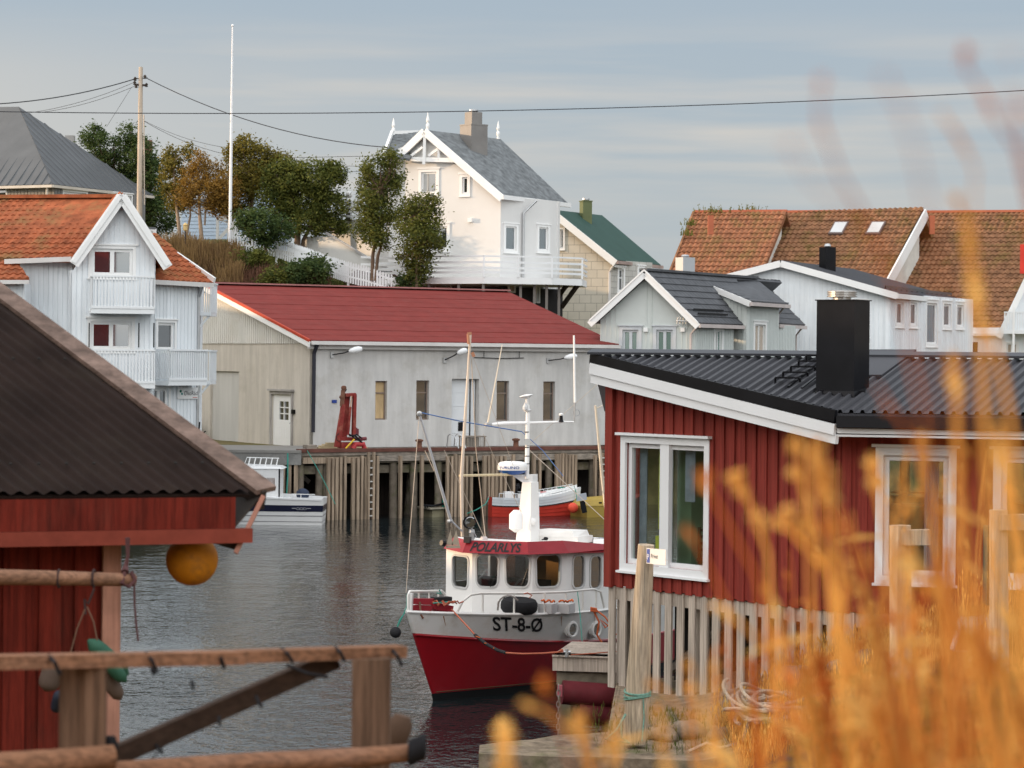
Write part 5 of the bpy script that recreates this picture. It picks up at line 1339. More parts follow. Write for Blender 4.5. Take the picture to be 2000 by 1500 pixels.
tree('tall slim tree in front of the villa left wall', [(755, 312, 22, 20), (718, 325, 14, 16), (770, 340, 16, 24), (725, 360, 24, 26), (755, 370, 26, 30), (715, 400, 22, 30), (745, 420, 30, 30), (715, 450, 20, 20), (740, 465, 26, 20)], [[(727, 548, .09), (728, 500, .08), (735, 450, .06), (742, 370, .03)], [(733, 548, .08), (738, 500, .07), (748, 470, .05), (720, 400, .03)]], 117.5, LF_green, BK, dens=1.7, leaf=.15)
tree('shorter slim tree standing before the villa balcony', [(805, 400, 18, 18), (840, 400, 20, 16), (795, 430, 22, 26), (835, 435, 28, 30), (815, 465, 38, 26), (850, 470, 18, 18), (810, 500, 30, 22), (815, 530, 22, 18)], [[(813, 572, .08), (814, 530, .07), (816, 480, .04), (808, 420, .02)]], 116.2, LF_green, BK, dens=1.7, leaf=.15)
tree('round dark bush beside the lower picket fence', [(598, 535, 40, 24), (620, 528, 26, 22), (575, 545, 24, 18)], [[(600, 560, .06), (600, 540, .04)]], 117.6, LF_dark, BK, name='bush', cat='bush', dens=1.7)
tree('small green bush on the slope in front of the picket fence', [(492, 502, 22, 13), (512, 510, 14, 10)], [[(492, 516, .05), (494, 505, .03)]], 120.5, LF_green, BK, name='bush', cat='bush', dens=1.7)
tree('low green bush above the warehouse ridge', [(548, 540, 30, 16), (530, 548, 20, 10)], [[(545, 560, .05), (545, 548, .03)]], 117.5, LF_green, BK, name='bush', cat='bush', dens=1.5)
tree('small dark shrub at the villa basement near the slim trees', [(800, 550, 26, 18)], [[(800, 575, .05), (800, 555, .03)]], 117.0, LF_dark, BK, name='bush', cat='bush', dens=1.5)
# tall dry grass on the slope
def field_grass(name, label, n, region, m, h, w, seed):
    rr = random.Random(seed); q = MB()
    for _ in range(n):
        px = rr.uniform(*region[0]); d = rr.uniform(*region[1]); x = (px - 1000) / F * d; z = far_z(x, d)
        dens = noise.noise(V((x * .4, d * .4, seed)))
        if dens < region[2]: continue
        hh = h * rr.uniform(.5, 1.3) * (1 + dens); b = V((x, d, z - .05)); tip = b + V((rr.gauss(0, .16), rr.gauss(0, .16), hh)); a = rr.uniform(0, 3.14)
        ww = V((math.cos(a), math.sin(a), 0)) * w
        q.face([b - ww, b + ww, tip + ww * .5, tip - ww * .5])
    return tag(q.build(name, m), label, 'grass', kind='stuff')
G_tan = leafmat('slope_grass_tan', (.16, .095, .045), (.34, .22, .09), scale=.5)
G_brown = leafmat('slope_grass_brown', (.10, .05, .035), (.20, .10, .06), scale=.6)
G_green = leafmat('slope_grass_green', (.05, .07, .015), (.13, .14, .03), scale=.5)
field_grass('dry_grass', 'tall tan dry grass covering the upper hillside', 9000, ((310, 470), (115, 123.5), -.4), G_tan, .75, .02, 1)
field_grass('dry_grass', 'reddish brown dry grass and weeds on the lower hillside', 11000, ((320, 640), (112.5, 121), -.3), G_brown, .6, .02, 2)
field_grass('green_grass', 'patches of fresh green grass on the hillside', 7000, ((330, 760), (113, 124), .05), G_green, .4, .022, 3)
field_grass('lawn', 'short green lawn beyond the picket fence under the round tree', 5000, ((430, 720), (121.5, 126), -.8), G_green, .16, .025, 4)
# ================================================================= red timber building on the right quay
M_cafe = mat('falu_red_boards', (.235, .036, .026), .75, var=.18, vs=3, bump=.35, bs=25, stretch=(1, 1, .15), grain=(22, 22, .9, .32))
M_cafetrim = mat('fresh_white_trim', (.74, .75, .76), .45, var=.03)
M_blackroof = mat('black_roof_sheet', (.055, .055, .062), .5, var=.06, spec=.25)
CA = XY(1192, 39.9); CB = XY(1646, 36.0); CC = CB + V((.97, -.243)).normalized() * 7.0
CL = Wall(CA, CB); CRW = Wall(CB, CC)
cf = thing('red_boathouse', 'red board-and-batten waterside building with black metal roof and big white-framed windows', 'building', V((CB.x, CB.y, 1.0)))
zf = 2.49
eA = V((4.50, 35.35, 0)); eA.z = zat(1642, 806, 35.35)
ED = V((.97, -.243, 0)).normalized()
tipB = P(1157, 689, 39.8); tipB.z = 6.06
zr_ = tipB.z
RDG = tipB + ED * 4.9
def roofz(p):   # height of the roof plane over plan point p
    UP = V((RDG.x - eA.x, RDG.y - eA.y)); N = V((ED.y, -ED.x)); N = V((-ED.y, ED.x)).normalized()
    f = (V((p.x, p.y)) - eA.xy).dot(N) / UP.dot(N); return eA.z + (zr_ - eA.z) * f
hL = CL.rect(1224, 868, 1378, 1108); hL = (hL[0], hL[1], CL.sz(1300, 1108)[1], CL.sz(1300, 868)[1])
def bb_wall(w, s0, s1, holes, zb, pitch=.225, bat=.06):
    m = MB(); tf = lambda s: roofz(w.pt(s, 0).xy) - .20
    clad(m, w, s0, s1, zb, tf, holes, pitch=None, back=.15, kinks=[s0 + (s1 - s0) * k / 12 for k in range(13)])
    # alternate proud boards
    clad_m = m; s = s0
    while s < s1 - .02:
        e = min(s + pitch * .62, s1)
        hs_ = [h for h in holes if h[0] < e and h[1] > s]
        if not hs_: m.hexa([w.pt(s, zb - .02, .028), w.pt(e, zb - .02, .028), w.pt(e, zb - .02, .002), w.pt(s, zb - .02, .002)], [w.pt(s, tf(s), .028), w.pt(e, tf(e), .028), w.pt(e, tf(e), .002), w.pt(s, tf(s), .002)])
        else:
            h = hs_[0]
            for a_, b_ in ((zb - .02, h[2] - .02), (h[3] + .02, None)):
                ta, tb = (tf(s), tf(e)) if b_ is None else (b_, b_)
                m.hexa([w.pt(s, a_, .028), w.pt(e, a_, .028), w.pt(e, a_, .002), w.pt(s, a_, .002)], [w.pt(s, ta, .028), w.pt(e, tb, .028), w.pt(e, tb, .002), w.pt(s, ta, .002)])
        s += pitch
    return m
bb_wall(CL, 0, CL.len, [hL], zf).build('left_wall', M_cafe, cf)
hR1 = CRW.rect(1725, 890, 1852, 1128); hR2 = CRW.rect(1955, 895, 2100, 1135); hR1 = (hR1[0], hR1[1], hR2[2] + .02, hR1[3]); hR2 = (hR2[0], hR2[1], hR1[2], hR1[3])
bb_wall(CRW, 0, CRW.len, [hR1, hR2], zf).build('right_wall', M_cafe, cf)
m = MB(); CL.box(m, -.03, .14, zf - .03, roofz(CA) - .2, .03, .07); m.box(V((CA.x + .10, CA.y + .06, zf - .03)), .10, .10, 2.9, -.7); m.build('corner_board', M_cafe, cf)
m = MB(); CL.box(m, 0, 0.02, zf, 5.9, -.2, -.15)
BK_ = Wall(CA, CA + V((.6, 4.6))); BK_.box(m, 0.05, 4.6, zf, zf + 1.2, .0, .2); BK_.box(m, 0.05, .5, zf + 1.2, 5.2, .0, .2); BK_.box(m, 4.2, 4.6, zf + 1.2, 5.2, .0, .2); BK_.box(m, .5, 4.2, 4.8, 5.2, .0, .2); m.build('end_wall', M_cafe, cf)
window(CL, cf, hL, M_cafetrim, M_glass_clear, cols=2, trim=.11, frame=.075, inset=.06, head=.0, name='window')
window(CRW, cf, hR1, M_cafetrim, M_glass_clear, cols=1, trim=.11, frame=.075, inset=.06)
window(CRW, cf, hR2, M_cafetrim, M_glass_clear, cols=2, trim=.11, frame=.075, inset=.06)
for w, h in ((CL, hL), (CRW, hR1), (CRW, hR2)):
    m = MB(); w.box(m, h[0] - .16, h[1] + .16, h[3] + .115, h[3] + .155, 0, .12); m.build('head_board', M_cafetrim, cf)
# posts between the two leaves are wide
m = MB(); c_ = (hL[0] + hL[1]) / 2; CL.box(m, c_ - .10, c_ + .10, hL[2], hL[3], -.05, .03); m.build('mullion', M_cafetrim, cf)
# room behind the glass: floor, back wall, curtains, chairs
M_room = mat('room_wall', (.30, .36, .30), .9); M_curt = mat('grey_curtain', (.40, .43, .50), .9, var=.2, vs=6)
m = MB(); c0 = CL.pt(.3, 0, -3.2); W_in = Wall(c0.xy, CL.pt(CL.len + 1.0, 0, -3.2).xy); W_in.box(m, -1.2, 7, zf, zf + 1.45, -.05, 0); W_in.box(m, -1.2, 7, 4.7, 5.2, -.05, 0)
for k in range(6): W_in.box(m, -1.2 + 1.35 * k, -1.05 + 1.35 * k, zf + 1.45, 4.7, -.05, 0.01)
W_in3 = Wall(CRW.pt(0, 0, -3).xy, CRW.pt(7, 0, -3).xy); W_in3.box(m, 0, 7, zf, zf + .9, -.05, 0); W_in3.box(m, 0, 7, 4.5, 5.0, -.05, 0)
for k in range(6): W_in3.box(m, 1.3 * k, .12 + 1.3 * k, zf + .9, 4.5, -.05, .01)
m.build('inner_wall', M_room, cf)
m = MB(); m.prism([V((CA.x + .3, CA.y - .1, zf)), V((CB.x, CB.y + .2, zf)), V((CC.x, CC.y + .2, zf)), V((CC.x + 1, CC.y + 5, zf)), V((CA.x + 2, CA.y + 5, zf))], V((0, 0, -.1))); m.build('floor', mat('plank_floor', (.12, .10, .075), .6), cf)
for w, a, b in ((CL, hL[0] + .05, hL[0] + .22), (CL, c_ - .33, c_ - .12), (CL, c_ + .2, c_ + .42), (CRW, hR1[0] + .6, hR1[0] + .72), (CRW, hR1[1] - .35, hR1[1] - .15)):
    m = MB(); n = 10
    for k in range(n):
        s_a = a + (b - a) * k / n; s_b = a + (b - a) * (k + 1) / n; o_a = -.22 - .03 * (k % 2); o_b = -.22 - .03 * ((k + 1) % 2)
        z0 = hL[2] + (.1 if w is CL and a > c_ else 0) + (.9 if w is CL and a > c_ else 0); m.face([w.pt(s_a, z0, o_a), w.pt(s_b, z0, o_b), w.pt(s_b, hL[3], o_b), w.pt(s_a, hL[3], o_a)])
    m.build('curtain', M_curt, cf)
m = MB(); CL.box(m, hL[0] + .50, hL[0] + .82, zf, hL[3] + .2, -.9, -.6); CL.box(m, c_ + .48, c_ + .75, zf + .5, hL[3] + .2, -1.4, -1.1); m.build('room_pillar', mat('green_partition', (.26, .38, .24), .8), cf)
m = MB(); CL.box(m, hL[0] + .40, hL[0] + .45, zf + .9, hL[3] + .2, -.35, -.3); CL.box(m, hL[0] + .36, hL[0] + .62, zf + .55, zf + .8, -.4, -.28); m.build('yellow_rod', mat('lime_yellow', (.6, .6, .08), .6), cf)
def chair(p, rz, label):
    t = thing('dining_chair', label, 'chair', p, 'chairs inside the red building'); co, si = math.cos(rz), math.sin(rz)
    def q(x, y, z): return p + V((x * co - y * si, x * si + y * co, z))
    mw = mat('chair_wood', (.10, .055, .035), .5)
    m = MB(); m.box(q(0, 0, .43), .42, .42, .04, rz); m.build('seat', mw, t)
    for x, y, h in ((-.18, -.18, .43), (.18, -.18, .43), (-.18, .18, .95), (.18, .18, .95)):
        m = MB(); m.box(q(x, y, 0), .035, .035, h, rz); m.build('leg', mw, t)
    m = MB()
    for k in range(4): m.bar(q(-.18, .18, .6 + k * .1), q(.18, .18, .6 + k * .1), .02, .04)
    m.build('backrest', mw, t)
chair(CL.pt(hL[0] + 1.05, zf, -.9), .9, 'dark chair standing behind the left pane of the red building window')
chair(CL.pt(c_ + .75, zf, -.7), 2.4, 'dark chair standing behind the right pane of the red building window')
# interior shelf with lit jars in the right window
m = MB(); CRW.box(m, hR1[0] + .05, hR1[1] - .05, hR1[2] + .95, hR1[2] + .98, -.6, -.4); CRW.box(m, hR1[0] + .05, hR1[1] - .05, hR1[2] + 1.12, hR1[2] + 1.14, -.7, -.5); m.build('shelf', mat('shelf_wood', (.3, .2, .12), .6), cf)
# roof
ud = RDG - eA
eR = eA + ED * 9.5; rR = RDG + ED * 9.5
slope('roof', M_blackroof, cf, [eA, eR, rR, tipB], 'rib', udir=ud, thick=.06, scale=.74)
back_e = V((tipB.x, tipB.y, 0)) + V((.35, 4.2, 5.2)); slope('roof', M_blackroof, cf, [rR + V((1.4, 4.2, -.86)), back_e, tipB, rR], 'flat', thick=.08)
m = MB(); m.bar(tipB + V((-.03, -.04, .06)) - ED * .02, rR + V((0, -.04, .06)), .34, .035, up=V((0, -.17, 1)).normalized()); m.build('ridge_flashing', mat('dark_ridge', (.05, .052, .06), .4), cf)
vd = (tipB - eA).normalized(); vn = V((vd.y, -vd.x, 0)).normalized(); vn = vn if vn.y < 0 else -vn
m = MB(); off = vn * .03; m.bar(eA + off + V((0, 0, -.05)), tipB + off + V((0, 0, -.05)), .05, .17); m.build('verge_flashing', M_black, cf)
m = MB(); off = vn * .035; m.bar(eA + off + V((0, 0, -.235)), tipB + off + V((0, 0, -.20)) , .05, .15, h1=.17); off = vn * .0; m.bar(eA + off + V((0, 0, -.37)), tipB + off + V((0, 0, -.36)), .06, .13); m.build('bargeboard', M_cafetrim, cf)
m = MB(); en = V((ED.y, -ED.x, 0)); m.bar(eA + en * .05 + V((0, 0, -.12)), eR + en * .05 + V((0, 0, -.12)), .14, .16); m.build('gutter', mat('black_gutter', (.014, .014, .016), .35, spec=.2), cf)
m = MB(); m.bar(eA + en * -.02 + V((0, 0, -.25)), eR - en * .02 + V((0, 0, -.25)), .05, .07); m.build('fascia', M_cafetrim, cf)
m = MB(); m.prism([V((eA.x, eA.y, eA.z - .3)), V((eR.x, eR.y, eR.z - .3)), V((CC.x, CC.y, eA.z - .28)), V((CB.x, CB.y, eA.z - .28)), V((CA.x, CA.y, roofz(CA) - .25)), V((tipB.x, tipB.y, tipB.z - .3))], V((0, 0, -.03))); m.build('soffit', M_cafetrim, cf)
# chimney
RN = ED.cross(ud).normalized(); RN = RN if RN.z > 0 else -RN
def onroof2(px, py, lift=0.0):
    o_ = V((0, 0, ZC)); ray = P(px, py, 100.0) - o_; q_ = o_ + ray * ((eA - o_).dot(RN) / ray.dot(RN)); return q_ + RN * lift
cbp = onroof2(1652, 772); dC = cbp.y
zt_ = zat(1640, 587, dC); ang = .50
m = MB(); rad = .43; cc = cbp + V((-.02, .22, 0))
def rot(x, y, a=ang): return V((x * math.cos(a) - y * math.sin(a), x * math.sin(a) + y * math.cos(a), 0))
for (hw, hd, z0, z1) in ((.285, .285, cc.z - .2, zt_),):
    m.box(V((cc.x, cc.y, z0)), .60, .48, z1 - z0, .35 - .95)
m.box(V((cc.x, cc.y, zt_)), .64, .52, .015, .35 - .95)
cm = m.build('chimney', M_black, cf)
m = MB(); fa = cc + rot(-.38, -.42, -.6); m.prism([onroof2(1596, 770, .01), onroof2(1690, 772, .01), onroof2(1696, 740, .01), onroof2(1600, 738, .01)], V((0, 0, .05)))
skirt = [(.33, .27, .14), (.30, .24, .34)]
a0 = -.6
def rect_ring(hx, hy, z): return [V((cc.x, cc.y, z)) + rot(sx * hx, sy * hy, a0) for sx, sy in ((-1, -1), (1, -1), (1, 1), (-1, 1))]
zb0 = min(p.z for p in [cc]) - .32
m.hexa(rect_ring(.39, .33, zb0), rect_ring(.305, .245, zb0 + .38)); m.build('flashing', M_black, cm)
m = MB(); m.lathe(V((cc.x - .02, cc.y, zt_ + .015)), [(.13, 0), (.13, .035), (.215, .04), (.215, .055), (.195, .058), (.195, .07), (.215, .073), (.215, .088), (.195, .091), (.195, .10), (.215, .103), (.215, .118), (.2, .13), (.06, .135), (.0, .136)], 20); m.build('chimney_cowl', mat('steel_cowl', (.42, .40, .38), .3, metal=.8, var=.1), cm)
m = MB(); m.prism([onroof2(1690, 740, .012), onroof2(1722, 740, .012), onroof2(1790, 690, .012), onroof2(1692, 690, .012)], RN * .05); m.build('flat_sheet', M_blackroof, cf)
# roof ladder: stepped rungs
m = MB()
for k in range(5):
    c = onroof2(1536 + k * 15, 751 - k * 11, .10); m.bar(c - ED * .16, c + ED * .2, .10, .025); m.bar(c - ED * .16, c - ED * .16 - RN * .1, .03, .03); m.bar(c + ED * .2, c + ED * .2 - RN * .1, .03, .03)
m.bar(onroof2(1540, 762, .05), onroof2(1612, 705, .05), .03, .03); m.bar(onroof2(1566, 765, .05), onroof2(1636, 710, .05), .03, .03); m.build('roof_ladder', M_black, cf)
# slatted underbuilding
sk = M_slat = mat('silver_weathered_slats', (.47, .40, .335), .85, grain=(35, 35, 1.2, .4), var=.25, vs=4, bump=.4, bs=18, stretch=(1, 1, .15))
def under(w, s0, s1, gap0):
    m = MB(); w.box(m, s0, s1, zf - .22, zf - .025, -.12, -.03); m.build('band_board', M_slat, cf)
    s = s0
    i = 0
    while s < s1 - .05:
        p = w.pt(s + .07, 0); zg = near_z(p.x, p.y) - .1; rr = random.Random(i * 7 + int(s0 * 10)); i += 1
        m = MB(); w.box(m, s, s + .14 + rr.uniform(-.005, .008), zg + rr.uniform(0, .06), zf - .015, -.03, .0 + rr.uniform(0, .012)); m.build('slat', M_slat, cf); s += .262
under(CL, .02, CL.len, 0); under(CRW, .05, 6.6, 0)
for w, s in ((CL, .1), (CL, 1.9), (CL, 3.7), (CRW, .3), (CRW, 2.4)):
    m = MB(); p = w.pt(s, -.5, -.25); m.box(p, .16, .16, zf + .4, .6); m.build('support_post', M_slat, cf)
m = MB(); CL.box(m, .45, CL.len, .3, zf - .3, -1.1, -1.0); CRW.box(m, 0, 6, .3, zf - .3, -1.1, -1.0); m.build('dark_backing', M_dark, cf)  # near-black screen added so the gaps between slats look shaded
m = MB()
for a, b in ((.5, 2.2), (2.3, 3.9)): m.bar(CL.pt(a, 1.1, -.8), CL.pt(b, 2.3, -.9), .1, .1)
m.build('cross_brace', M_wood, cf)
# boulders and ground things
M_rock = mat('boulder_rock', (.22, .17, .125), .95, var=.4, vs=6, bump=1.0, bs=12)
def boulder(px, py, d, r, label, k):
    m = MB(); rr = random.Random(k); p = P(px, py, d); c = V((p.x, d, near_z(p.x, d) + r * .35)); m.sphere(c, r, 14, sz=.62)
    m.v = [c + (v - c) * (1 + .38 * noise.noise((v - c) * (1.3 / r) + V((k * 3.1, 0, 0)))) for v in m.v]
    tag(m.build('boulder', M_rock, smooth=True), label, 'boulder', 'boulders below the red building')
for i, (px, py, d, r, l) in enumerate([(1300, 1430, 34.6, .20, 'low flat boulder just right of the mooring post foot'), (1350, 1415, 34.9, .24, 'dark boulder in the gap right of the flat boulder'), (1480, 1400, 35.0, .34, 'big rounded boulder left of the rope coil'), (1405, 1440, 34.4, .17, 'small pale boulder at the quay edge by the rope tail'), (1560, 1380, 35.2, .30, 'brownish boulder behind the rope coil'), (1270, 1450, 34.7, .12, 'little stone at the mooring post foot'), (1690, 1360, 33.8, .22, 'weathered boulder near the middle wooden post'), (1780, 1350, 33.6, .25, 'dark boulder low between the two wooden posts'), (1640, 1400, 34.3, .2, 'boulder right of the rope coil in the dry grass')]): boulder(px, py, d, r, l, i)
# mooring post with sign
M_post = mat('sun_bleached_log', (.50, .40, .29), .8, var=.28, vs=3.5, bump=.5, bs=16, stretch=(2, 2, .25), stain=(.28, .24, .20), stain_amt=.6, stain_s=3, grain=(30, 30, 1.2, .45))
t = thing('mooring_post', 'stout bleached timber mooring post leaning slightly on the quay edge', 'mooring post', P(1240, 1448, 33.9))
b = P(1240, 1450, 33.9); tp = P(1262, 1064, 33.7); m = MB(); m.tube([b, b.lerp(tp, .3), b.lerp(tp, .9), tp], [.165, .162, .112, .108], 18); m.build('log', M_post, t, smooth=True)
M_green_rope = mat('green_rope', (.16, .30, .24), .85, var=.3, vs=20, bump=.6, bs=80)
m = MB()
for k, y in enumerate((1350, 1356, 1362)):
    c = P(1245, y, 33.85); pts = [c + V((math.cos(a) * .172, math.sin(a) * .172, .03 * math.sin(a + k))) for a in [2 * math.pi * j / 16 for j in range(17)]]; m.tube(pts, .014, 6)
m.build('rope_band', M_green_rope, t, smooth=True)
m = MB(); m.tube([P(1222, 1395, 33.7), P(1213, 1410, 33.65), P(1214, 1440, 33.6), P(1230, 1452, 33.55)], .016, 6); m.tube([P(1220, 1400, 33.6), P(1204, 1425, 33.5), P(1183, 1444, 33.4), P(1205, 1448, 33.4), P(1225, 1450, 33.4)], .013, 6); m.tube([P(1256, 1360, 33.7), P(1258, 1400, 33.7), P(1254, 1448, 33.6)], .01, 6); m.build('loose_rope', M_green_rope, t, smooth=True)
t = thing('parking_sign', 'small white parking sign reading Privat fixed to the mooring post', 'sign', P(1280, 1100, 33.5))
SG = Wall(XY(1264, 33.56, 1086), XY(1301, 33.30, 1086)); r_ = SG.rect(1264, 1072, 1301, 1102)
m = MB(); SG.box(m, r_[0], r_[1], r_[2], r_[3], 0, .012); SG.box(m, 0, r_[1], r_[2] + .05, r_[2] + .08, -.03, 0); m.build('sign_plate', mat('sign_white', (.72, .70, .67), .5), t)
m = MB(); SG.box(m, r_[0] + .008, r_[0] + .062, r_[2] + .01, r_[3] - .01, .012, .015); m.build('blue_field', mat('traffic_blue', (.05, .09, .33), .5), t)
lettering('P', lambda u, v: SG.pt(r_[0] + .018 + u, r_[2] + .055 + v, .017), .03, .07, M_cafetrim, t)
lettering('Privat', lambda u, v: SG.pt(r_[0] + .085 + u, r_[2] + .075 + v, .015), .13, .055, M_ink, t)
# two timber posts on the right
def stub_post(px, py_t, py_b, d, w_px, label, cap):
    t = thing('timber_post', label, 'post', P(px, py_b, d)); r = w_px / F * d / 2
    b = P(px, py_b, d); tp = P(px - 2, py_t, d); m = MB(); m.tube([b, tp], [r * 1.08, r], 16); m.build('log', M_post, t, smooth=True)
    m = MB(); a = tp + V((.0, -r * .6, -.14)); m.bar(a + V((-.0, 0, 0)), a + V((.34, -.02, .01)), .16, .18 if cap else .2); m.build('cleat_block', M_post, t)
    return t
stub_post(1760, 1026, 1350, 30.6, 42, 'stout timber post with side block left of the white trestle sign', True)
stub_post(1952, 996, 1330, 30.0, 36, 'stout timber post with side block near the right picture edge', True)
m = MB(); p = P(1929, 1027, 30.3); m.box(V((p.x, p.y, zat(1929, 1180, 30.3))), .05, .3, p.z - zat(1929, 1180, 30.3)); tag(m.build('green_board', mat('dark_green_paint', (.03, .075, .06), .6)), 'narrow dark green board behind the rightmost timber post', 'board')
# A-frame board
t = thing('trestle_sign', 'white folding trestle sign standing on the ground between the right posts', 'trestle sign', P(1895, 1310, 31.2))
M_tr = mat('white_trestle', (.8, .78, .74), .5)
ap = P(1878, 1206, 31.2); ap2 = P(1935, 1200, 31.8)
for a, b in ((ap, P(1860, 1270, 31.0)), (ap, P(1924, 1307, 31.2))):
    m = MB(); m.bar(a, b, .045, .05); m.build('leg', M_tr, t)
for a, b in ((ap2, P(1964, 1300, 32)), (P(1900, 1275, 31.2), P(1893, 1306, 31.2))):
    m = MB(); m.bar(a, b, .03, .035); m.build('leg', M_tr, t)
m = MB(); m.prism([ap, ap2, P(1952, 1262, 31.9), P(1908, 1272, 31.15)], V((-.02, -.01, .0))); m.build('panel', mat('sign_back', (.58, .53, .48), .6), t)
m = MB(); m.bar(P(1868, 1272, 31.0), P(1908, 1272, 31.2), .02, .02); m.build('brace', M_tr, t)
# rope coil on the quay
M_rope = mat('old_grey_rope', (.42, .35, .27), .9, var=.35, vs=30, bump=.8, bs=60)
m = MB(); rr = random.Random(3); cpt = P(1520, 1400, 33.5); cpt.z = near_z(cpt.x, 33.5) + .12
for k in range(14):
    rx, ry = rr.uniform(.35, .66), rr.uniform(.45, .8); c = cpt + V((rr.uniform(-.12, .12), rr.uniform(-.2, .2), k * .016)); ph = rr.uniform(0, 6.28); t0 = rr.uniform(-.1, .1)
    m.tube([c + V((rx * math.cos(a), ry * math.sin(a), .05 * math.sin(a * 2 + ph) + t0 * math.cos(a) * .6 + .14 * math.exp(-((a - 2.6) ** 2)))) for a in [2 * math.pi * j / 26 + ph for j in range(25)]], .024, 7)
m.tube([P(1345, 1468, 33.0), P(1380, 1452, 33.1), P(1405, 1462, 33.0), P(1450, 1450, 33.2), cpt + V((-.4, -.3, 0))], .024, 7)
tag(m.build('rope_coil', M_rope, smooth=True), 'big tangled coil of old grey rope lying on the quay', 'rope')
# wooden jetty end by the boat
t = thing('jetty', 'weathered timber jetty end beside the fishing boat bow', 'jetty', P(1140, 1340, 40.5))
JW = Wall(XY(1079, 40.6), XY(1215, 40.4))
for y0, y1, o0, o1, mm in ((1281, 1312, -.3, 0, M_slat), (1313, 1341, -.4, -.1, M_mossy), (1281, 1284, -2.0, .04, M_slat)):
    r_ = JW.rect(1079 if o1 >= 0 else 1085, y0, 1215, y1); m = MB(); JW.box(m, *r_, o0, o1); m.build('beam', mm, t)
m = MB(); JW.box(m, .1, .3, -.6, JW.sz(1100, 1341)[1], -.5, -.3); JW.box(m, .8, 1.0, -.6, JW.sz(1100, 1341)[1], -.5, -.3); m.build('pile', M_mossy, t)
m = MB(); p = P(1107, 1283, 40.3); m.tube([p, p + V((0, 0, .12))], .03, 8); m.tube([p + V((-.06, 0, .08)), p + V((.06, 0, .08))], .02, 6); m.build('mooring_cleat', M_steel, t)
t = thing('pink_fender', 'faded red plastic pontoon float under the jetty end', 'fender', P(1140, 1420, 40))
m = MB(); a, b = P(1098, 1352, 40.2), P(1205, 1360, 40.3); m.tube([a, b], .19, 14); m.cur = 0; m.tube([a + V((.25, 0, -.32)), b + V((.1, 0, -.32))], .17, 14); m.build('float', mat('faded_red_plastic', (.11, .015, .02), .7, var=.4, stain=(.08, .03, .03), stain_s=2), t, smooth=True)
m = MB(); m.tube([P(1094, 1338, 40.0), P(1093, 1360, 40.0)], .04, 8); m.build('float_lug', mat('pink_plastic', (.5, .14, .17), .5), t)
m = MB(); top = P(1091, 1336, 39.95)
for k in range(14):
    c = top + V((0, 0, -.055 - k * .088)); ax = V((1, 0, 0)) if k % 2 else V((0, 1, 0))
    m.tube([c + ax * (.026 * math.cos(a)) + V((0, 0, .055 * math.sin(a))) for a in [2 * math.pi * j / 10 for j in range(11)]], .009, 5)
tag(m.build('chain', mat('chain_steel', (.30, .27, .25), .5, metal=.6)), 'steel chain hanging from the jetty end into the water', 'chain')
# ================================================================= red and white fishing boat
FW = V((-.5, -.866, 0)); PT = V((.866, -.5, 0))
SH = P(793, 1197, 43.95); SH = V((SH.x, SH.y, 0))     # plan point of the stem head
def bz_top(t): return 1.63 - .085 * t + .008 * t * t if t < 5 else 1.405 - .005 * (t - 5)
def bz_red(t): return 1.25 - .135 * t + .009 * t * t if t < 6 else .764
def hull_half(k, t):
    t0 = .94 * (1 - k) ** 1.05
    Bm = 1.18 + .47 * k ** .8; sl = .34 + .26 * k
    x = max(0, t - t0); v = Bm * math.tanh(sl * x / Bm * (1 + .12 * x))
    if t > 8: v *= 1 - .02 * (t - 8) ** 1.5
    return v, t0
def hull_pt(t, z, side=1, off=0.0):
    k = min(1, max(0, z / bz_top(max(t, 0)))); b, t0 = hull_half(k, max(t, .94 * (1 - k) ** 1.05)); tt = max(t, t0)
    return SH - FW * tt + PT * (side * (b + off)) + V((0, 0, z))
fb = thing('fishing_boat', 'red and white fishing boat moored bow first beside the red building', 'fishing boat', SH - FW * 3)
TS = [0, .06, .15, .3, .5, .75, 1.05, 1.4, 1.8, 2.3, 2.9, 3.6, 4.5, 5.5, 7, 8.5, 10]
def hull_band(name, zlo, zhi, m_, nz=6):
    for_ = MB()
    for side in (1, -1):
        grid = []
        for t in TS:
            row = []
            for j in range(nz + 1):
                zl = zlo(t); zh = zhi(t); z = zl + (zh - zl) * j / nz
                k = min(1, max(0, z / bz_top(t))); t0 = .94 * (1 - k) ** 1.05
                tt = t0 + (10 - t0) * (t / 10.0); b, _ = hull_half(k, tt)
                # recompute band heights where this station really lies
                row.append(SH - FW * tt + PT * (side * b) + V((0, 0, z)))
            grid.append(row)
        for a, b_ in zip(grid, grid[1:]):
            for j in range(nz):
                q = [a[j], b_[j], b_[j + 1], a[j + 1]]
                for_.face(q if side == 1 else q[::-1])
        if side == 1: end_p = grid[-1]
        else:
            for j in range(nz): for_.face([end_p[j], grid[-1][j], grid[-1][j + 1], end_p[j + 1]])
    o = for_.build(name, m_, fb, smooth=True)
    me = o.data
    import bmesh
    b = bmesh.new(); b.from_mesh(me); bmesh.ops.remove_doubles(b, verts=b.verts, dist=.0006); bmesh.ops.recalc_face_normals(b, faces=b.faces); b.to_mesh(me); b.free()
    return o
M_hred = mat('hull_red_gloss', (.35, .008, .016), .28, var=.10, vs=1.5, spec=.5, coat=.3, stain=(.20, .01, .02), stain_amt=.5, stain_s=1.0)
M_hwhite = mat('hull_white_gloss', (.82, .82, .80), .3, var=.04, vs=1.2, coat=.2, stain=(.58, .50, .40), stain_amt=.4, stain_s=2.2)
hull_band('boot_stripe', lambda t: -.35, lambda t: .13, mat('antifouling_black', (.012, .013, .014), .5), 2)
hull_band('hull', lambda t: .13, bz_red, M_hred, 8)
bw = hull_band('bulwark', bz_red, bz_top, M_hwhite, 4)
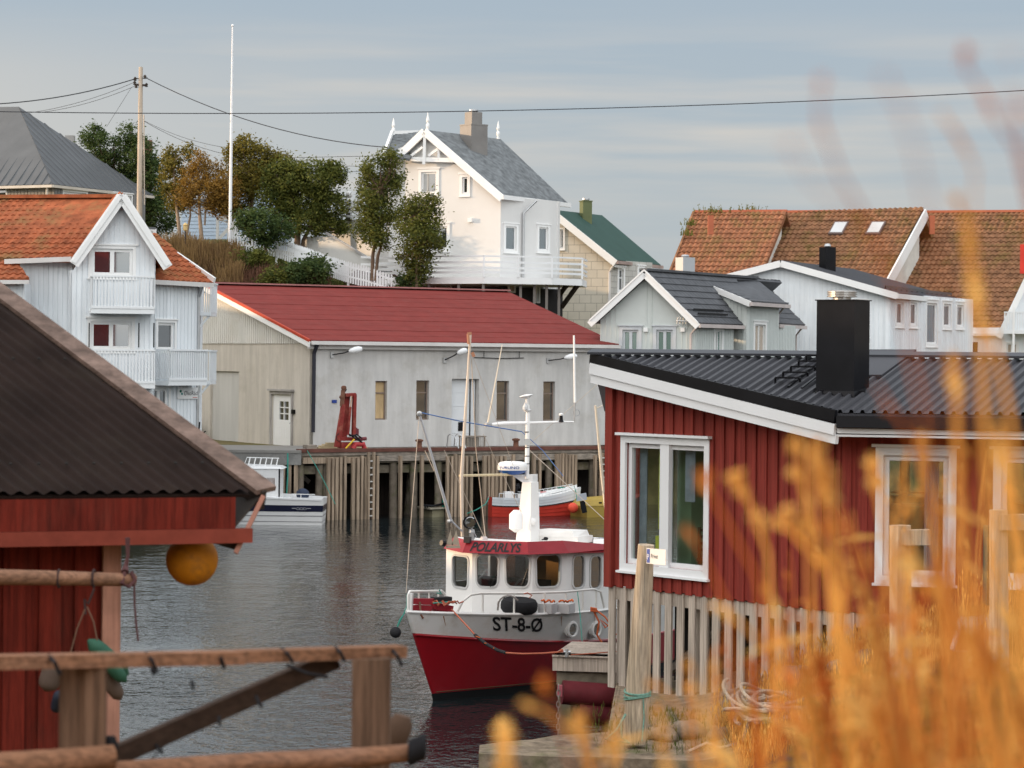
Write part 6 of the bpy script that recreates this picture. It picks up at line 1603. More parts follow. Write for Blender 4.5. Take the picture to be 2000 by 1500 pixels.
m = MB(); pts = [hull_pt(t, bz_red(t), 1, .01) for t in [.25 + k * .25 for k in range(38)]]; m.tube(pts, .022, 6); m.build('rubbing_strake', M_hred, fb, smooth=True)
m = MB()
for side in (1, -1): m.tube([hull_pt(t, bz_top(t), side, -.01) for t in [0.02, .1, .25, .5, .8, 1.2, 1.7, 2.3, 3, 4, 5, 6.5, 8, 10]], .03, 6)
m.build('gunwale', M_hwhite, fb, smooth=True)
# deck
m = MB(); dts = [.3, .6, 1, 1.5, 2, 2.6, 3.4, 4.5, 6, 8, 9.9]
for a, b in zip(dts, dts[1:]):
    za, zb_ = bz_top(a) - .32, bz_top(b) - .32
    m.face([hull_pt(a, za, -1, -.03), hull_pt(a, za, 1, -.03), hull_pt(b, zb_, 1, -.03), hull_pt(b, zb_, -1, -.03)])
m.build('deck', mat('deck_grey', (.32, .33, .33), .7), fb)
# registration and scuppers
def on_side(t0, t1, z0):
    return lambda u, v: hull_pt(t0 + (t1 - t0) * u - .56 * (v - .13), z0 - .10 * u * 0 + v - .085 * (t0 + (t1 - t0) * u), 1, .006)
lettering('ST-8-Ø', on_side(1.50, 2.52, 1.345), 1.0, .27, M_ink, fb, 'registration', ext=.02)
def porthole(px, py):
    # search t on the port side for that pixel
    best = min((abs((lambda q: (q.x / q.y * F + 1000 + (py - 700) * -ROLL))(hull_pt(2 + k * .02, 1.0)) - px), 2 + k * .02) for k in range(250))[1]
    q = hull_pt(best, 1.0); z = zat(px, py, q.y); c = hull_pt(best, z); n = (hull_pt(best + .1, z) - hull_pt(best - .1, z)).normalized().cross(V((0, 0, 1))).normalized(); n = n if n.y < 0 else -n
    m = MB(); m.lathe(c - n * .02, [(.15, 0), (.15, .085), (.12, .095), (.105, .085), (.105, .04)], 20, n); o = m.build('porthole', M_hwhite, fb, smooth=True)
    m = MB(); m.lathe(c, [(.105, 0.03), (.105, .045)], 18, n); m.build('pane', M_glass, o)
porthole(1108, 1229); porthole(1158, 1229)
# wheelhouse -------------------------------------------------------
def wp(px, d, py=1130): return XY(px, d, py)
Kf = 46.1
def B(t, y): return (SH - FW * t + PT * y).xy
tw = 3.05
K0, K1, K2, K3 = XY(871, 47.0, 1130), XY(922, 46.25, 1130), XY(1040, 45.95, 1130), XY(1106, 46.35, 1130)
K4 = XY(1262, 48.3, 1130); Km1 = K0 + (K4 - K3) + V((-.1, .3))
zd = 1.36; z_t = 2.50
facets = [Wall(K0, K1), Wall(K1, K2), Wall(K2, K3), Wall(K3, K4)]
M_wh = mat('wheelhouse_white', (.82, .81, .79), .35, var=.04, vs=1, coat=.15)
wf_holes = [[], [], [], []]
def rr_poly(a, b, z0, z1, r, n=5, taper=.0):
    pts = []
    for (cx, cz, st) in ((b - r, z1 - r, 0), (a + r, z1 - r, 90), (a + r, z0 + r, 180), (b - r, z0 + r, 270)):
        for k in range(n + 1):
            t = math.radians(st + 90 * k / n); x = cx + r * math.cos(t); z = cz + r * math.sin(t)
            f = (z1 - z) / (z1 - z0); x = (a + b) / 2 + (x - (a + b) / 2) * (1 - taper * f); pts.append((x, z))
    return pts
def house_window(w, root, x0, y0, x1, y1, r, gm, nm='window', taper=.1, off=0.0):
    a, b, z0, z1 = w.rect(x0, y0, x1, y1); r = min(r, (b - a) * .48)
    po = rr_poly(a - .035, b + .035, z0 - .035, z1 + .035, r + .035, taper=taper); pi = rr_poly(a, b, z0, z1, r, taper=taper)
    m = MB(); n = len(po)
    for k in range(n):
        j = (k + 1) % n
        O0, O1, I0, I1 = w.pt(*po[k], .018), w.pt(*po[j], .018), w.pt(*pi[k], .018), w.pt(*pi[j], .018)
        m.face([I0, I1, O1, O0]); m.face([O0, O1, w.pt(*po[j], .0), w.pt(*po[k], .0)]); m.face([I1, I0, w.pt(*pi[k], -.04), w.pt(*pi[j], -.04)])
    o = m.build(nm, mat('window_gasket', (.56, .56, .55), .5), root)
    g = MB(); g.face([w.pt(*p, -.012) for p in pi]); g.build('pane', gm, o)
    return po, pi
# walls with openings: build each facet as an outer sheet whose window hole is left open
def facet_wall(w, specs, root):
    polys = [rr_poly(*(lambda r: (r[0], r[1], r[2], r[3]))(w.rect(*s[:4])), min(s[4], 99), taper=s[5]) for s in specs]
    m = MB()
    # split the facet in columns at window edges; the window columns get ring fill
    xs_ = [0.0]; rects = []
    for s in specs:
        a, b, z0, z1 = w.rect(*s[:4]); rects.append((a - .012, b + .012, z0 - .012, z1 + .012))
    clad(m, w, 0, w.len, zd - .02, z_t + .02, rects, pitch=None, back=.06)
    # corner fillets between rectangle and rounded opening
    for (a, b, z0, z1), s in zip(rects, specs):
        r = w.rect(*s[:4]); pi = rr_poly(r[0], r[1], r[2], r[3], min(s[4], (r[1] - r[0]) * .48), taper=s[5]); n = len(pi)
        cx, cz = (a + b) / 2, (z0 + z1) / 2
        def outp(x, z):
            dx, dz = x - cx, z - cz; k = min(abs((b - cx) / dx) if dx else 99, abs((z1 - cz) / dz) if dz else 99); return (cx + dx * k, cz + dz * k)
        for k in range(n):
            j = (k + 1) % n; p, q = pi[k], pi[j]; P0, Q0 = outp(*p), outp(*q)
            poly = [p, q, Q0]
            if abs(P0[0] - Q0[0]) > 1e-3 and abs(P0[1] - Q0[1]) > 1e-3:
                poly.append((b if max(P0[0], Q0[0]) > cx else a, z1 if max(P0[1], Q0[1]) > cz else z0))
            poly.append(P0); m.face([w.pt(x, z, .0) for x, z in poly])
    return m
spec = [[(884, 1087, 915, 1146, .09, .10)], [(931, 1085, 973, 1145, .10, .10), (988, 1085, 1034, 1145, .10, .10)], [(1047, 1085, 1094, 1145, .10, .08)], [(1119, 1086, 1140, 1147, .10, .0), (1153, 1087, 1173, 1148, .10, .0)]]
M_wglass = glass('wheelhouse_glass', (.62, .66, .66), clear=.90)
for w, sp in zip(facets, spec):
    facet_wall(w, sp, fb).build('wheelhouse_wall', M_wh, fb)
    for s in sp: house_window(w, fb, s[0], s[1], s[2], s[3], s[4], M_wglass if w is not facets[3] else glass('side_glass', (.03, .02, .015)) if 'side_glass' not in bpy.data.materials else bpy.data.materials['side_glass'], taper=s[5])
W5 = Wall(Km1, K0)
m = MB(); clad(m, W5, 0, W5.len, zd, z_t, [(W5.len - 1.4, W5.len - .9, 1.88, 2.4), (W5.len - .7, W5.len - .25, 1.88, 2.4)], pitch=None, back=.05); m.build('wheelhouse_wall', M_wh, fb)
m = MB(); bwk = Wall(K4, Km1); clad(m, bwk, 0, bwk.len, zd, z_t, [(1.3, 1.8, 1.8, 2.35)], pitch=None, back=.05); m.build('wheelhouse_wall', M_wh, fb)
# inside of the wheelhouse: console, orange curtain, seat
m = MB(); q = B(tw + .65, -.1); m.box(V((q.x, q.y, zd)), .5, 1.5, .58, math.atan2(FW.y, FW.x)); m.build('console', mat('console_dark', (.04, .035, .03), .6), fb)
m = MB(); q = B(tw + 1.6, .25); m.box(V((q.x, q.y, zd)), .12, .55, 1.05, math.atan2(FW.y, FW.x)); m.build('inner_panel', mat('varnished_panel', (.42, .22, .07), .4), fb)
m = MB(); q = B(tw + 1.5, -.55); m.box(V((q.x, q.y, zd)), .4, .4, .95, math.atan2(FW.y, FW.x)); m.build('helm_seat', mat('brown_upholstery', (.12, .05, .025), .6), fb)
# roof with red fascia band
ov = .13
R_ = [Km1 + V((-.1, .1)), XY(866, 47.0, 1083), XY(903, 45.98, 1083), XY(1032, 45.7, 1083), XY(1112, 46.15, 1083), K4 + V((.12, .1))]
z0 = z_t + .0; z1 = z_t + .215
def camber(p): return 0
m = MB(); n = len(R_); inn = [Km1 + V((.05, 0)), XY(887, 47.05, 1060), XY(912, 46.15, 1060), XY(1030, 45.9, 1060), XY(1098, 46.3, 1060), K4 + V((-.02, .05))]
zin = [z1 - .26, z1, z1, z1, z1, z1 - .26]
for k in range(n):
    j = (k + 1) % n; a, b = R_[k], R_[j]; c, d = inn[k], inn[j]
    m.face([V((*a, z0 - (.12 if k == 0 else 0))), V((*b, z0 - (.12 if j == 5 else 0))), V((*d, zin[j])), V((*c, zin[k]))])
m.face([V((*p, z0 + .001)) for p in R_][::-1]); fs_ = m.build('roof_fascia', mat('fascia_red', (.27, .022, .03), .4, var=.12, vs=4), fb)
m = MB(); m.face([V((*p, zz + .0)) for p, zz in zip(inn, zin)]); m.build('roof', M_wh, fb)
# lettering on the front band (sloping back with it)
a, b = V((*R_[2], z0)), V((*R_[3], z0)); c, d = V((*inn[2], z1)), V((*inn[3], z1))
fn_ = (b - a).cross(c - a).normalized(); fn_ = fn_ if fn_.y < 0 else -fn_
def onband(u, v):
    s = .10 + u * .80; q = v
    lo = a.lerp(b, s); hi = c.lerp(d, s); return lo.lerp(hi, .12 + .74 * q) + fn_ * .006
lettering('POLARLYS', onband, 1.0, 1.0, M_ink, fs_, shear=.25, ext=.03)
# wipers
for (x0, y0, x1, y1, w) in ((959, 1146, 971, 1122, facets[1]), (1020, 1144, 1032, 1110, facets[1])):
    m = MB(); m.tube([w.P(x0, y0, .05), w.P(x1, y1, .04)], .008, 5); m.build('wiper', M_black, fb)
# mast tower, radar, aerials -----------------------------------------
def ship(px, py, d): return P(px, py, d)
dM = 48.2
m = MB(); lo = [ship(1004, 1057, dM), ship(1040, 1057, dM + .1)]; q0, q1 = ship(1007, 1060, dM), ship(1036, 1060, dM - .2); u0, u1 = ship(1020, 942, dM), ship(1037, 942, dM - .1)
bk = V((.18, .32, 0)); m.hexa([q0, q1, q1 + bk, q0 + bk], [u0, u1, u1 + bk * .8, u0 + bk * .8]); m.build('mast_tower', M_wh, fb)
m = MB(); m.prism([ship(1001, 929, dM), ship(1040, 927, dM), ship(1040, 946, dM), ship(1026, 946, dM)], V((.1, .3, 0))); m.build('radar_bracket', M_wh, fb)
rd = ship(1001, 927, dM - .1)
m = MB(); m.lathe(rd, [(.10, 0), (.21, .03), (.275, .085)], 28); m.build('radar_base', mat('radar_blue', (.02, .10, .36), .35), fb, smooth=True)
m = MB(); m.lathe(rd, [(.275, .086), (.282, .10), (.282, .165), (.27, .205), (.235, .235), (.16, .25), (.02, .253)], 28); rdm = m.build('radar_dome', M_wh, fb, smooth=True)
vs_w = .42
lettering('FURUNO', lambda u, v: V((rd.x, rd.y, rd.z + .115 + v)) + V((math.sin((u - .27)/.285) * .286, -math.cos((u - .27)/.285) * .286, 0)), .40, .05, mat('letter_blue', (.02, .07, .30), .5), rdm, ext=.01)
mp_ = ship(1029, 930, dM); m = MB(); m.tube([ship(1029, 935, dM), ship(1031, 812, dM), ship(1031, 790, dM)], [.045, .042, .03], 10); m.build('mast_pole', M_wh, fb, smooth=True)
m = MB()
for y in (905, 890, 873, 858, 843): m.tube([ship(1029.5, y, dM), ship(1029.5, y + 1.5, dM)], .05, 8)
m.build('mast_bands', M_black, fb)
m = MB(); c = ship(1030, 863, dM - .03); m.box(c + V((0, 0, -.06)), .1, .09, .12); m.build('junction_box', mat('box_grey', (.5, .5, .48), .5), fb)
m = MB(); m.lathe(ship(1030, 804, dM), [(.06, 0), (.075, .03), (.05, .05), (.04, .05)], 12); m.lathe(ship(1026, 800, dM - .05), [(.05, 0), (.05, .05), (.01, .14)], 10); m.build('nav_light', mat('light_grey_plastic', (.6, .6, .6), .4), fb)
m = MB(); m.lathe(ship(1028, 776, dM), [(.03, -.02), (.07, -.01), (.13, .03), (.12, .04), (.02, .055)], 18, V((-.18, 0, 1))); m.tube([ship(1030, 792, dM), ship(1029, 778, dM)], .028, 8); m.build('gps_antenna', M_wh, fb, smooth=True)
m = MB(); m.tube([ship(947, 831, dM - .3), ship(985, 827, dM - .15), ship(1030, 826, dM)], [.032, .036, .03], 8); m.tube([ship(1030, 826, dM), ship(1100, 824, dM + .25), ship(1121, 824, dM + .3)], [.026, .022, .014], 8); m.build('yardarm', M_wh, fb)
m = MB(); m.lathe(ship(953, 829, dM - .3), [(.08, -.03), (.08, .02), (.03, .04)], 10, V((0, 0, 1))); m.build('yard_end_plate', M_steel, fb)
m = MB(); m.tube([ship(953, 826, dM - .3), ship(981, 673, dM - .3)], [.022, .008], 6); m.build('whip_aerial', mat('cream_aerial', (.70, .62, .50), .5), fb)
m = MB(); m.tube([ship(1123, 786, dM + .3), ship(1121, 655, dM + .3)], [.024, .018], 8); m.build('whip_aerial', M_trim, fb)
m = MB(); m.tube([ship(1122, 824, dM + .3), ship(1123, 786, dM + .3)], [.014, .02], 6); m.tube([ship(1123, 806, dM + .3) + V((.06 * math.cos(a) - .0, 0, .06 * math.sin(a))) + V((.03, 0, 0)) for a in [6.28 * j / 12 for j in range(13)]], .008, 5); m.build('aerial_mount', M_steel, fb)
m = MB(); c = ship(1096, 824, dM + .2); m.lathe(c, [(.05, 0), (.035, .04), (.03, .12)], 10); m.cur = 1; m.lathe(c + V((0, 0, .121)), [(.04, 0), (.045, .03), (.0, .05)], 10); m.build('camera_dome', [M_black, M_wh], fb)
m = MB(); m.tube([ship(903, 1048, 46.2), ship(901, 935, 46.2), ship(919, 652, 46.2)], [.03, .032, .022], 10); m.build('derrick_mast', mat('varnished_mast', (.66, .56, .46), .4), fb, smooth=True)
m = MB(); m.tube([ship(898, 929, 46.2), ship(1000, 927, dM - .1)], .024, 8); m.build('cross_spar', mat('gold_spar', (.62, .50, .30), .4), fb)
m = MB(); m.bar(ship(913, 652, 46.2), ship(921, 651, 46.2), .05, .05); m.tube([ship(914, 652, 46.15), ship(915, 672, 46.15)], .028, 6); m.bar(ship(922, 688, 46.1), ship(926, 697, 46.1), .06, .06); m.build('mast_fitting', mat('copper_fitting', (.42, .2, .12), .5), fb)
m = MB(); m.tube([ship(880, 1016, 46.0), ship(819, 808, 45.6)], [.03, .022], 8); m.tube([ship(880, 1016, 46.0), ship(903, 1038, 46.1)], .016, 6); m.build('boom', mat('boom_alloy', (.50, .52, .55), .4, metal=.3), fb, smooth=True)
m = MB(); m.lathe(ship(819, 808, 45.55), [(.02, -.03), (.05, -.02), (.05, .02), (.02, .03)], 10, V((0, -1, 0))); m.tube([ship(819, 810, 45.6), ship(820, 822, 45.6)], .02, 6); m.lathe(ship(879, 1018, 46.0), [(.05, -.03), (.06, 0), (.05, .03)], 8); m.build('boom_block', M_steel, fb)
m = MB(); m.tube([ship(1190, 1048, 47.2), ship(1176, 930, 47.0), ship(1163, 792, 46.8)], [.035, .03, .02], 8); m.tube([ship(1163, 798, 46.8), ship(1190, 786, 47.0)], .01, 5); m.build('aft_boom', mat('cream_boom', (.68, .60, .48), .4), fb, smooth=True)
for pts, r in (([ship(818, 822, 45.6), ship(801, 1040, 45), ship(793, 1158, 44.6)], .006), ([ship(921, 700, 46.2), ship(929, 870, 46.5), ship(948, 1050, 47)], .008), ([ship(925, 700, 46.2), ship(1010, 930, 48)], .004), ([ship(1035, 880, dM), ship(1182, 1016, 48)], .007), ([ship(944, 848, 47), ship(1018, 1000, 48)], .006), ([ship(868, 880, 46), ship(947, 1052, 46.5)], .007), ([ship(830, 880, 46), ship(848, 920, 46)], .006), ([ship(1031, 870, dM), ship(1190, 730, 49)], .005)):
    m = MB(); m.tube(pts, r, 4); m.build('stay_wire', mat('stay_wire', (.5, .42, .34), .6), fb)
m = MB(); m.tube([ship(822, 806, 45.6), ship(900, 823, 46.3), ship(1019, 843, dM)], .011, 5); m.tube([ship(1019, 843, dM), ship(1060, 880, dM), ship(1100, 930, 48)], .007, 4); m.build('blue_line', mat('blue_rope', (.10, .18, .38), .7), fb)
# searchlight, floodlight, small things on the roof
c = ship(919, 1020, 46.1); m = MB(); m.lathe(c + V((0, .08, 0)), [(.03, 0), (.09, .03), (.115, .1), (.115, .14)], 16, V((-.2, -1, 0))); sl_ = m.build('searchlight', M_black, fb, smooth=True)
m = MB(); m.lathe(c + V((0, -.065, 0)), [(.105, 0), (.09, .008), (.0, .01)], 16, V((-.2, -1, 0))); m.build('lens', M_glass, sl_)
m = MB(); m.tube([ship(921, 1032, 46.2), ship(930, 1048, 46.2), ship(922, 1055, 46.2)], .014, 6); m.lathe(ship(921, 1056, 46.2), [(.05, 0), (.045, .14), (.06, .15), (.05, .2)], 10); m.build('lamp_stand', M_steel, fb)
m = MB(); m.box(ship(913, 1060, 46.1), .12, .08, .11, -.5); m.build('floodlight', mat('flood_black', (.04, .04, .04), .4), fb)
m = MB(); m.lathe(ship(945, 1060, 46.3), [(.07, 0), (.07, .08), (.05, .11)], 10); m.build('roof_vent', mat('pinkish_white', (.6, .52, .5), .5), fb)
m = MB(); m.lathe(ship(866, 1061, 45.9), [(.03, -.05), (.06, -.02), (.05, .05)], 10, V((-.7, -.6, .2))); m.build('camera', M_black, fb)
for a, b_ in (((872, 1063), (885, 1063)), ((882, 1064), (898, 1064))):
    m = MB(); tip = ship((a[0] + b_[0]) / 2 + 1, 1035, 45.95); m.prism([ship(a[0], 1064, 45.95), ship(b_[0], 1065, 45.95), tip], V((0, .01, 0))); m.build('metal_sail_ornament', mat('dull_brass', (.42, .36, .28), .5, metal=.4), fb)
m = MB(); m.bar(ship(871, 1068, 45.93), ship(899, 1068, 45.93), .02, .05); m.build('ornament_base', MATS['dull_brass'], fb)
m = MB(); m.lathe(ship(1008, 1017, dM - .25), [(.03, -.22), (.13, -.15), (.13, .12), (.05, .2)], 14, V((0, 0, 1))); m.build('horn', M_wh, fb, smooth=True)
m = MB(); m.lathe(ship(1041, 1019, dM - .1), [(.03, -.06), (.07, -.03), (.07, .03), (.02, .06)], 10, V((.6, -.7, 0))); m.build('small_lamp', M_wh, fb, smooth=True)
# white raft box on the roof
m = MB(); c = B(tw + 2.2, .35); lw = [ship(1034, 1058, 48.6), ship(1127, 1062, 48.0)]
a, b = ship(1040, 1060, 48.4), ship(1128, 1062, 47.9); up = V((0, 0, .13)); bk = V((.3, .5, 0)); m.hexa([a, b, b + bk, a + bk], [x + up for x in (a, b, b + bk, a + bk)])
a2, b2 = ship(1040, 1049, 48.4) + V((0, -.02, .02)), ship(1122, 1050, 47.95) + V((0, -.02, .0)); t2 = V((.03, .05, .12)); m.hexa([a2, b2, b2 + bk, a2 + bk], [a2 + t2, b2 + V((-.05, .05, .12)), b2 + bk + V((-.05, -.05, .12)), a2 + bk + V((.03, -.05, .12))])
m.build('life_raft_case', mat('raft_white', (.78, .76, .73), .4), fb)
m = MB(); m.lathe(ship(1066, 1052, 47.9), [(.03, -.03), (.05, 0), (.03, .03)], 8); m.bar(ship(1058, 1054, 47.9), ship(1068, 1053, 47.9), .03, .02); m.build('raft_strap', M_black, fb)
m = MB(); a = ship(1130, 1062, 48.6); m.box(a + V((.2, 0, 0)), .5, .3, .12, -.5); m.build('aft_locker', mat('locker_grey', (.35, .36, .37), .4), fb)
m = MB(); m.tube([ship(1164, 1066, 48.4), ship(1164, 1050, 48.4)], .05, 8); m.tube([ship(1145, 1060, 48.4), ship(1145, 1049, 48.4)], .06, 8); m.box(ship(1182, 1066, 48.0), .35, .3, .12, -.5); m.build('roof_fittings', M_trim, fb)
# rails ----------------------------------------------------------------
def rail(pts, r=.019): 
    m = MB(); m.tube(pts, r, 8); return m
M_rail = mat('rail_white', (.72, .70, .66), .35)
def gp(t, side, h, off=-.04): return hull_pt(t, bz_top(t), side, off) + V((0, 0, h))
pf = rail([ship(797, 1196, 44.0), ship(797, 1162, 44.0), ship(800, 1155, 44.05), ship(830, 1155, 44.6), ship(862, 1154, 45.2), ship(869, 1160, 45.3), ship(874, 1196, 45.35)], .024); pf.build('bow_rail', M_rail, fb, smooth=True)
m = rail([gp(.85, 1, 0), gp(.95, 1, .22), gp(1.08, 1, .33), gp(1.25, 1, .36), gp(2, 1, .37), gp(3, 1, .38), gp(3.9, 1, .40), gp(4.15, 1, .34), gp(4.3, 1, 0)], .021); m.build('side_rail', M_rail, fb, smooth=True)
for t in (1.28, 1.85, 2.5, 3.05, 3.55, 4.0):
    m = rail([gp(t, 1, 0), gp(t, 1, .37)], .018); m.build('stanchion', M_rail, fb)
for t in (818, 838, 856):
    m = rail([ship(t, 1196, 44.0 + (t - 797) * .019), ship(t, 1156, 44.0 + (t - 797) * .019)], .016); m.build('stanchion', M_rail, fb)
m = MB(); p = ship(798, 1180, 44.2); m.prism([ship(793, 1197, 44.0), ship(803, 1197, 44.0), ship(805, 1160, 44.0), ship(796, 1158, 44.0)], V((.02, .1, 0))); m.build('stem_post', M_wh, fb)
# gear on the foredeck
t = thing('anchor_winch', 'dark red anchor and winch gear on the boat bow', 'winch', ship(840, 1195, 44.3))
m = MB(); M_dr = mat('oxide_red', (.26, .02, .03), .45)
m.prism([ship(804, 1169, 44.3), ship(845, 1170, 44.4), ship(846, 1182, 44.4), ship(806, 1180, 44.3)], V((.05, .12, 0))); m.prism([ship(806, 1182, 44.25), ship(846, 1184, 44.35), ship(842, 1194, 44.35), ship(803, 1192, 44.25)], V((.05, .12, 0))); m.build('fluke', M_dr, t)
m = MB(); m.bar(ship(845, 1182, 44.4), ship(882, 1190, 44.6), .1, .12); m.tube([ship(848, 1188, 44.5), ship(880, 1194, 44.6)], .06, 10); m.build('shank', M_dr, t)
m = MB(); m.bar(ship(846, 1172, 44.5), ship(878, 1170, 44.7), .16, .09); m.build('roller', mat('black_rubber', (.025, .025, .027), .7), t)
m = MB(); m.tube([ship(820, 1176, 44.2), ship(822, 1200, 44.1), ship(827, 1208, 44.1)], .018, 6); m.build('chain_hook', M_rust, t)
m = MB(); rr = random.Random(9)
m.tube([ship(845 + i * 4, 1177 + rr.uniform(-4, 4), 44.35 + rr.uniform(-.05, .1)) for i in range(16)], .014, 5); m.tube([ship(848 + i * 4, 1179 + rr.uniform(-5, 5), 44.35 + rr.uniform(-.05, .1)) for i in range(12)], .014, 5)
tag(m.build('orange_lashing', mat('orange_red_rope', (.42, .12, .07), .8)), 'tangled orange rope lashed over the boat anchor winch', 'rope')
m = MB(); m.tube([ship(846, 1178, 44.3), ship(870, 1176, 44.4), ship(890, 1174, 44.5)], .013, 5); m.tube([ship(795, 1160, 44.0), ship(794, 1185, 44.0), ship(786, 1205, 43.9), ship(776, 1226, 43.9)], .009, 5); m.tube([ship(858, 1152, 44.6), ship(862, 1160, 44.6), ship(853, 1158, 44.6)], .015, 5)
tag(m.build('teal_lashing', mat('teal_rope', (.05, .25, .20), .8)), 'thin teal rope tied along the boat bow rail', 'rope')
# tyre on the foredeck
t = thing('tyre_fender', 'black tyre fender lying on the foredeck behind the boat rail', 'tyre', ship(1015, 1195, 45.0))
m = MB(); c = ship(1014, 1183, 45.35); M_rub = mat('tyre_rubber', (.02, .02, .022), .75, var=.3, bump=.5, bs=40)
prof = [(.18, -.09), (.29, -.11), (.325, -.06), (.33, 0), (.325, .06), (.29, .11), (.18, .09)]
m.lathe(c, prof, 28, V((.05, -.1, 1))); m.build('tyre', M_rub, t, smooth=True)
m = MB(); m.tube([ship(972 + i * 5, 1175 - 12 * math.sin(i / 7 * 2.6) + (6 if i < 1 else 0), 44.9) for i in range(9)], .016, 5); m.tube([ship(974, 1175, 44.9), ship(972, 1192, 44.9)], .018, 5); m.build('chain', MATS['chain_steel'] , t)
m = MB(); m.tube([ship(1023, 1160, 44.9), ship(1030, 1158, 44.9), ship(1039, 1163, 44.9), ship(1034, 1168, 44.9)], .012, 5); m.build('lashing', MATS['orange_red_rope'], t)
t = thing('fish_crate', 'translucent white crate with orange net on the boat foredeck, nearer the tyre', 'crate', ship(1068, 1197, 45.1), 'crates on the foredeck')
m = MB(); m.box(ship(1070, 1197, 45.6), .26, .3, .17, -.4); m.build('box', mat('milky_plastic', (.55, .54, .54), .3), t)
m = MB(); rr = random.Random(4); m.tube([ship(1057 + i * 2.4, 1174 + rr.uniform(-3, 3), 45.3 + rr.uniform(-.05, .05)) for i in range(12)], .018, 5); m.build('net', mat('orange_net', (.62, .14, .04), .7), t)
t = thing('fish_crate', 'translucent white crate with orange net on the boat foredeck, nearer the wheelhouse side', 'crate', ship(1105, 1197, 45.3), 'crates on the foredeck')
m = MB(); m.box(ship(1104, 1197, 45.8), .26, .3, .17, -.4); m.build('box', MATS['milky_plastic'], t)
m = MB(); m.tube([ship(1092 + i * 2.5, 1173 + rr.uniform(-3, 3), 45.5 + rr.uniform(-.05, .05)) for i in range(12)], .018, 5); m.build('net', MATS['orange_net'], t)
# black ball fender at the stem
t = thing('ball_fender', 'black ball fender hanging at the boat stem', 'fender', ship(772, 1245, 44))
m = MB(); m.sphere(ship(772.5, 1235, 43.85), .098, 18); m.build('ball', M_rub, t, smooth=True)
m = MB(); m.tube([ship(776, 1224, 43.85), ship(780, 1212, 43.9), ship(792, 1195, 44.0)], .012, 5); m.build('line', MATS['teal_rope'], t)
# mooring rope with black chafe sleeve
m = MB(); pts = [ship(882, 1190, 44.5), ship(905, 1215, 44.0), ship(928, 1240, 43.5), ship(950, 1258, 43.0), ship(972, 1270, 42.6), ship(988, 1275, 42.2), ship(1020, 1277, 41.6), ship(1060, 1276, 41.0), ship(1098, 1273, 40.4)]
m.tube(pts, .014, 7); mo = tag(m.build('mooring_rope', MATS['orange_red_rope'], smooth=True), 'orange brown mooring rope from the boat bow to the jetty cleat', 'rope')
m = MB(); m.tube([p + V((0, -.01, 0)) for p in pts[2:6]], .028, 8); m.build('chafe_sleeve', M_rub, mo, smooth=True)
m = MB()
for i, (x, y) in enumerate(((935, 1246), (952, 1259), (969, 1269))): q = ship(x, y, 43.3 - .3 * i); m.tube([q + V((-.05, -.03, .03)), q + V((.02, -.05, .015)), q + V((.06, -.02, -.03))], .009, 5)
m.build('spiral_line', MATS['orange_net'], mo)
m = MB(); m.tube([ship(1092 + i, 1271 + 2 * math.sin(i), 40.3) for i in range(10)], .02, 6); m.tube([ship(1115, 1279, 40.3), ship(1160, 1276, 40.4), ship(1210, 1272, 40.5)], .01, 5)
tag(m.build('cleat_rope', MATS['orange_red_rope']), 'orange rope turned round the jetty cleat', 'rope')
m = MB(); m.tube([ship(1157, 1188, 46.0), ship(1170, 1215, 46.0), ship(1166, 1240, 46.0), ship(1180, 1262, 46.0), ship(1206, 1272, 46.0)], .02, 6); m.tube([ship(1160, 1188, 46.0), ship(1182, 1205, 45.9), ship(1192, 1220, 45.9), ship(1182, 1226, 45.9), ship(1172, 1210, 45.95), ship(1188, 1222, 45.9), ship(1204, 1240, 45.9)], .016, 6)
for i in range(4): m.tube([ship(1153, 1187 + i * 2, 45.95), ship(1166, 1189 + i * 2, 45.95)], .016, 5)
tag(m.build('hanging_rope', mat('orange_rope', (.55, .13, .05), .75), smooth=True), 'bright orange rope hanging down the boat side by the building corner', 'rope')
m = MB(); m.tube([ship(1128, 1156, 45.4), ship(1133, 1200, 45.2), ship(1139, 1278, 44.6)], .008, 5); tag(m.build('thin_teal_line', MATS['teal_rope']), 'thin teal line running down the boat side in front of the portholes', 'rope')

M_streak = mat('rust_streak', (.36, .17, .08), .8, var=.3, vs=8)
m = MB(); rr = random.Random(5)
for t_ in (.62, 2.9, 3.9):
    z_ = bz_top(t_) - .05; l_ = rr.uniform(.1, .22); w_ = .010; t2 = t_ + .56 * l_
    m.face([hull_pt(t_ - w_, z_, 1, .004), hull_pt(t_ + w_, z_, 1, .004), hull_pt(t2 + w_ * .3, z_ - l_, 1, .004), hull_pt(t2 - w_ * .3, z_ - l_, 1, .004)])
m.build('rust_marks', M_streak, bw)
m = MB(); m.tube([hull_pt(t_, .155, 1, .003) for t_ in [.95 + k * .3 for k in range(30)]], .006, 4); m.build('waterline_scum', mat('waterline_scum', (.10, .11, .06), .9), fb)
# ================================================================= small boats at the far quay
def loft(m, secs, close=False):
    for a, b in zip(secs, secs[1:]):
        for k in range(len(a) - 1): m.face([a[k], b[k], b[k + 1], a[k + 1]])
def fix(o):
    import bmesh
    b = bmesh.new(); b.from_mesh(o.data); bmesh.ops.remove_doubles(b, verts=b.verts, dist=.0008); bmesh.ops.recalc_face_normals(b, faces=b.faces); b.to_mesh(o.data); b.free(); return o
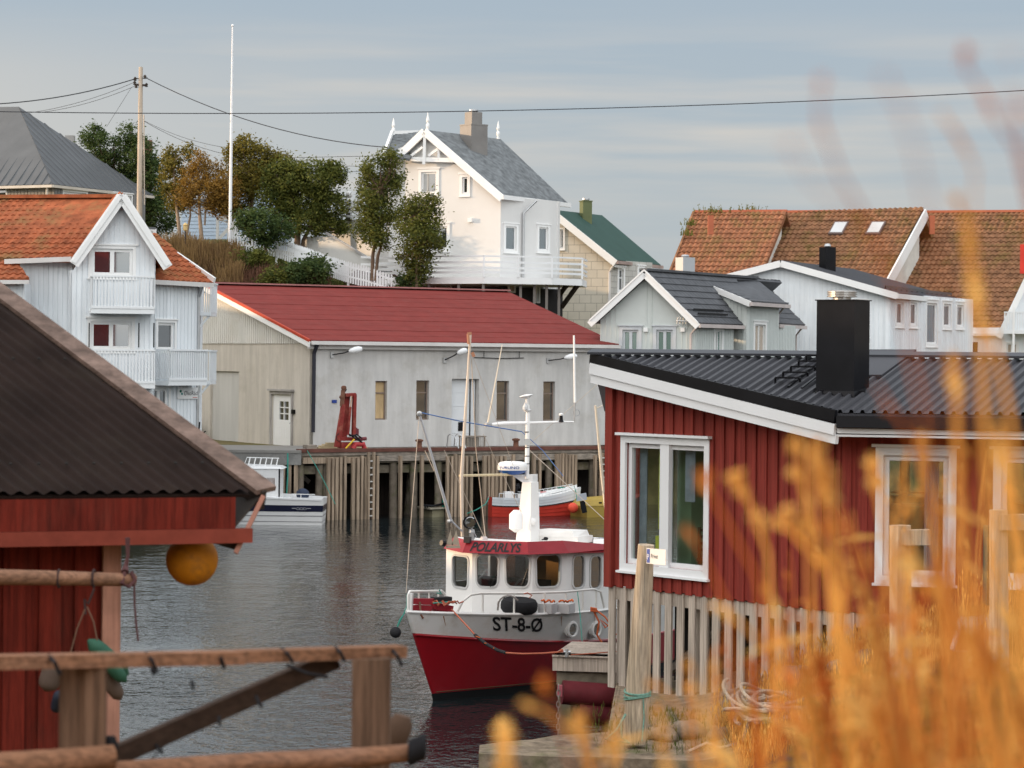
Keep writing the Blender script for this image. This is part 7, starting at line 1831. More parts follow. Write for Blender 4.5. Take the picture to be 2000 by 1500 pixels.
# white cabin boat, stern to the right
t = thing('cabin_boat', 'small white cabin motor boat with a dark blue stripe at the concrete quay', 'motor boat', P(560, 1020, 92))
bx = P(632, 1020, 91.9).x; by = 91.9
def cpt(s, b, z): return V((bx - s, by - b, z))       # s forward (to the left), b to the viewer
def cb(s, k):   # half breadth at station s, k height fraction
    base = 1.0 if s < 2.6 else max(0.02, 1.0 - ((s - 2.6) / 2.7) ** 2)
    return base * (.80 + .20 * k)
def chull(zlo, zhi, m_, name, off=0, n=3):
    m = MB()
    for side in (1, -1):
        secs = []
        for s in (0, .6, 1.5, 2.4, 3.2, 3.9, 4.5, 5.0, 5.3):
            row = []
            for j in range(n + 1):
                z0_, z1_ = zlo(s), zhi(s); z = z0_ + (z1_ - z0_) * j / n; row.append(cpt(s - (.06 * z if s == 0 else 0), side * (cb(s, max(0, z)) * .98 + off) , z))
            secs.append(row)
        loft(m, secs)
        if side == 1: e = secs[0]
        else:
            for j in range(n): m.face([e[j], secs[0][j], secs[0][j + 1], e[j + 1]])
    return fix(m.build(name, m_, t, smooth=False))
zsh = lambda s: .93 + (0 if s < 1.3 else .11 * (s - 1.3))
chull(lambda s: -.25, lambda s: .56, mat('boat_gelcoat', (.74, .74, .74), .3, var=.03), 'hull')
chull(lambda s: .30, lambda s: .335, mat('hull_groove', (.25, .25, .26), .5), 'chine_line', off=.008)
chull(lambda s: .10, lambda s: .125, mat('hull_groove', (.25, .25, .26), .5), 'chine_line', off=.008)
chull(lambda s: .475, lambda s: .70 + (0 if s < .45 else 0) + max(0, s - 2.2) * .09, mat('navy_stripe', (.012, .014, .035), .35), 'stripe', off=.012)
chull(lambda s: .70 + max(0, s - 2.2) * .09 - .01, zsh, MATS['boat_gelcoat'], 'topside')
m = MB(); m.prism([cpt(0.02, .99, .925), cpt(2.6, .99, .99), cpt(5.1, .2, 1.3), cpt(5.1, -.2, 1.3), cpt(2.6, -.97, .99), cpt(0.02, -.97, .925)], V((0, 0, -.05))); m.build('deck', MATS['boat_gelcoat'], t)
M_gel = MATS['boat_gelcoat']
CWb = Wall(cpt(3.3, .72, 0).xy, cpt(1.52, .72, 0).xy); L_ = CWb.len
m = MB(); hx = (.45, L_ - .17, 1.22, 1.66); clad(m, CWb, 0, L_, .95, 1.98, [hx], pitch=None, back=.05); 
CWs = Wall(cpt(1.52, .72, 0).xy, cpt(1.52, -.72, 0).xy); CWs.box(m, 0, 1.44, .95, 1.98, -.05, 0)
m.prism([cpt(3.3, .72, .95), cpt(3.3, -.72, .95), cpt(3.3, -.72, 1.98), cpt(3.3, .72, 1.98)], V((.05, 0, 0))); m.build('cabin', M_gel, t)
m = MB(); m.face([CWb.pt(hx[0], hx[2], -.02), CWb.pt(hx[1], hx[2], -.02), CWb.pt(hx[1], hx[3], -.02), CWb.pt(hx[0], hx[3], -.02)]); m.build('side_window', glass('boat_glass_red', (.10, .03, .02)), t)
m = MB(); m.hexa([cpt(3.5, .76, 1.98), cpt(1.40, .76, 1.98), cpt(1.40, -.76, 1.98), cpt(3.5, -.76, 1.98)], [cpt(3.2, .66, 2.11), cpt(1.55, .66, 2.06), cpt(1.55, -.66, 2.06), cpt(3.2, -.66, 2.11)]); m.build('cabin_roof', M_gel, t)
m = MB()
for k in range(6): s = 2.7 - k * .2; m.tube([cpt(s, .2, 2.08), cpt(s - .06, .2, 2.36)], .022, 6)
m.tube([cpt(2.85, .2, 2.1), cpt(2.75, .2, 2.36), cpt(1.6, .2, 2.34)], .016, 6); m.build('rod_holder', M_trim, t)
m = MB(); m.tube([cpt(1.45, .9, .94), cpt(1.38, .9, 1.1)], .016, 6); m.tube([cpt(1.15, .9, .94), cpt(1.08, .9, 1.1), cpt(.25, .9, 1.09), cpt(.3, .9, .94)], .016, 6); m.tube([cpt(.75, .9, .94), cpt(.75, .9, 1.1)], .014, 6); m.build('stern_rail', M_trim, t)
m = MB(); m.lathe(cpt(.75, .1, 1.0), [(.2, -.1), (.24, .05), (.22, .16), (.12, .24), (.03, .27)], 12); m.build('outboard_motor', mat('outboard_navy', (.03, .04, .07), .5), t, smooth=True)
m = MB(); c = cpt(.72, .985 + .025, .585); 
for k in range(3): m.tube([c + V((-.12 + .12 * k + .07 * math.cos(a), -.004, .035 * math.sin(a))) for a in [6.28 * j / 10 for j in range(11)]], .008, 4)
m.bar(c + V((-.34, 0, .015)), c + V((-.2, 0, .015)), .006, .025); m.bar(c + V((.2, 0, .015)), c + V((.34, 0, .015)), .006, .025); m.build('emblem', mat('grey_emblem', (.3, .3, .33), .5), t)

# red and white wooden boat
t = thing('wooden_boat', 'small open wooden boat with red lower planks and white upper planks at the quay', 'rowing boat', P(1040, 1005, 97))
A0 = XY(957, 97.0, 1000); A1 = XY(1134, 98.4, 1000); du = (A1 - A0).normalized(); Lb = (A1 - A0).length; dn2 = V((du.y, -du.x))
def wpnt(f, b, z): q = A0 + du * (f * Lb) + dn2 * b; return V((q.x, q.y, z))
def wb(f, k): return (.78 * (math.sin(math.pi * min(1, .20 + f * .80)) ** .7 if f > .0 else .3)) * (.62 + .38 * k)
zs_ = lambda f: .72 + .42 * max(0, f - .45) ** 1.3 * 1.9 + .10 * (1 - f) * 0 + (.10 * (.3 - f) if f < .3 else 0)
def wband(klo, khi, m_, name, steps=4, off=0.0):
    m = MB()
    for side in (1, -1):
        secs = []
        for f in [0, .08, .2, .35, .5, .65, .78, .88, .95, 1.0]:
            row = []
            for j in range(steps * 2):
                k = klo + (khi - klo) * ((j + 1) // 2) / steps; z = k * zs_(f) - .12 * (1 - k); lap = .02 if j % 2 == 0 else 0
                ff = f - (.03 * (1 - k) if f > .9 else 0); row.append(wpnt(ff, side * (wb(f, k) + off + lap), z))
            secs.append(row)
        loft(m, secs)
    fx_ = fix(m.build(name, m_, t, smooth=False)); return fx_
M_wred = mat('boat_red', (.50, .045, .03), .4, var=.08)
wband(0, .60, M_wred, 'lower_hull'); wband(.60, .645, mat('boat_black_line', (.02, .02, .02), .6), 'line', 1, off=.012); wband(.645, 1.0, mat('boat_white', (.62, .65, .68), .45, var=.05), 'upper_hull', 3)
m = MB(); loft(m, [[wpnt(0, b_, z) for z in (-.1, .2, zs_(0))] for b_ in (-wb(0, .6), -.2, .2, wb(0, .6))]); m.build('transom', M_wred, t)
m = MB(); m.prism([wpnt(f, b_, zs_(f) - .03) for f, b_ in ((.42, .58), (.7, .55), (.9, .3), (.985, 0), (.9, -.3), (.7, -.55), (.42, -.58))], V((0, 0, .04))); m.build('foredeck', M_trim, t)
m = MB()
for side in (1, -1):
    m.tube([wpnt(f, side * (wb(f, 1) - .03), zs_(f) + .16) for f in (.04, .15, .28, .4, .55, .7, .84, .93)], .012, 5)
    for k in range(22): f = .04 + k * .041; m.bar(wpnt(f, side * (wb(f, 1) - .03), zs_(f)), wpnt(f, side * (wb(f, 1) - .03), zs_(f) + .16), .02, .02)
m.build('rail', M_white_slat, t)
m = MB(); m.box(wpnt(.2, 0, .62), .34, .3, .32, .2); m.box(wpnt(.33, 0, .62), .25, .25, .22, .2); m.build('engine_box', M_trim, t)
m = MB(); m.tube([wpnt(.27, .1, .8), wpnt(.28, .1, 1.15), wpnt(.31, 0, 1.2)], .05, 6); m.lathe(wpnt(.3, 0, 1.05), [(.06, 0), (.1, .06), (.06, .2)], 8); m.build('net_hauler', M_black, t)
m = MB(); m.prism([wpnt(f, b_, zs_(f) + .02) for f, b_ in ((.5, .3), (.95, .06), (.95, -.06), (.5, -.3))], V((0, 0, .10))); m.build('cabin_top', M_trim, t)
m = MB(); m.tube([wpnt(.78 + .03 * math.sin(i * 1.3), .12 * math.cos(i * 1.7), zs_(.78) + .14 + .015 * (i % 3)) for i in range(14)], .018, 5); m.tube([wpnt(.9, .2, zs_(.9) + .15), wpnt(.91, .38, .8), wpnt(.905, .42, .45)], .018, 5); m.build('teal_rope', MATS['teal_rope'], t)
m = MB(); m.box(wpnt(.56, .2, zs_(.56) + .12), .22, .06, .06, .2); m.build('red_box', mat('pale_red', (.5, .2, .2), .6), t)
m = MB(); c = P(1119, 992, 97.2); m.sphere(c, .20, 18); tag(m.build('buoy', mat('bright_orange_red', (.75, .09, .05), .4), smooth=True), 'bright red round buoy at the bow of the wooden boat', 'buoy')
# outboard and yellow boat
t = thing('yellow_boat', 'dull yellow plastic boat with a grey outboard motor beside the red building corner', 'boat', P(1165, 1000, 97))
m = MB(); a = XY(1142, 97.0, 990); YW = Wall(a, XY(1260, 98.5, 990)); Ly = YW.len
M_yel = mat('mustard_plastic', (.40, .28, .07), .5, var=.08)
for o_, z_ in ((0, 0),): m.hexa([YW.pt(.12, -.2, 0), YW.pt(Ly, -.2, 0), YW.pt(Ly, -.2, -1.2), YW.pt(.12, -.2, -1.2)], [YW.pt(-.0, .42, .12), YW.pt(Ly, .42, .12), YW.pt(Ly, .42, -1.3), YW.pt(0, .42, -1.3)])
m.hexa([YW.pt(.0, .43, .14), YW.pt(Ly, .43, .14), YW.pt(Ly, .43, -1.3), YW.pt(0, .43, -1.3)], [YW.pt(.3, .66, .05), YW.pt(Ly, .8, .05), YW.pt(Ly, .8, -1.2), YW.pt(.3, .66, -1.2)]); m.build('hull', M_yel, t)
m = MB(); c = P(1136, 973, 96.7); m.hexa([c + V((-.2, -.12, -.12)), c + V((.2, -.12, -.05)), c + V((.2, .15, -.05)), c + V((-.2, .15, -.12))], [c + V((-.12, -.1, .14)), c + V((.17, -.1, .2)), c + V((.17, .12, .2)), c + V((-.12, .12, .14))]); m.cur = 1; m.bar(c + V((.02, 0, -.1)), c + V((.12, 0, -.55)), .14, .2); m.build('outboard_motor', [mat('silver_outboard', (.34, .36, .40), .35), M_black], t)
m = MB(); YW.box(m, .58, .70, .52, .58, .1, .13); m.build('vent', M_black, t)
# raft with teal tub
t = thing('work_raft', 'low wooden work raft floating under the quay', 'raft', P(890, 1000, 97))
RWl = Wall(XY(838, 96.0, 990), XY(930, 97.6, 990)); m = MB(); RWl.box(m, .05, 1.6, .30, .36, -1.2, 0); m.build('deck', mat('raft_planks', (.30, .27, .21), .85, var=.3), t)
m = MB(); RWl.box(m, .25, .85, -.2, .29, -1.0, -.1); m.build('float', mat('dirty_foam', (.22, .20, .13), .9, var=.3), t)
m = MB(); m.tube([RWl.pt(-.2, .46, -.3), RWl.pt(.3, .42, -.1), RWl.pt(1.0, .5, -.2), RWl.pt(2.0, .62, -.4)], .045, 6); m.tube([RWl.pt(.6, .38, -.4), RWl.pt(1.3, .44, -.3), RWl.pt(2.2, .4, -.2)], .05, 6); m.tube([RWl.pt(-.15 + .02 * i, .42 + .06 * math.sin(i), -.15) for i in range(12)], .018, 5); m.build('pipes', M_black, t)
m = MB(); c = RWl.pt(.92, .36, -.4); m.lathe(c, [(.20, 0), (.235, .38), (.245, .40), (.22, .40), (.20, .05)], 16); tag(m.build('plastic_tub', mat('teal_plastic', (.015, .20, .15), .45), smooth=True), 'teal round plastic tub standing on the work raft', 'tub')
m = MB(); m.tube([P(955, 972, 96.8), P(948, 985, 96.4), P(930, 996, 96.2), P(912, 1003, 96.2)], .02, 5); tag(m.build('teal_mooring_line', MATS['teal_rope']), 'teal mooring line from the wooden boat to the work raft', 'rope')
m = MB(); m.lathe(P(906, 952, 97.6), [(.03, -.08), (.09, -.04), (.09, .04), (.03, .09)], 10); tag(m.build('ladder_float', mat('orange_float', (.45, .12, .06), .6)), 'small orange float hanging on the quay front beside the boat mast', 'float')
m = MB(); m.tube([P(562, 885, 93.0), P(562, 930, 93.0), P(559, 975, 93.0)], .03, 5); tag(m.build('green_quay_rope', MATS['teal_rope']), 'green rope hanging from the concrete quay beside the cabin boat', 'rope')
m = MB(); m.tube([P(600, 880, 93.6), P(628, 930, 92.9), P(655, 985, 92.4)], .014, 5); tag(m.build('slack_line', MATS['teal_rope']), 'thin slack green line from the quay edge down to the water', 'rope')

# ================================================================= left foreground boat shed
M_oxide = mat('shed_red', (.15, .018, .010), .85, grain=(30, 30, 1.5, .45), var=.28, vs=5, bump=.5, bs=22, stretch=(1, 1, .3), stain=(.10, .03, .02), stain_amt=.5, stain_s=3)
M_corr = mat('brown_corrugated', (.021, .0135, .0115), .8, var=.35, vs=1.2, spec=.06, stain=(.034, .026, .02), stain_amt=.5, stain_s=.9)
M_grey_b = mat('grey_verge_board', (.19, .13, .105), .85, grain=(9, 9, 9, .4), var=.25, vs=5, bump=.4, bs=20, stretch=(.5, 1, 2))
sh = thing('boat_shed', 'red boat shed with brown corrugated roof in the left foreground', 'boat shed', V((-2.6, 18, 1)))
eR_ = P(488, 962, 17.6); EL = V((-.885, -.465, 0))            # eave runs to the left and towards the viewer
EL = V((-.93, -.367, 0))
eL_ = eR_ + EL * 6.5
US_ = V((-.707, .707, .43))
tR = eR_ + US_ * 5.2; tL = eL_ + US_ * 5.2
slope('roof', M_corr, sh, [eL_, eR_ + V((.0, 0, 0)), tR, tL], 'wave', udir=US_, thick=.02)
NS = EL.cross(US_).normalized(); NS = NS if NS.z > 0 else -NS
# screws
m = MB()
for row in (.35, 2.0, 3.7):
    for k in range(26):
        p = eR_ + EL * (.12 + k * .19 + (row * 0)) + US_ * row + NS * .045; m.lathe(p, [(.012, 0), (.012, .008)], 6, NS)
m.build('screw', M_dark, sh)
off = V((.02, -.0, .0))
m = MB(); a = P(520, 958, 17.75); b = a + US_ * 5.4; sv = V((.8, .6, 0)).normalized(); m.bar(a, b, .165, .035, up=NS); m.build('verge_board', M_grey_b, sh)
m = MB(); m.bar(a + V((-.02, .0, -.07)) - NS * .0, b + V((-.02, .0, -.07)), .04, .14, up=NS); m.build('bargeboard', M_darkwood, sh)
# fascia hanging under the eave
FWl = Wall(eL_.xy, (eR_ + V((.0, 0, 0))).xy); z_e = eR_.z
Lf = FWl.len
m = MB(); FWl.box(m, 0, Lf - .10, z_e - .245, z_e - .03, -.05, -.0); m.build('fascia', M_oxide, sh)
m = MB(); FWl.box(m, 0, Lf + .02, z_e - .345, z_e - .247, -.06, .012); m.build('lower_fascia', mat('faded_shed_red', (.22, .045, .028), .8, var=.2, vs=5), sh)
m = MB(); m.prism([FWl.pt(Lf - .10, z_e - .24, -.0), FWl.pt(Lf + .1, z_e - .05, -.1), FWl.pt(Lf + .1, z_e - .02, -.7), FWl.pt(Lf - .10, z_e - .24, -.6)], V((0, 0, .02))); m.build('verge_soffit', M_darkwood, sh)
m = MB(); m.bar(FWl.pt(Lf + .12, z_e - .03, -.08), FWl.pt(Lf - .08, z_e - .42, -.06), .03, .08, up=V((0, 1, 0))); m.build('pale_brace', mat('faded_pink_board', (.40, .19, .14), .8), sh)
m = MB(); m.prism([FWl.pt(Lf - .25, z_e - .345, -.1), FWl.pt(Lf - .02, z_e - .345, -.1), FWl.pt(Lf - .08, z_e - .40, -.1)], V((0, .05, 0))); m.build('wedge', M_darkwood, sh)
# wall set back beneath
SWl = Wall((eL_ + V((0, .45, 0))).xy, (eL_ + V((0, .45, 0))).xy + V((-EL.x, -EL.y)) * 10)
sR = SWl.sz(200, 1250)[0]; sE2 = SWl.sz(232, 1250)[0]
m = MB(); SWl.box(m, 0, sR, .3, z_e - .1, -.15, 0)
s = sR - .05
while s > .1: SWl.box(m, s - .15, s, .3, z_e - .1, 0, .03); s -= .245
m.build('wall', M_oxide, sh)
m = MB(); SWl.box(m, sR - .01, sE2, .3, z_e - .1, -.02, .05); m.build('corner_board', mat('faded_corner', (.42, .21, .15), .85, var=.2, vs=3, bump=.2, grain=(30, 30, 1.5, .25)), sh)
m = MB(); Wb2 = Wall(SWl.pt(sE2, 0).xy, SWl.pt(sE2, 0).xy + V((-.95, 3))); Wb2.box(m, 0, 3, .3, z_e - .1, -.15, 0); m.build('end_wall', M_oxide, sh)
# hanging pole
M_pole = mat('stripped_pole', (.27, .14, .085), .75, grain=(2, 50, 50, .45), var=.25, vs=4, stretch=(.4, 1, 2), bump=.3)
t = thing('hanging_pole', 'round wooden pole hung by ropes along the boat shed wall', 'pole', P(130, 1130, 16.6))
m = MB(); m.tube([P(-80, 1126, 16.2), P(120, 1129, 16.5), P(262, 1133, 16.8)], [.052, .047, .042], 12); m.build('pole', M_pole, t, smooth=True)
M_dkrope = mat('dark_rope', (.05, .03, .028), .9)
m = MB()
for x, d in ((112, 16.5), (180, 16.6)): c = P(x, 1130, d); m.tube([c + V((.01, .056 * math.cos(a), .056 * math.sin(a))) for a in [6.28 * j / 12 for j in range(13)]], .009, 5)
m.tube([P(184, 1150, 16.5), P(172, 1180, 16.5), P(165, 1170, 16.5), P(167, 1200, 16.5)], .008, 5); m.build('binding', M_dkrope, t)
m = MB(); m.tube([P(249, 1050, 16.8), P(250, 1085, 16.8), P(246, 1105, 16.8), P(244, 1118, 16.75)], [.018, .012, .016, .03], 6); m.tube([P(244, 1118, 16.75), P(238, 1140, 16.7), P(252, 1146, 16.72), P(264, 1134, 16.75), P(256, 1116, 16.75)], .014, 6); m.tube([P(262, 1140, 16.75), P(263, 1180, 16.75), P(266, 1220, 16.75), P(270, 1252, 16.75)], .0075, 5); m.build('hanging_rope', mat('mauve_rope', (.10, .045, .045), .85), t, smooth=True)
# buoys / floats hanging from the pole
t = thing('float_bunch', 'green and grey oblong net floats hanging on a string by the shed corner', 'net float', P(205, 1300, 16.4))
M_fgreen = mat('sea_green_float', (.03, .095, .06), .6, var=.35, vs=6); M_fgrey = mat('grey_float', (.10, .07, .055), .7, var=.3)
def fl(a, b, r, m_):
    m = MB(); n = 8; pts = [a.lerp(b, k / n) for k in range(n + 1)]; m.tube(pts, [r * math.sqrt(max(.03, 1 - (2 * k / n - 1) ** 4)) for k in range(n + 1)], 12); m.build('float', m_, t, smooth=True)
fl(P(172, 1250, 16.4), P(250, 1318, 16.5), .055, M_fgreen); fl(P(190, 1272, 16.3), P(246, 1332, 16.4), .045, M_fgreen); fl(P(196, 1300, 16.4), P(236, 1366, 16.5), .05, M_fgrey); fl(P(110, 1290, 16.4), P(90, 1350, 16.4), .07, M_fgrey); fl(P(118, 1350, 16.2), P(108, 1390, 16.3), .04, mat('dark_blue_float', (.02, .025, .04), .6))
m = MB(); m.tube([P(170, 1185, 16.4), P(183, 1215, 16.4), P(192, 1262, 16.4)], .005, 4); m.build('string', mat('brown_string', (.16, .09, .06), .9), t); m = MB(); m.tube([P(166, 1190, 16.4), P(150, 1230, 16.4), P(138, 1275, 16.4)], .005, 4); m.build('string', MATS['brown_string'], t)
# yellow buoy
t = thing('yellow_buoy', 'round orange yellow buoy hanging under the shed eave', 'buoy', P(375, 1143, 17.8))
m = MB(); c = P(375, 1093, 17.8); r = 51 / F * 17.8; m.sphere(c, r, 32); m.lathe(c + V((0, 0, r * .92)), [(.035, 0), (.03, .06), (.02, .07)], 10); m.build('ball', mat('yellow_buoy_plastic', (.46, .165, .008), .65, var=.25, vs=4, stain=(.24, .10, .02), stain_amt=.8, stain_s=7), t, smooth=True)
m = MB(); m.tube([c + V((0, 0, r + .03)), c + V((0, .02, r + .25))], .01, 5); m.build('line', M_dkrope, t)

# ================================================================= left foreground railing
M_rw = mat('railing_pine', (.30, .145, .08), .85, grain=(3, 55, 55, .5), var=.3, vs=3, bump=.35, bs=20, stretch=(.4, .4, 2.2), stain=(.20, .12, .09), stain_amt=.6, stain_s=3)
M_rw2 = mat('railing_post_wood', (.19, .11, .07), .85, grain=(45, 45, 2, .5), var=.3, vs=3, bump=.35, bs=20, stretch=(2, 2, .3))
rl = thing('railing', 'rough wooden railing in the left foreground with diagonal brace', 'railing', P(400, 1500, 10) + V((0, 0, -.3)))
d0, d1 = 9.5, 10.3
m = MB(); m.bar(P(-60, 1294, 9.3), P(470, 1284, 9.9), .085, .05); m.bar(P(468, 1282, 9.9), P(784, 1272, 10.35), .085, .047); m.build('top_rail', M_rw, rl)
m = MB()
a, b = P(162, 1302, 9.62), P(162, 1500, 9.62); m.hexa([V((x, y, b.z - .6)) for x, y in ((a.x - .08, a.y - .05), (a.x + .08, a.y - .05), (a.x + .08, a.y + .07), (a.x - .08, a.y + .07))], [V((x, y, a.z)) for x, y in ((a.x - .08, a.y - .05), (a.x + .08, a.y - .05), (a.x + .08, a.y + .07), (a.x - .08, a.y + .07))]); m.bar(P(186, 1305, 9.56), P(186, 1620, 9.56), .075, .03, up=V((0, 1, 0))); m.build('post', M_rw2, rl)
m = MB(); a = P(726, 1286, 10.2); m.hexa([V((x, y, 3.9)) for x, y in ((a.x - .074, a.y - .06), (a.x + .074, a.y - .02), (a.x + .074, a.y + .1), (a.x - .074, a.y + .06))], [V((x, y, a.z)) for x, y in ((a.x - .074, a.y - .06), (a.x + .074, a.y - .02), (a.x + .074, a.y + .1), (a.x - .074, a.y + .06))]); m.build('post', M_rw2, rl)
m = MB(); m.bar(P(212, 1482, 9.8), P(655, 1286, 10.25), .05, .075); m.build('diagonal_brace', mat('dark_brace', (.06, .036, .025), .85, var=.3, vs=3, grain=(6, 40, 40, .4)), rl)
m = MB(); m.tube([P(-60, 1500, 9.2), P(100, 1491, 9.35), P(222, 1478, 9.45)], [.05, .052, .045], 12); m.build('lower_log', M_rw, rl, smooth=True)
m = MB(); m.tube([P(205, 1512, 9.5), P(480, 1492, 9.8), P(700, 1480, 10.0), P(826, 1468, 10.1)], [.045, .043, .04, .034], 12); m.build('lower_log', M_rw, rl, smooth=True)
m = MB(); c = P(818, 1470, 10.05)
for k in range(5): m.tube([c + V((.012 * k - .03, .04 * math.cos(a), .042 * math.sin(a) + .006 * k)) for a in [6.28 * j / 10 for j in range(11)]], .011, 6)
m.build('rope_knot', mat('black_cord', (.015, .014, .016), .8), rl, smooth=True)
m = MB(); m.lathe(P(215, 1456, 9.6), [(.02, -.035), (.032, 0), (.02, .035)], 8); m.build('rope_knot', MATS['black_cord'], rl, smooth=True)
for (x, y, l, s_) in ((95, 1277, 40, 1), (285, 1272, 42, 1), (425, 1272, 34, .6), (550, 1264, 30, 1), (655, 1262, 28, .8), (765, 1266, 34, .9)):
    q = 9.22 + (x + 60) * .00125; m = MB(); m.tube([P(x, y + 3, q + .03), P(x + 12 * s_, y + l * .45, q - .03), P(x + 22 * s_, y + l, q - .01)], .0075, 5); m.build('cord_wrap', MATS['black_cord'], rl)
for (x0, y0, x1, y1) in ((560, 1298, 640, 1322), (295, 1298, 300, 1316), (500, 1360, 512, 1380), (428, 1400, 430, 1415), (375, 1330, 378, 1345), (305, 1455, 318, 1470)):
    m = MB(); m.tube([P(x0, y0, 9.86), P((x0 + x1) / 2, y0 + (y1 - y0) * .7, 9.83), P(x1, y1, 9.85)], .007, 5); m.build('string_bulb', MATS['black_cord'], rl)
m = MB(); m.tube([P(280, 1498, 9.8), P(310, 1468, 9.9), P(345, 1430, 9.95), P(360, 1405, 10)], .0035, 4); m.build('light_string', MATS['black_cord'], rl)
m = MB(); c = P(778, 1428, 11.0); m.lathe(c, [(.03, -.08), (.05, -.05), (.055, .03), (.035, .07)], 10, V((.3, 0, 1))); tag(m.build('log_stub', mat('dark_stub', (.10, .06, .04), .9), smooth=True), 'rounded log stub behind the railing post by the water', 'log')
# ================================================================= foreground grass
def stems(name, label, n, fpx, ftop, dr, m_, seed, thick=1.0, leafy=.5, head=.6, side=0.0):
    rr = random.Random(seed); q = MB()
    for i in range(n):
        d = rr.uniform(*dr); tx = fpx(rr); ty = ftop(rr, tx)
        tip = P(tx, ty, d); lean = rr.gauss(.10, .06) * (1.0 if rr.random() < .9 else -1)
        hgt = max(.25, tip.z - 4.6)
        base = V((tip.x + lean * hgt * 1.6 + rr.gauss(0, .05), d + rr.gauss(0, .12), 4.45))
        mid = base.lerp(tip, .55) + V((-.06 * hgt * rr.random() * 1.4, 0, .05)); r = rr.uniform(.0016, .0035) * thick
        N_ = 5; pts = []
        for k in range(N_ + 1):
            f = k / N_; pts.append(base * (1 - f) ** 2 + mid * (2 * f * (1 - f)) + tip * f * f)
        q.tube(pts, [r * (1.2 - .8 * k / N_) for k in range(N_ + 1)], 3, cap=False)
        if rr.random() < head:
            L_ = rr.uniform(.035, .11) * thick; dirv = (pts[-1] - pts[-2]).normalized()
            for k in range(12):
                p = tip - dirv * L_ * rr.random(); a = V((rr.gauss(0, 1), rr.gauss(0, 1), rr.gauss(.4, 1))).normalized() * rr.uniform(.008, .018) * thick; b = a.cross(dirv).normalized() * .005 * thick
                q.face([p - b, p + a, p + b])
        nl = int(rr.uniform(2, 7) * leafy)
        for k in range(nl):
            f = rr.uniform(.15, .95); p = base.lerp(tip, f) + (mid - base.lerp(tip, .55)) * (4 * f * (1 - f)); az = rr.uniform(0, 6.28); Ln = rr.uniform(.05, .13) * thick
            dv = V((math.cos(az), math.sin(az), rr.uniform(-.2, .9))).normalized(); w_ = dv.cross(V((0, 0, 1))).normalized() * Ln * .10
            q.face([p, p + dv * Ln * .5 + w_, p + dv * Ln + V((0, 0, -.02)), p + dv * Ln * .5 - w_])
    return tag(q.build(name, m_), label, 'grass', kind='stuff')
G1 = leafmat('foreground_straw', (.48, .20, .035), (1.0, .68, .22), trans=.5, scale=1.5)
G2 = leafmat('foreground_russet', (.42, .10, .02), (.70, .26, .05), trans=.45, scale=1.5)
G3 = leafmat('foreground_olive', (.13, .09, .015), (.50, .31, .07), trans=.4, scale=1.5)
def clampd(v, a, b): return max(a, min(b, v))
# right mass: tops get lower to the left
env = lambda x: 1330 - 520 * clampd((x - 1250) / 480.0, 0, 1) ** .9
stems('foreground_grass', 'tall golden dry grass and seed heads close to the camera, lower right', 225, lambda r: clampd(r.triangular(1430, 2170, 1930), 1250, 2190), lambda r, x: (env(x) + abs(r.gauss(0, 200)) + 60) if r.random() < .33 else max(1250, env(x)) + abs(r.gauss(60, 130)), (2.6, 6.5), G1, 11, 1.0)
stems('foreground_weeds', 'russet brown stems and leaves among the golden grass close to the camera', 75, lambda r: clampd(r.gauss(1760, 190), 1330, 2100), lambda r, x: max(1000, env(x)) + abs(r.gauss(60, 230)) + 60, (2.4, 5.5), G2, 12, 1.0, leafy=1.2)
stems('foreground_undergrowth', 'olive and amber undergrowth at the bottom right close to the camera', 260, lambda r: r.triangular(1480, 2180, 1980), lambda r, x: 1340 + abs(r.gauss(0, 110)) - clampd((x - 1500) / 6, 0, 70), (4.5, 9.5), G3, 13, 1.4, leafy=1.2)
stems('foreground_sprigs', 'few low blurred orange seed heads at the bottom centre', 16, lambda r: r.uniform(960, 1420), lambda r, x: r.uniform(1370, 1500) - clampd((x - 1050) / 3, 0, 110), (2.2, 4.0), G1, 14, 1.2)
# individual tall sprays that reach the sky (heads at photo positions)
def spray(name, pts, d, r, m_, heads=(), leaves=(), label='', seed=1, into=None):
    if into is None and pts[0][1] < 300: r *= .62; heads = [(x, y, s_ * .75) for x, y, s_ in heads]; leaves = [(a_, b_, c_, e_, w_ * .55) for a_, b_, c_, e_, w_ in leaves]
    q = into or MB(); q.cur = 1 if (into is not None and m_ is G2) else 0; rr = random.Random(seed); P3 = [P(x, y, d + k * .02) for k, (x, y) in enumerate(pts)]; P3.append(V((P3[-1].x + .1, P3[-1].y + .05, 4.4)))
    sm = []
    for a, b in zip(P3, P3[1:]): sm += [a.lerp(b, k / 4) for k in range(4)]
    sm.append(P3[-1]); q.tube(sm, [r * (.6 + .6 * k / len(sm)) for k in range(len(sm))], 6, cap=False)
    for (x, y, s) in heads:
        c = P(x, y, d); 
        for k in range(int(26 * s / .012)):
            a = V((rr.gauss(0, 1), rr.gauss(0, 1), rr.gauss(0, 1.3))).normalized() * s * rr.uniform(.4, 1.0); b = a.orthogonal().normalized() * s * .28; p = c + a * .4; q.face([p - b, p + a * .8, p + b])
    for (x0, y0, x1, y1, w) in leaves:
        a, b = P(x0, y0, d), P(x1, y1, d + rr.uniform(-.05, .05)); sd = (b - a).cross(V((0, 1, 0))).normalized() * w; m_d = V((0, w * .5, 0)); mid = a.lerp(b, .5)
        q.face([a, mid + sd + m_d, b, mid - sd - m_d])
    if into is not None: return
    return tag(q.build(name, m_), label, 'plant stem', 'tall dry stems close to the camera')
sp = 'dry_stem'
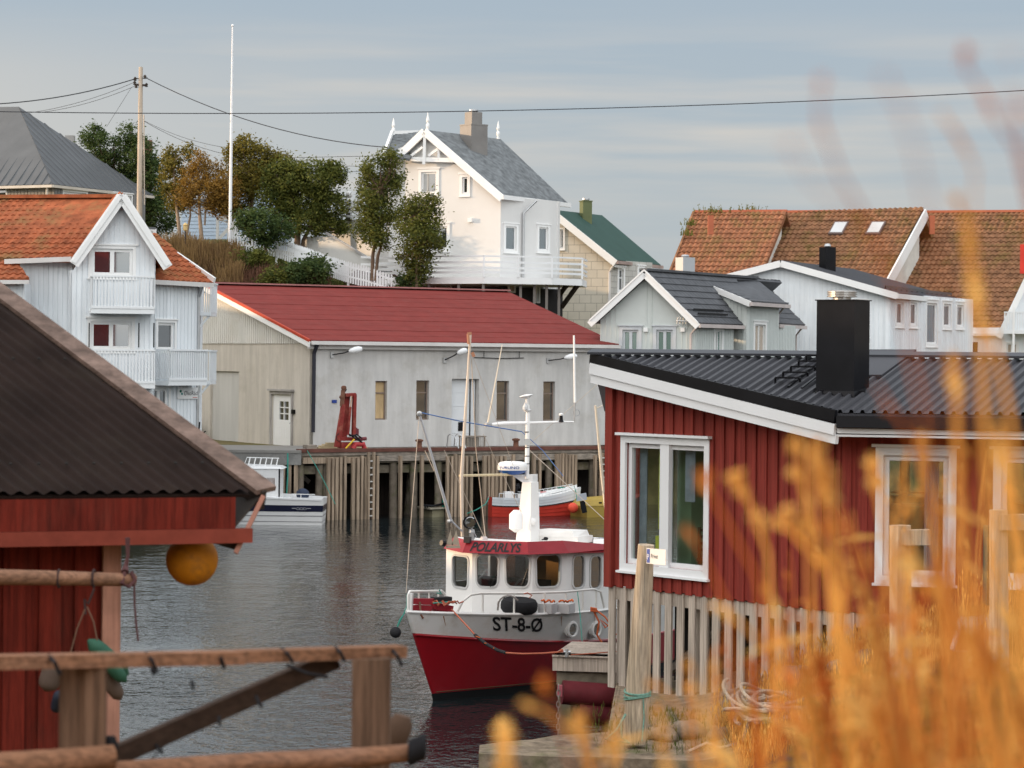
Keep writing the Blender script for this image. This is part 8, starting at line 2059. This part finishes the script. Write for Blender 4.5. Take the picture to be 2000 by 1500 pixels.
spray(sp, [(1604, 165), (1600, 225), (1612, 265), (1640, 340), (1675, 400), (1740, 520), (1800, 800), (1830, 1100)], 1.75, .0022, G2, [(1602, 160, .009)], [(1598, 230, 1604, 262, .003)], 'tall blurred stem whose head stands highest left against the sky', 1)
spray(sp, [(1545, 290), (1580, 350), (1660, 420), (1800, 640), (1880, 1000)], 1.45, .0012, G2, [(1543, 285, .006)], [], 'faint thin stem leftmost against the sky', 2)
spray(sp, [(1888, 100), (1890, 140), (1925, 185), (1935, 220), (1985, 290), (2010, 400), (2040, 700)], 1.9, .0024, G2, [(1886, 100, .011), (1878, 125, .006), (1933, 212, .010)], [(1905, 150, 1945, 235, .004)], 'tall stem with russet heads near the top right corner', 3)
spray(sp, [(1836, 215), (1870, 270), (1905, 330), (1900, 450), (1930, 760), (1950, 1100)], 2.0, .0022, G1, [(1840, 220, .006)], [(1840, 220, 1905, 315, .0035)], 'pale pinkish stem leaning right below the overhead wire', 4)
spray(sp, [(1728, 155), (1760, 210), (1790, 300), (1810, 400), (1850, 620), (1900, 900)], 1.35, .0015, G2, [(1728, 155, .006), (1765, 205, .005)], [], 'very faint blurred stem between the two tallest stems', 5)
spray(sp, [(1867, 388), (1885, 430), (1888, 500), (1905, 560), (1915, 700), (1925, 900), (1960, 1200)], 2.3, .0032, G1, [(1866, 388, .009), (1888, 440, .008), (1893, 490, .008), (1903, 545, .011), (1912, 600, .012), (1918, 640, .009)], [(1888, 420, 1896, 520, .005), (1900, 520, 1914, 640, .008)], 'stem with a long fat golden seed head against the tiled roof', 6)
spray(sp, [(1860, 700), (1868, 760), (1870, 900), (1880, 1050), (1910, 1250), (1960, 1500)], 2.5, .0042, G1, [(1862, 705, .011), (1864, 735, .012), (1868, 770, .010)], [(1856, 700, 1876, 790, .008)], 'thick golden stem standing over the right black roof', 7)
spray(sp, [(1935, 640), (1960, 740), (1978, 850), (1990, 1000), (2030, 1300)], 2.4, .0046, G1, [], [], 'thick orange stem crossing the right gutter', 8)
spray(sp, [(1975, 180), (1990, 240), (2010, 330), (2050, 500)], 1.6, .003, G2, [(1975, 110, .006), (1990, 215, .009)], [], 'blurred stem at the right picture edge under the sky', 9)
spray(sp, [(1712, 752), (1735, 790), (1755, 815), (1800, 900), (1850, 1050)], 2.2, .002, G2, [(1735, 795, .006)], [], 'thin pinkish stem in front of the black gutter', 10)
SPR = MB()
for i, (x0, y0, x1, y1, d, w, g, hs_) in enumerate([
    (1560, 925, 1700, 1400, 3.0, .0045, G1, [(1553, 925, .012)]), (1590, 870, 1640, 1100, 2.7, .006, G1, [(1595, 880, .016), (1605, 920, .018), (1615, 960, .018)]), (1545, 1005, 1700, 1180, 2.9, .006, G1, [(1538, 1002, .014), (1565, 1025, .014)]),
    (1515, 1010, 1620, 1120, 2.9, .005, G1, [(1480, 1012, .012), (1500, 1025, .010)]), (1360, 920, 1480, 1130, 2.8, .003, G2, [(1385, 930, .012), (1370, 950, .010)]), (1440, 930, 1500, 1080, 3.1, .004, G1, [(1440, 935, .016), (1450, 960, .014)]),
    (1760, 1075, 1900, 1260, 2.6, .010, G1, [(1765, 1075, .012)]), (1900, 1230, 2020, 1440, 2.5, .012, G1, []), (1340, 1030, 1420, 1180, 2.9, .0025, G2, [(1338, 1035, .008)]), (1700, 900, 1760, 1200, 3.0, .006, G1, [(1705, 905, .014), (1712, 940, .016)]),
    (1640, 990, 1740, 1300, 3.2, .005, G2, [(1620, 1030, .014)]), (1275, 1330, 1340, 1400, 3.3, .003, G1, [(1270, 1335, .008)]), (1020, 1370, 1130, 1440, 2.6, .003, G1, [(1018, 1372, .005)]), (1060, 1330, 1110, 1480, 2.5, .0022, G2, [(1062, 1335, .010)]), (980, 1430, 1010, 1530, 2.5, .003, G1, [(985, 1425, .014), (990, 1450, .012)]),
    (1125, 1410, 1160, 1500, 2.6, .003, G1, [(1130, 1410, .014), (1140, 1430, .012)]), (1500, 1150, 1600, 1400, 3.4, .005, G1, [(1497, 1150, .010)]), (1400, 1180, 1560, 1330, 3.0, .0045, G1, [(1395, 1182, .008)]), (1950, 830, 2000, 1300, 2.7, .007, G1, []), (1800, 850, 1850, 1200, 2.9, .006, G1, [(1800, 860, .012)]),
    (1470, 1290, 1480, 1500, 3.6, .008, G2, [(1470, 1300, .014), (1474, 1340, .014)]), (1600, 1280, 1640, 1500, 3.3, .008, G2, [(1600, 1290, .016), (1610, 1340, .018)]), (1690, 1330, 1760, 1550, 3.0, .009, G1, [(1700, 1340, .016)]), (1560, 860, 1580, 1020, 2.8, .004, G1, [(1553, 870, .014)])]):
    spray(sp, [(x0, y0), ((x0 * 2 + x1) / 3, (y0 * 2 + y1) / 3 - 6), (x1, y1), (x1 + (x1 - x0) * .5, 1600)], d, w * .8, g, hs_, [(x0, y0, x0 + (x1 - x0) * .25, y0 + (y1 - y0) * .25, w * 1.3)], '', 30 + i, SPR)
tag(SPR.build('foreground_seedheads', [G1, G2]), 'blurred golden stems and seed heads close to the camera in front of the red building', 'grass', kind='stuff')
# mid-distance grass growing on the right part of the quay
def quay_grass(name, label, n, m_, seed, h, reg):
    rr = random.Random(seed); q = MB()
    for _ in range(n):
        x = rr.uniform(*reg[0]); y = rr.uniform(*reg[1])
        if noise.noise(V((x * 1.1, y * 1.1, seed))) < reg[2]: continue
        b = V((x, y, near_z(x, y) - .03)); hh = h * rr.uniform(.4, 1.2); tip = b + V((rr.gauss(0, .07), rr.gauss(0, .07), hh)); a = rr.uniform(0, 3.14); ww = V((math.cos(a), math.sin(a), 0)) * .005
        q.face([b - ww, b + ww, tip + ww * .3, tip - ww * .3])
        if rr.random() < .4: q.face([tip - ww * 2, tip + V((0, 0, .05)), tip + ww * 2, tip - V((0, 0, .04))])
    return tag(q.build(name, m_), label, 'grass', kind='stuff')
quay_grass('quay_grass', 'dry golden grass growing on the right part of the quay', 16000, G1, 21, .34, ((2.9, 8.2), (31.5, 36.4), -.25))
quay_grass('quay_grass', 'tall straw grass round the rightmost timber post', 900, G1, 22, .95, ((5.5, 7.0), (30.0, 32.6), -.8))
quay_grass('quay_weeds', 'low green weeds along the foundation slats and quay', 4000, G_green, 23, .16, ((1.2, 7), (33.4, 37), -.05))

# added red boathouse behind the viewer (seen only mirrored in the far windows)
bh = thing('mirror_boathouse', 'red boathouse added behind the viewer, seen only mirrored in windows', 'boathouse', V((9, -16, 4)))
m = MB(); m.box((9, -20, 3.5), 16, 8, 10.2, .35); m.build('wall', mat('sunlit_red_boards', (.42, .05, .03), .8, var=.2), bh)
m = MB(); c_ = V((9, -20, 13.7)); co_, si_ = math.cos(.35), math.sin(.35)
def rq(x, y, z): return c_ + V((x * co_ - y * si_, x * si_ + y * co_, z))
m.prism([rq(-8.4, -4.4, 0), rq(-8.4, 4.4, 0), rq(-8.4, 0, 3)], rq(8.4, 0, 0) - rq(-8.4, 0, 0)); m.build('roof', M_corr, bh)
m = MB(); m.box(rq(-1, 4.02, -4), 1.6, .06, 1.8, .35); m.box(rq(3.2, 4.02, -4), 1.6, .06, 1.8, .35); m.box(rq(-5, 4.02, -4), 1.6, .06, 1.8, .35); m.build('window', M_trim, bh)
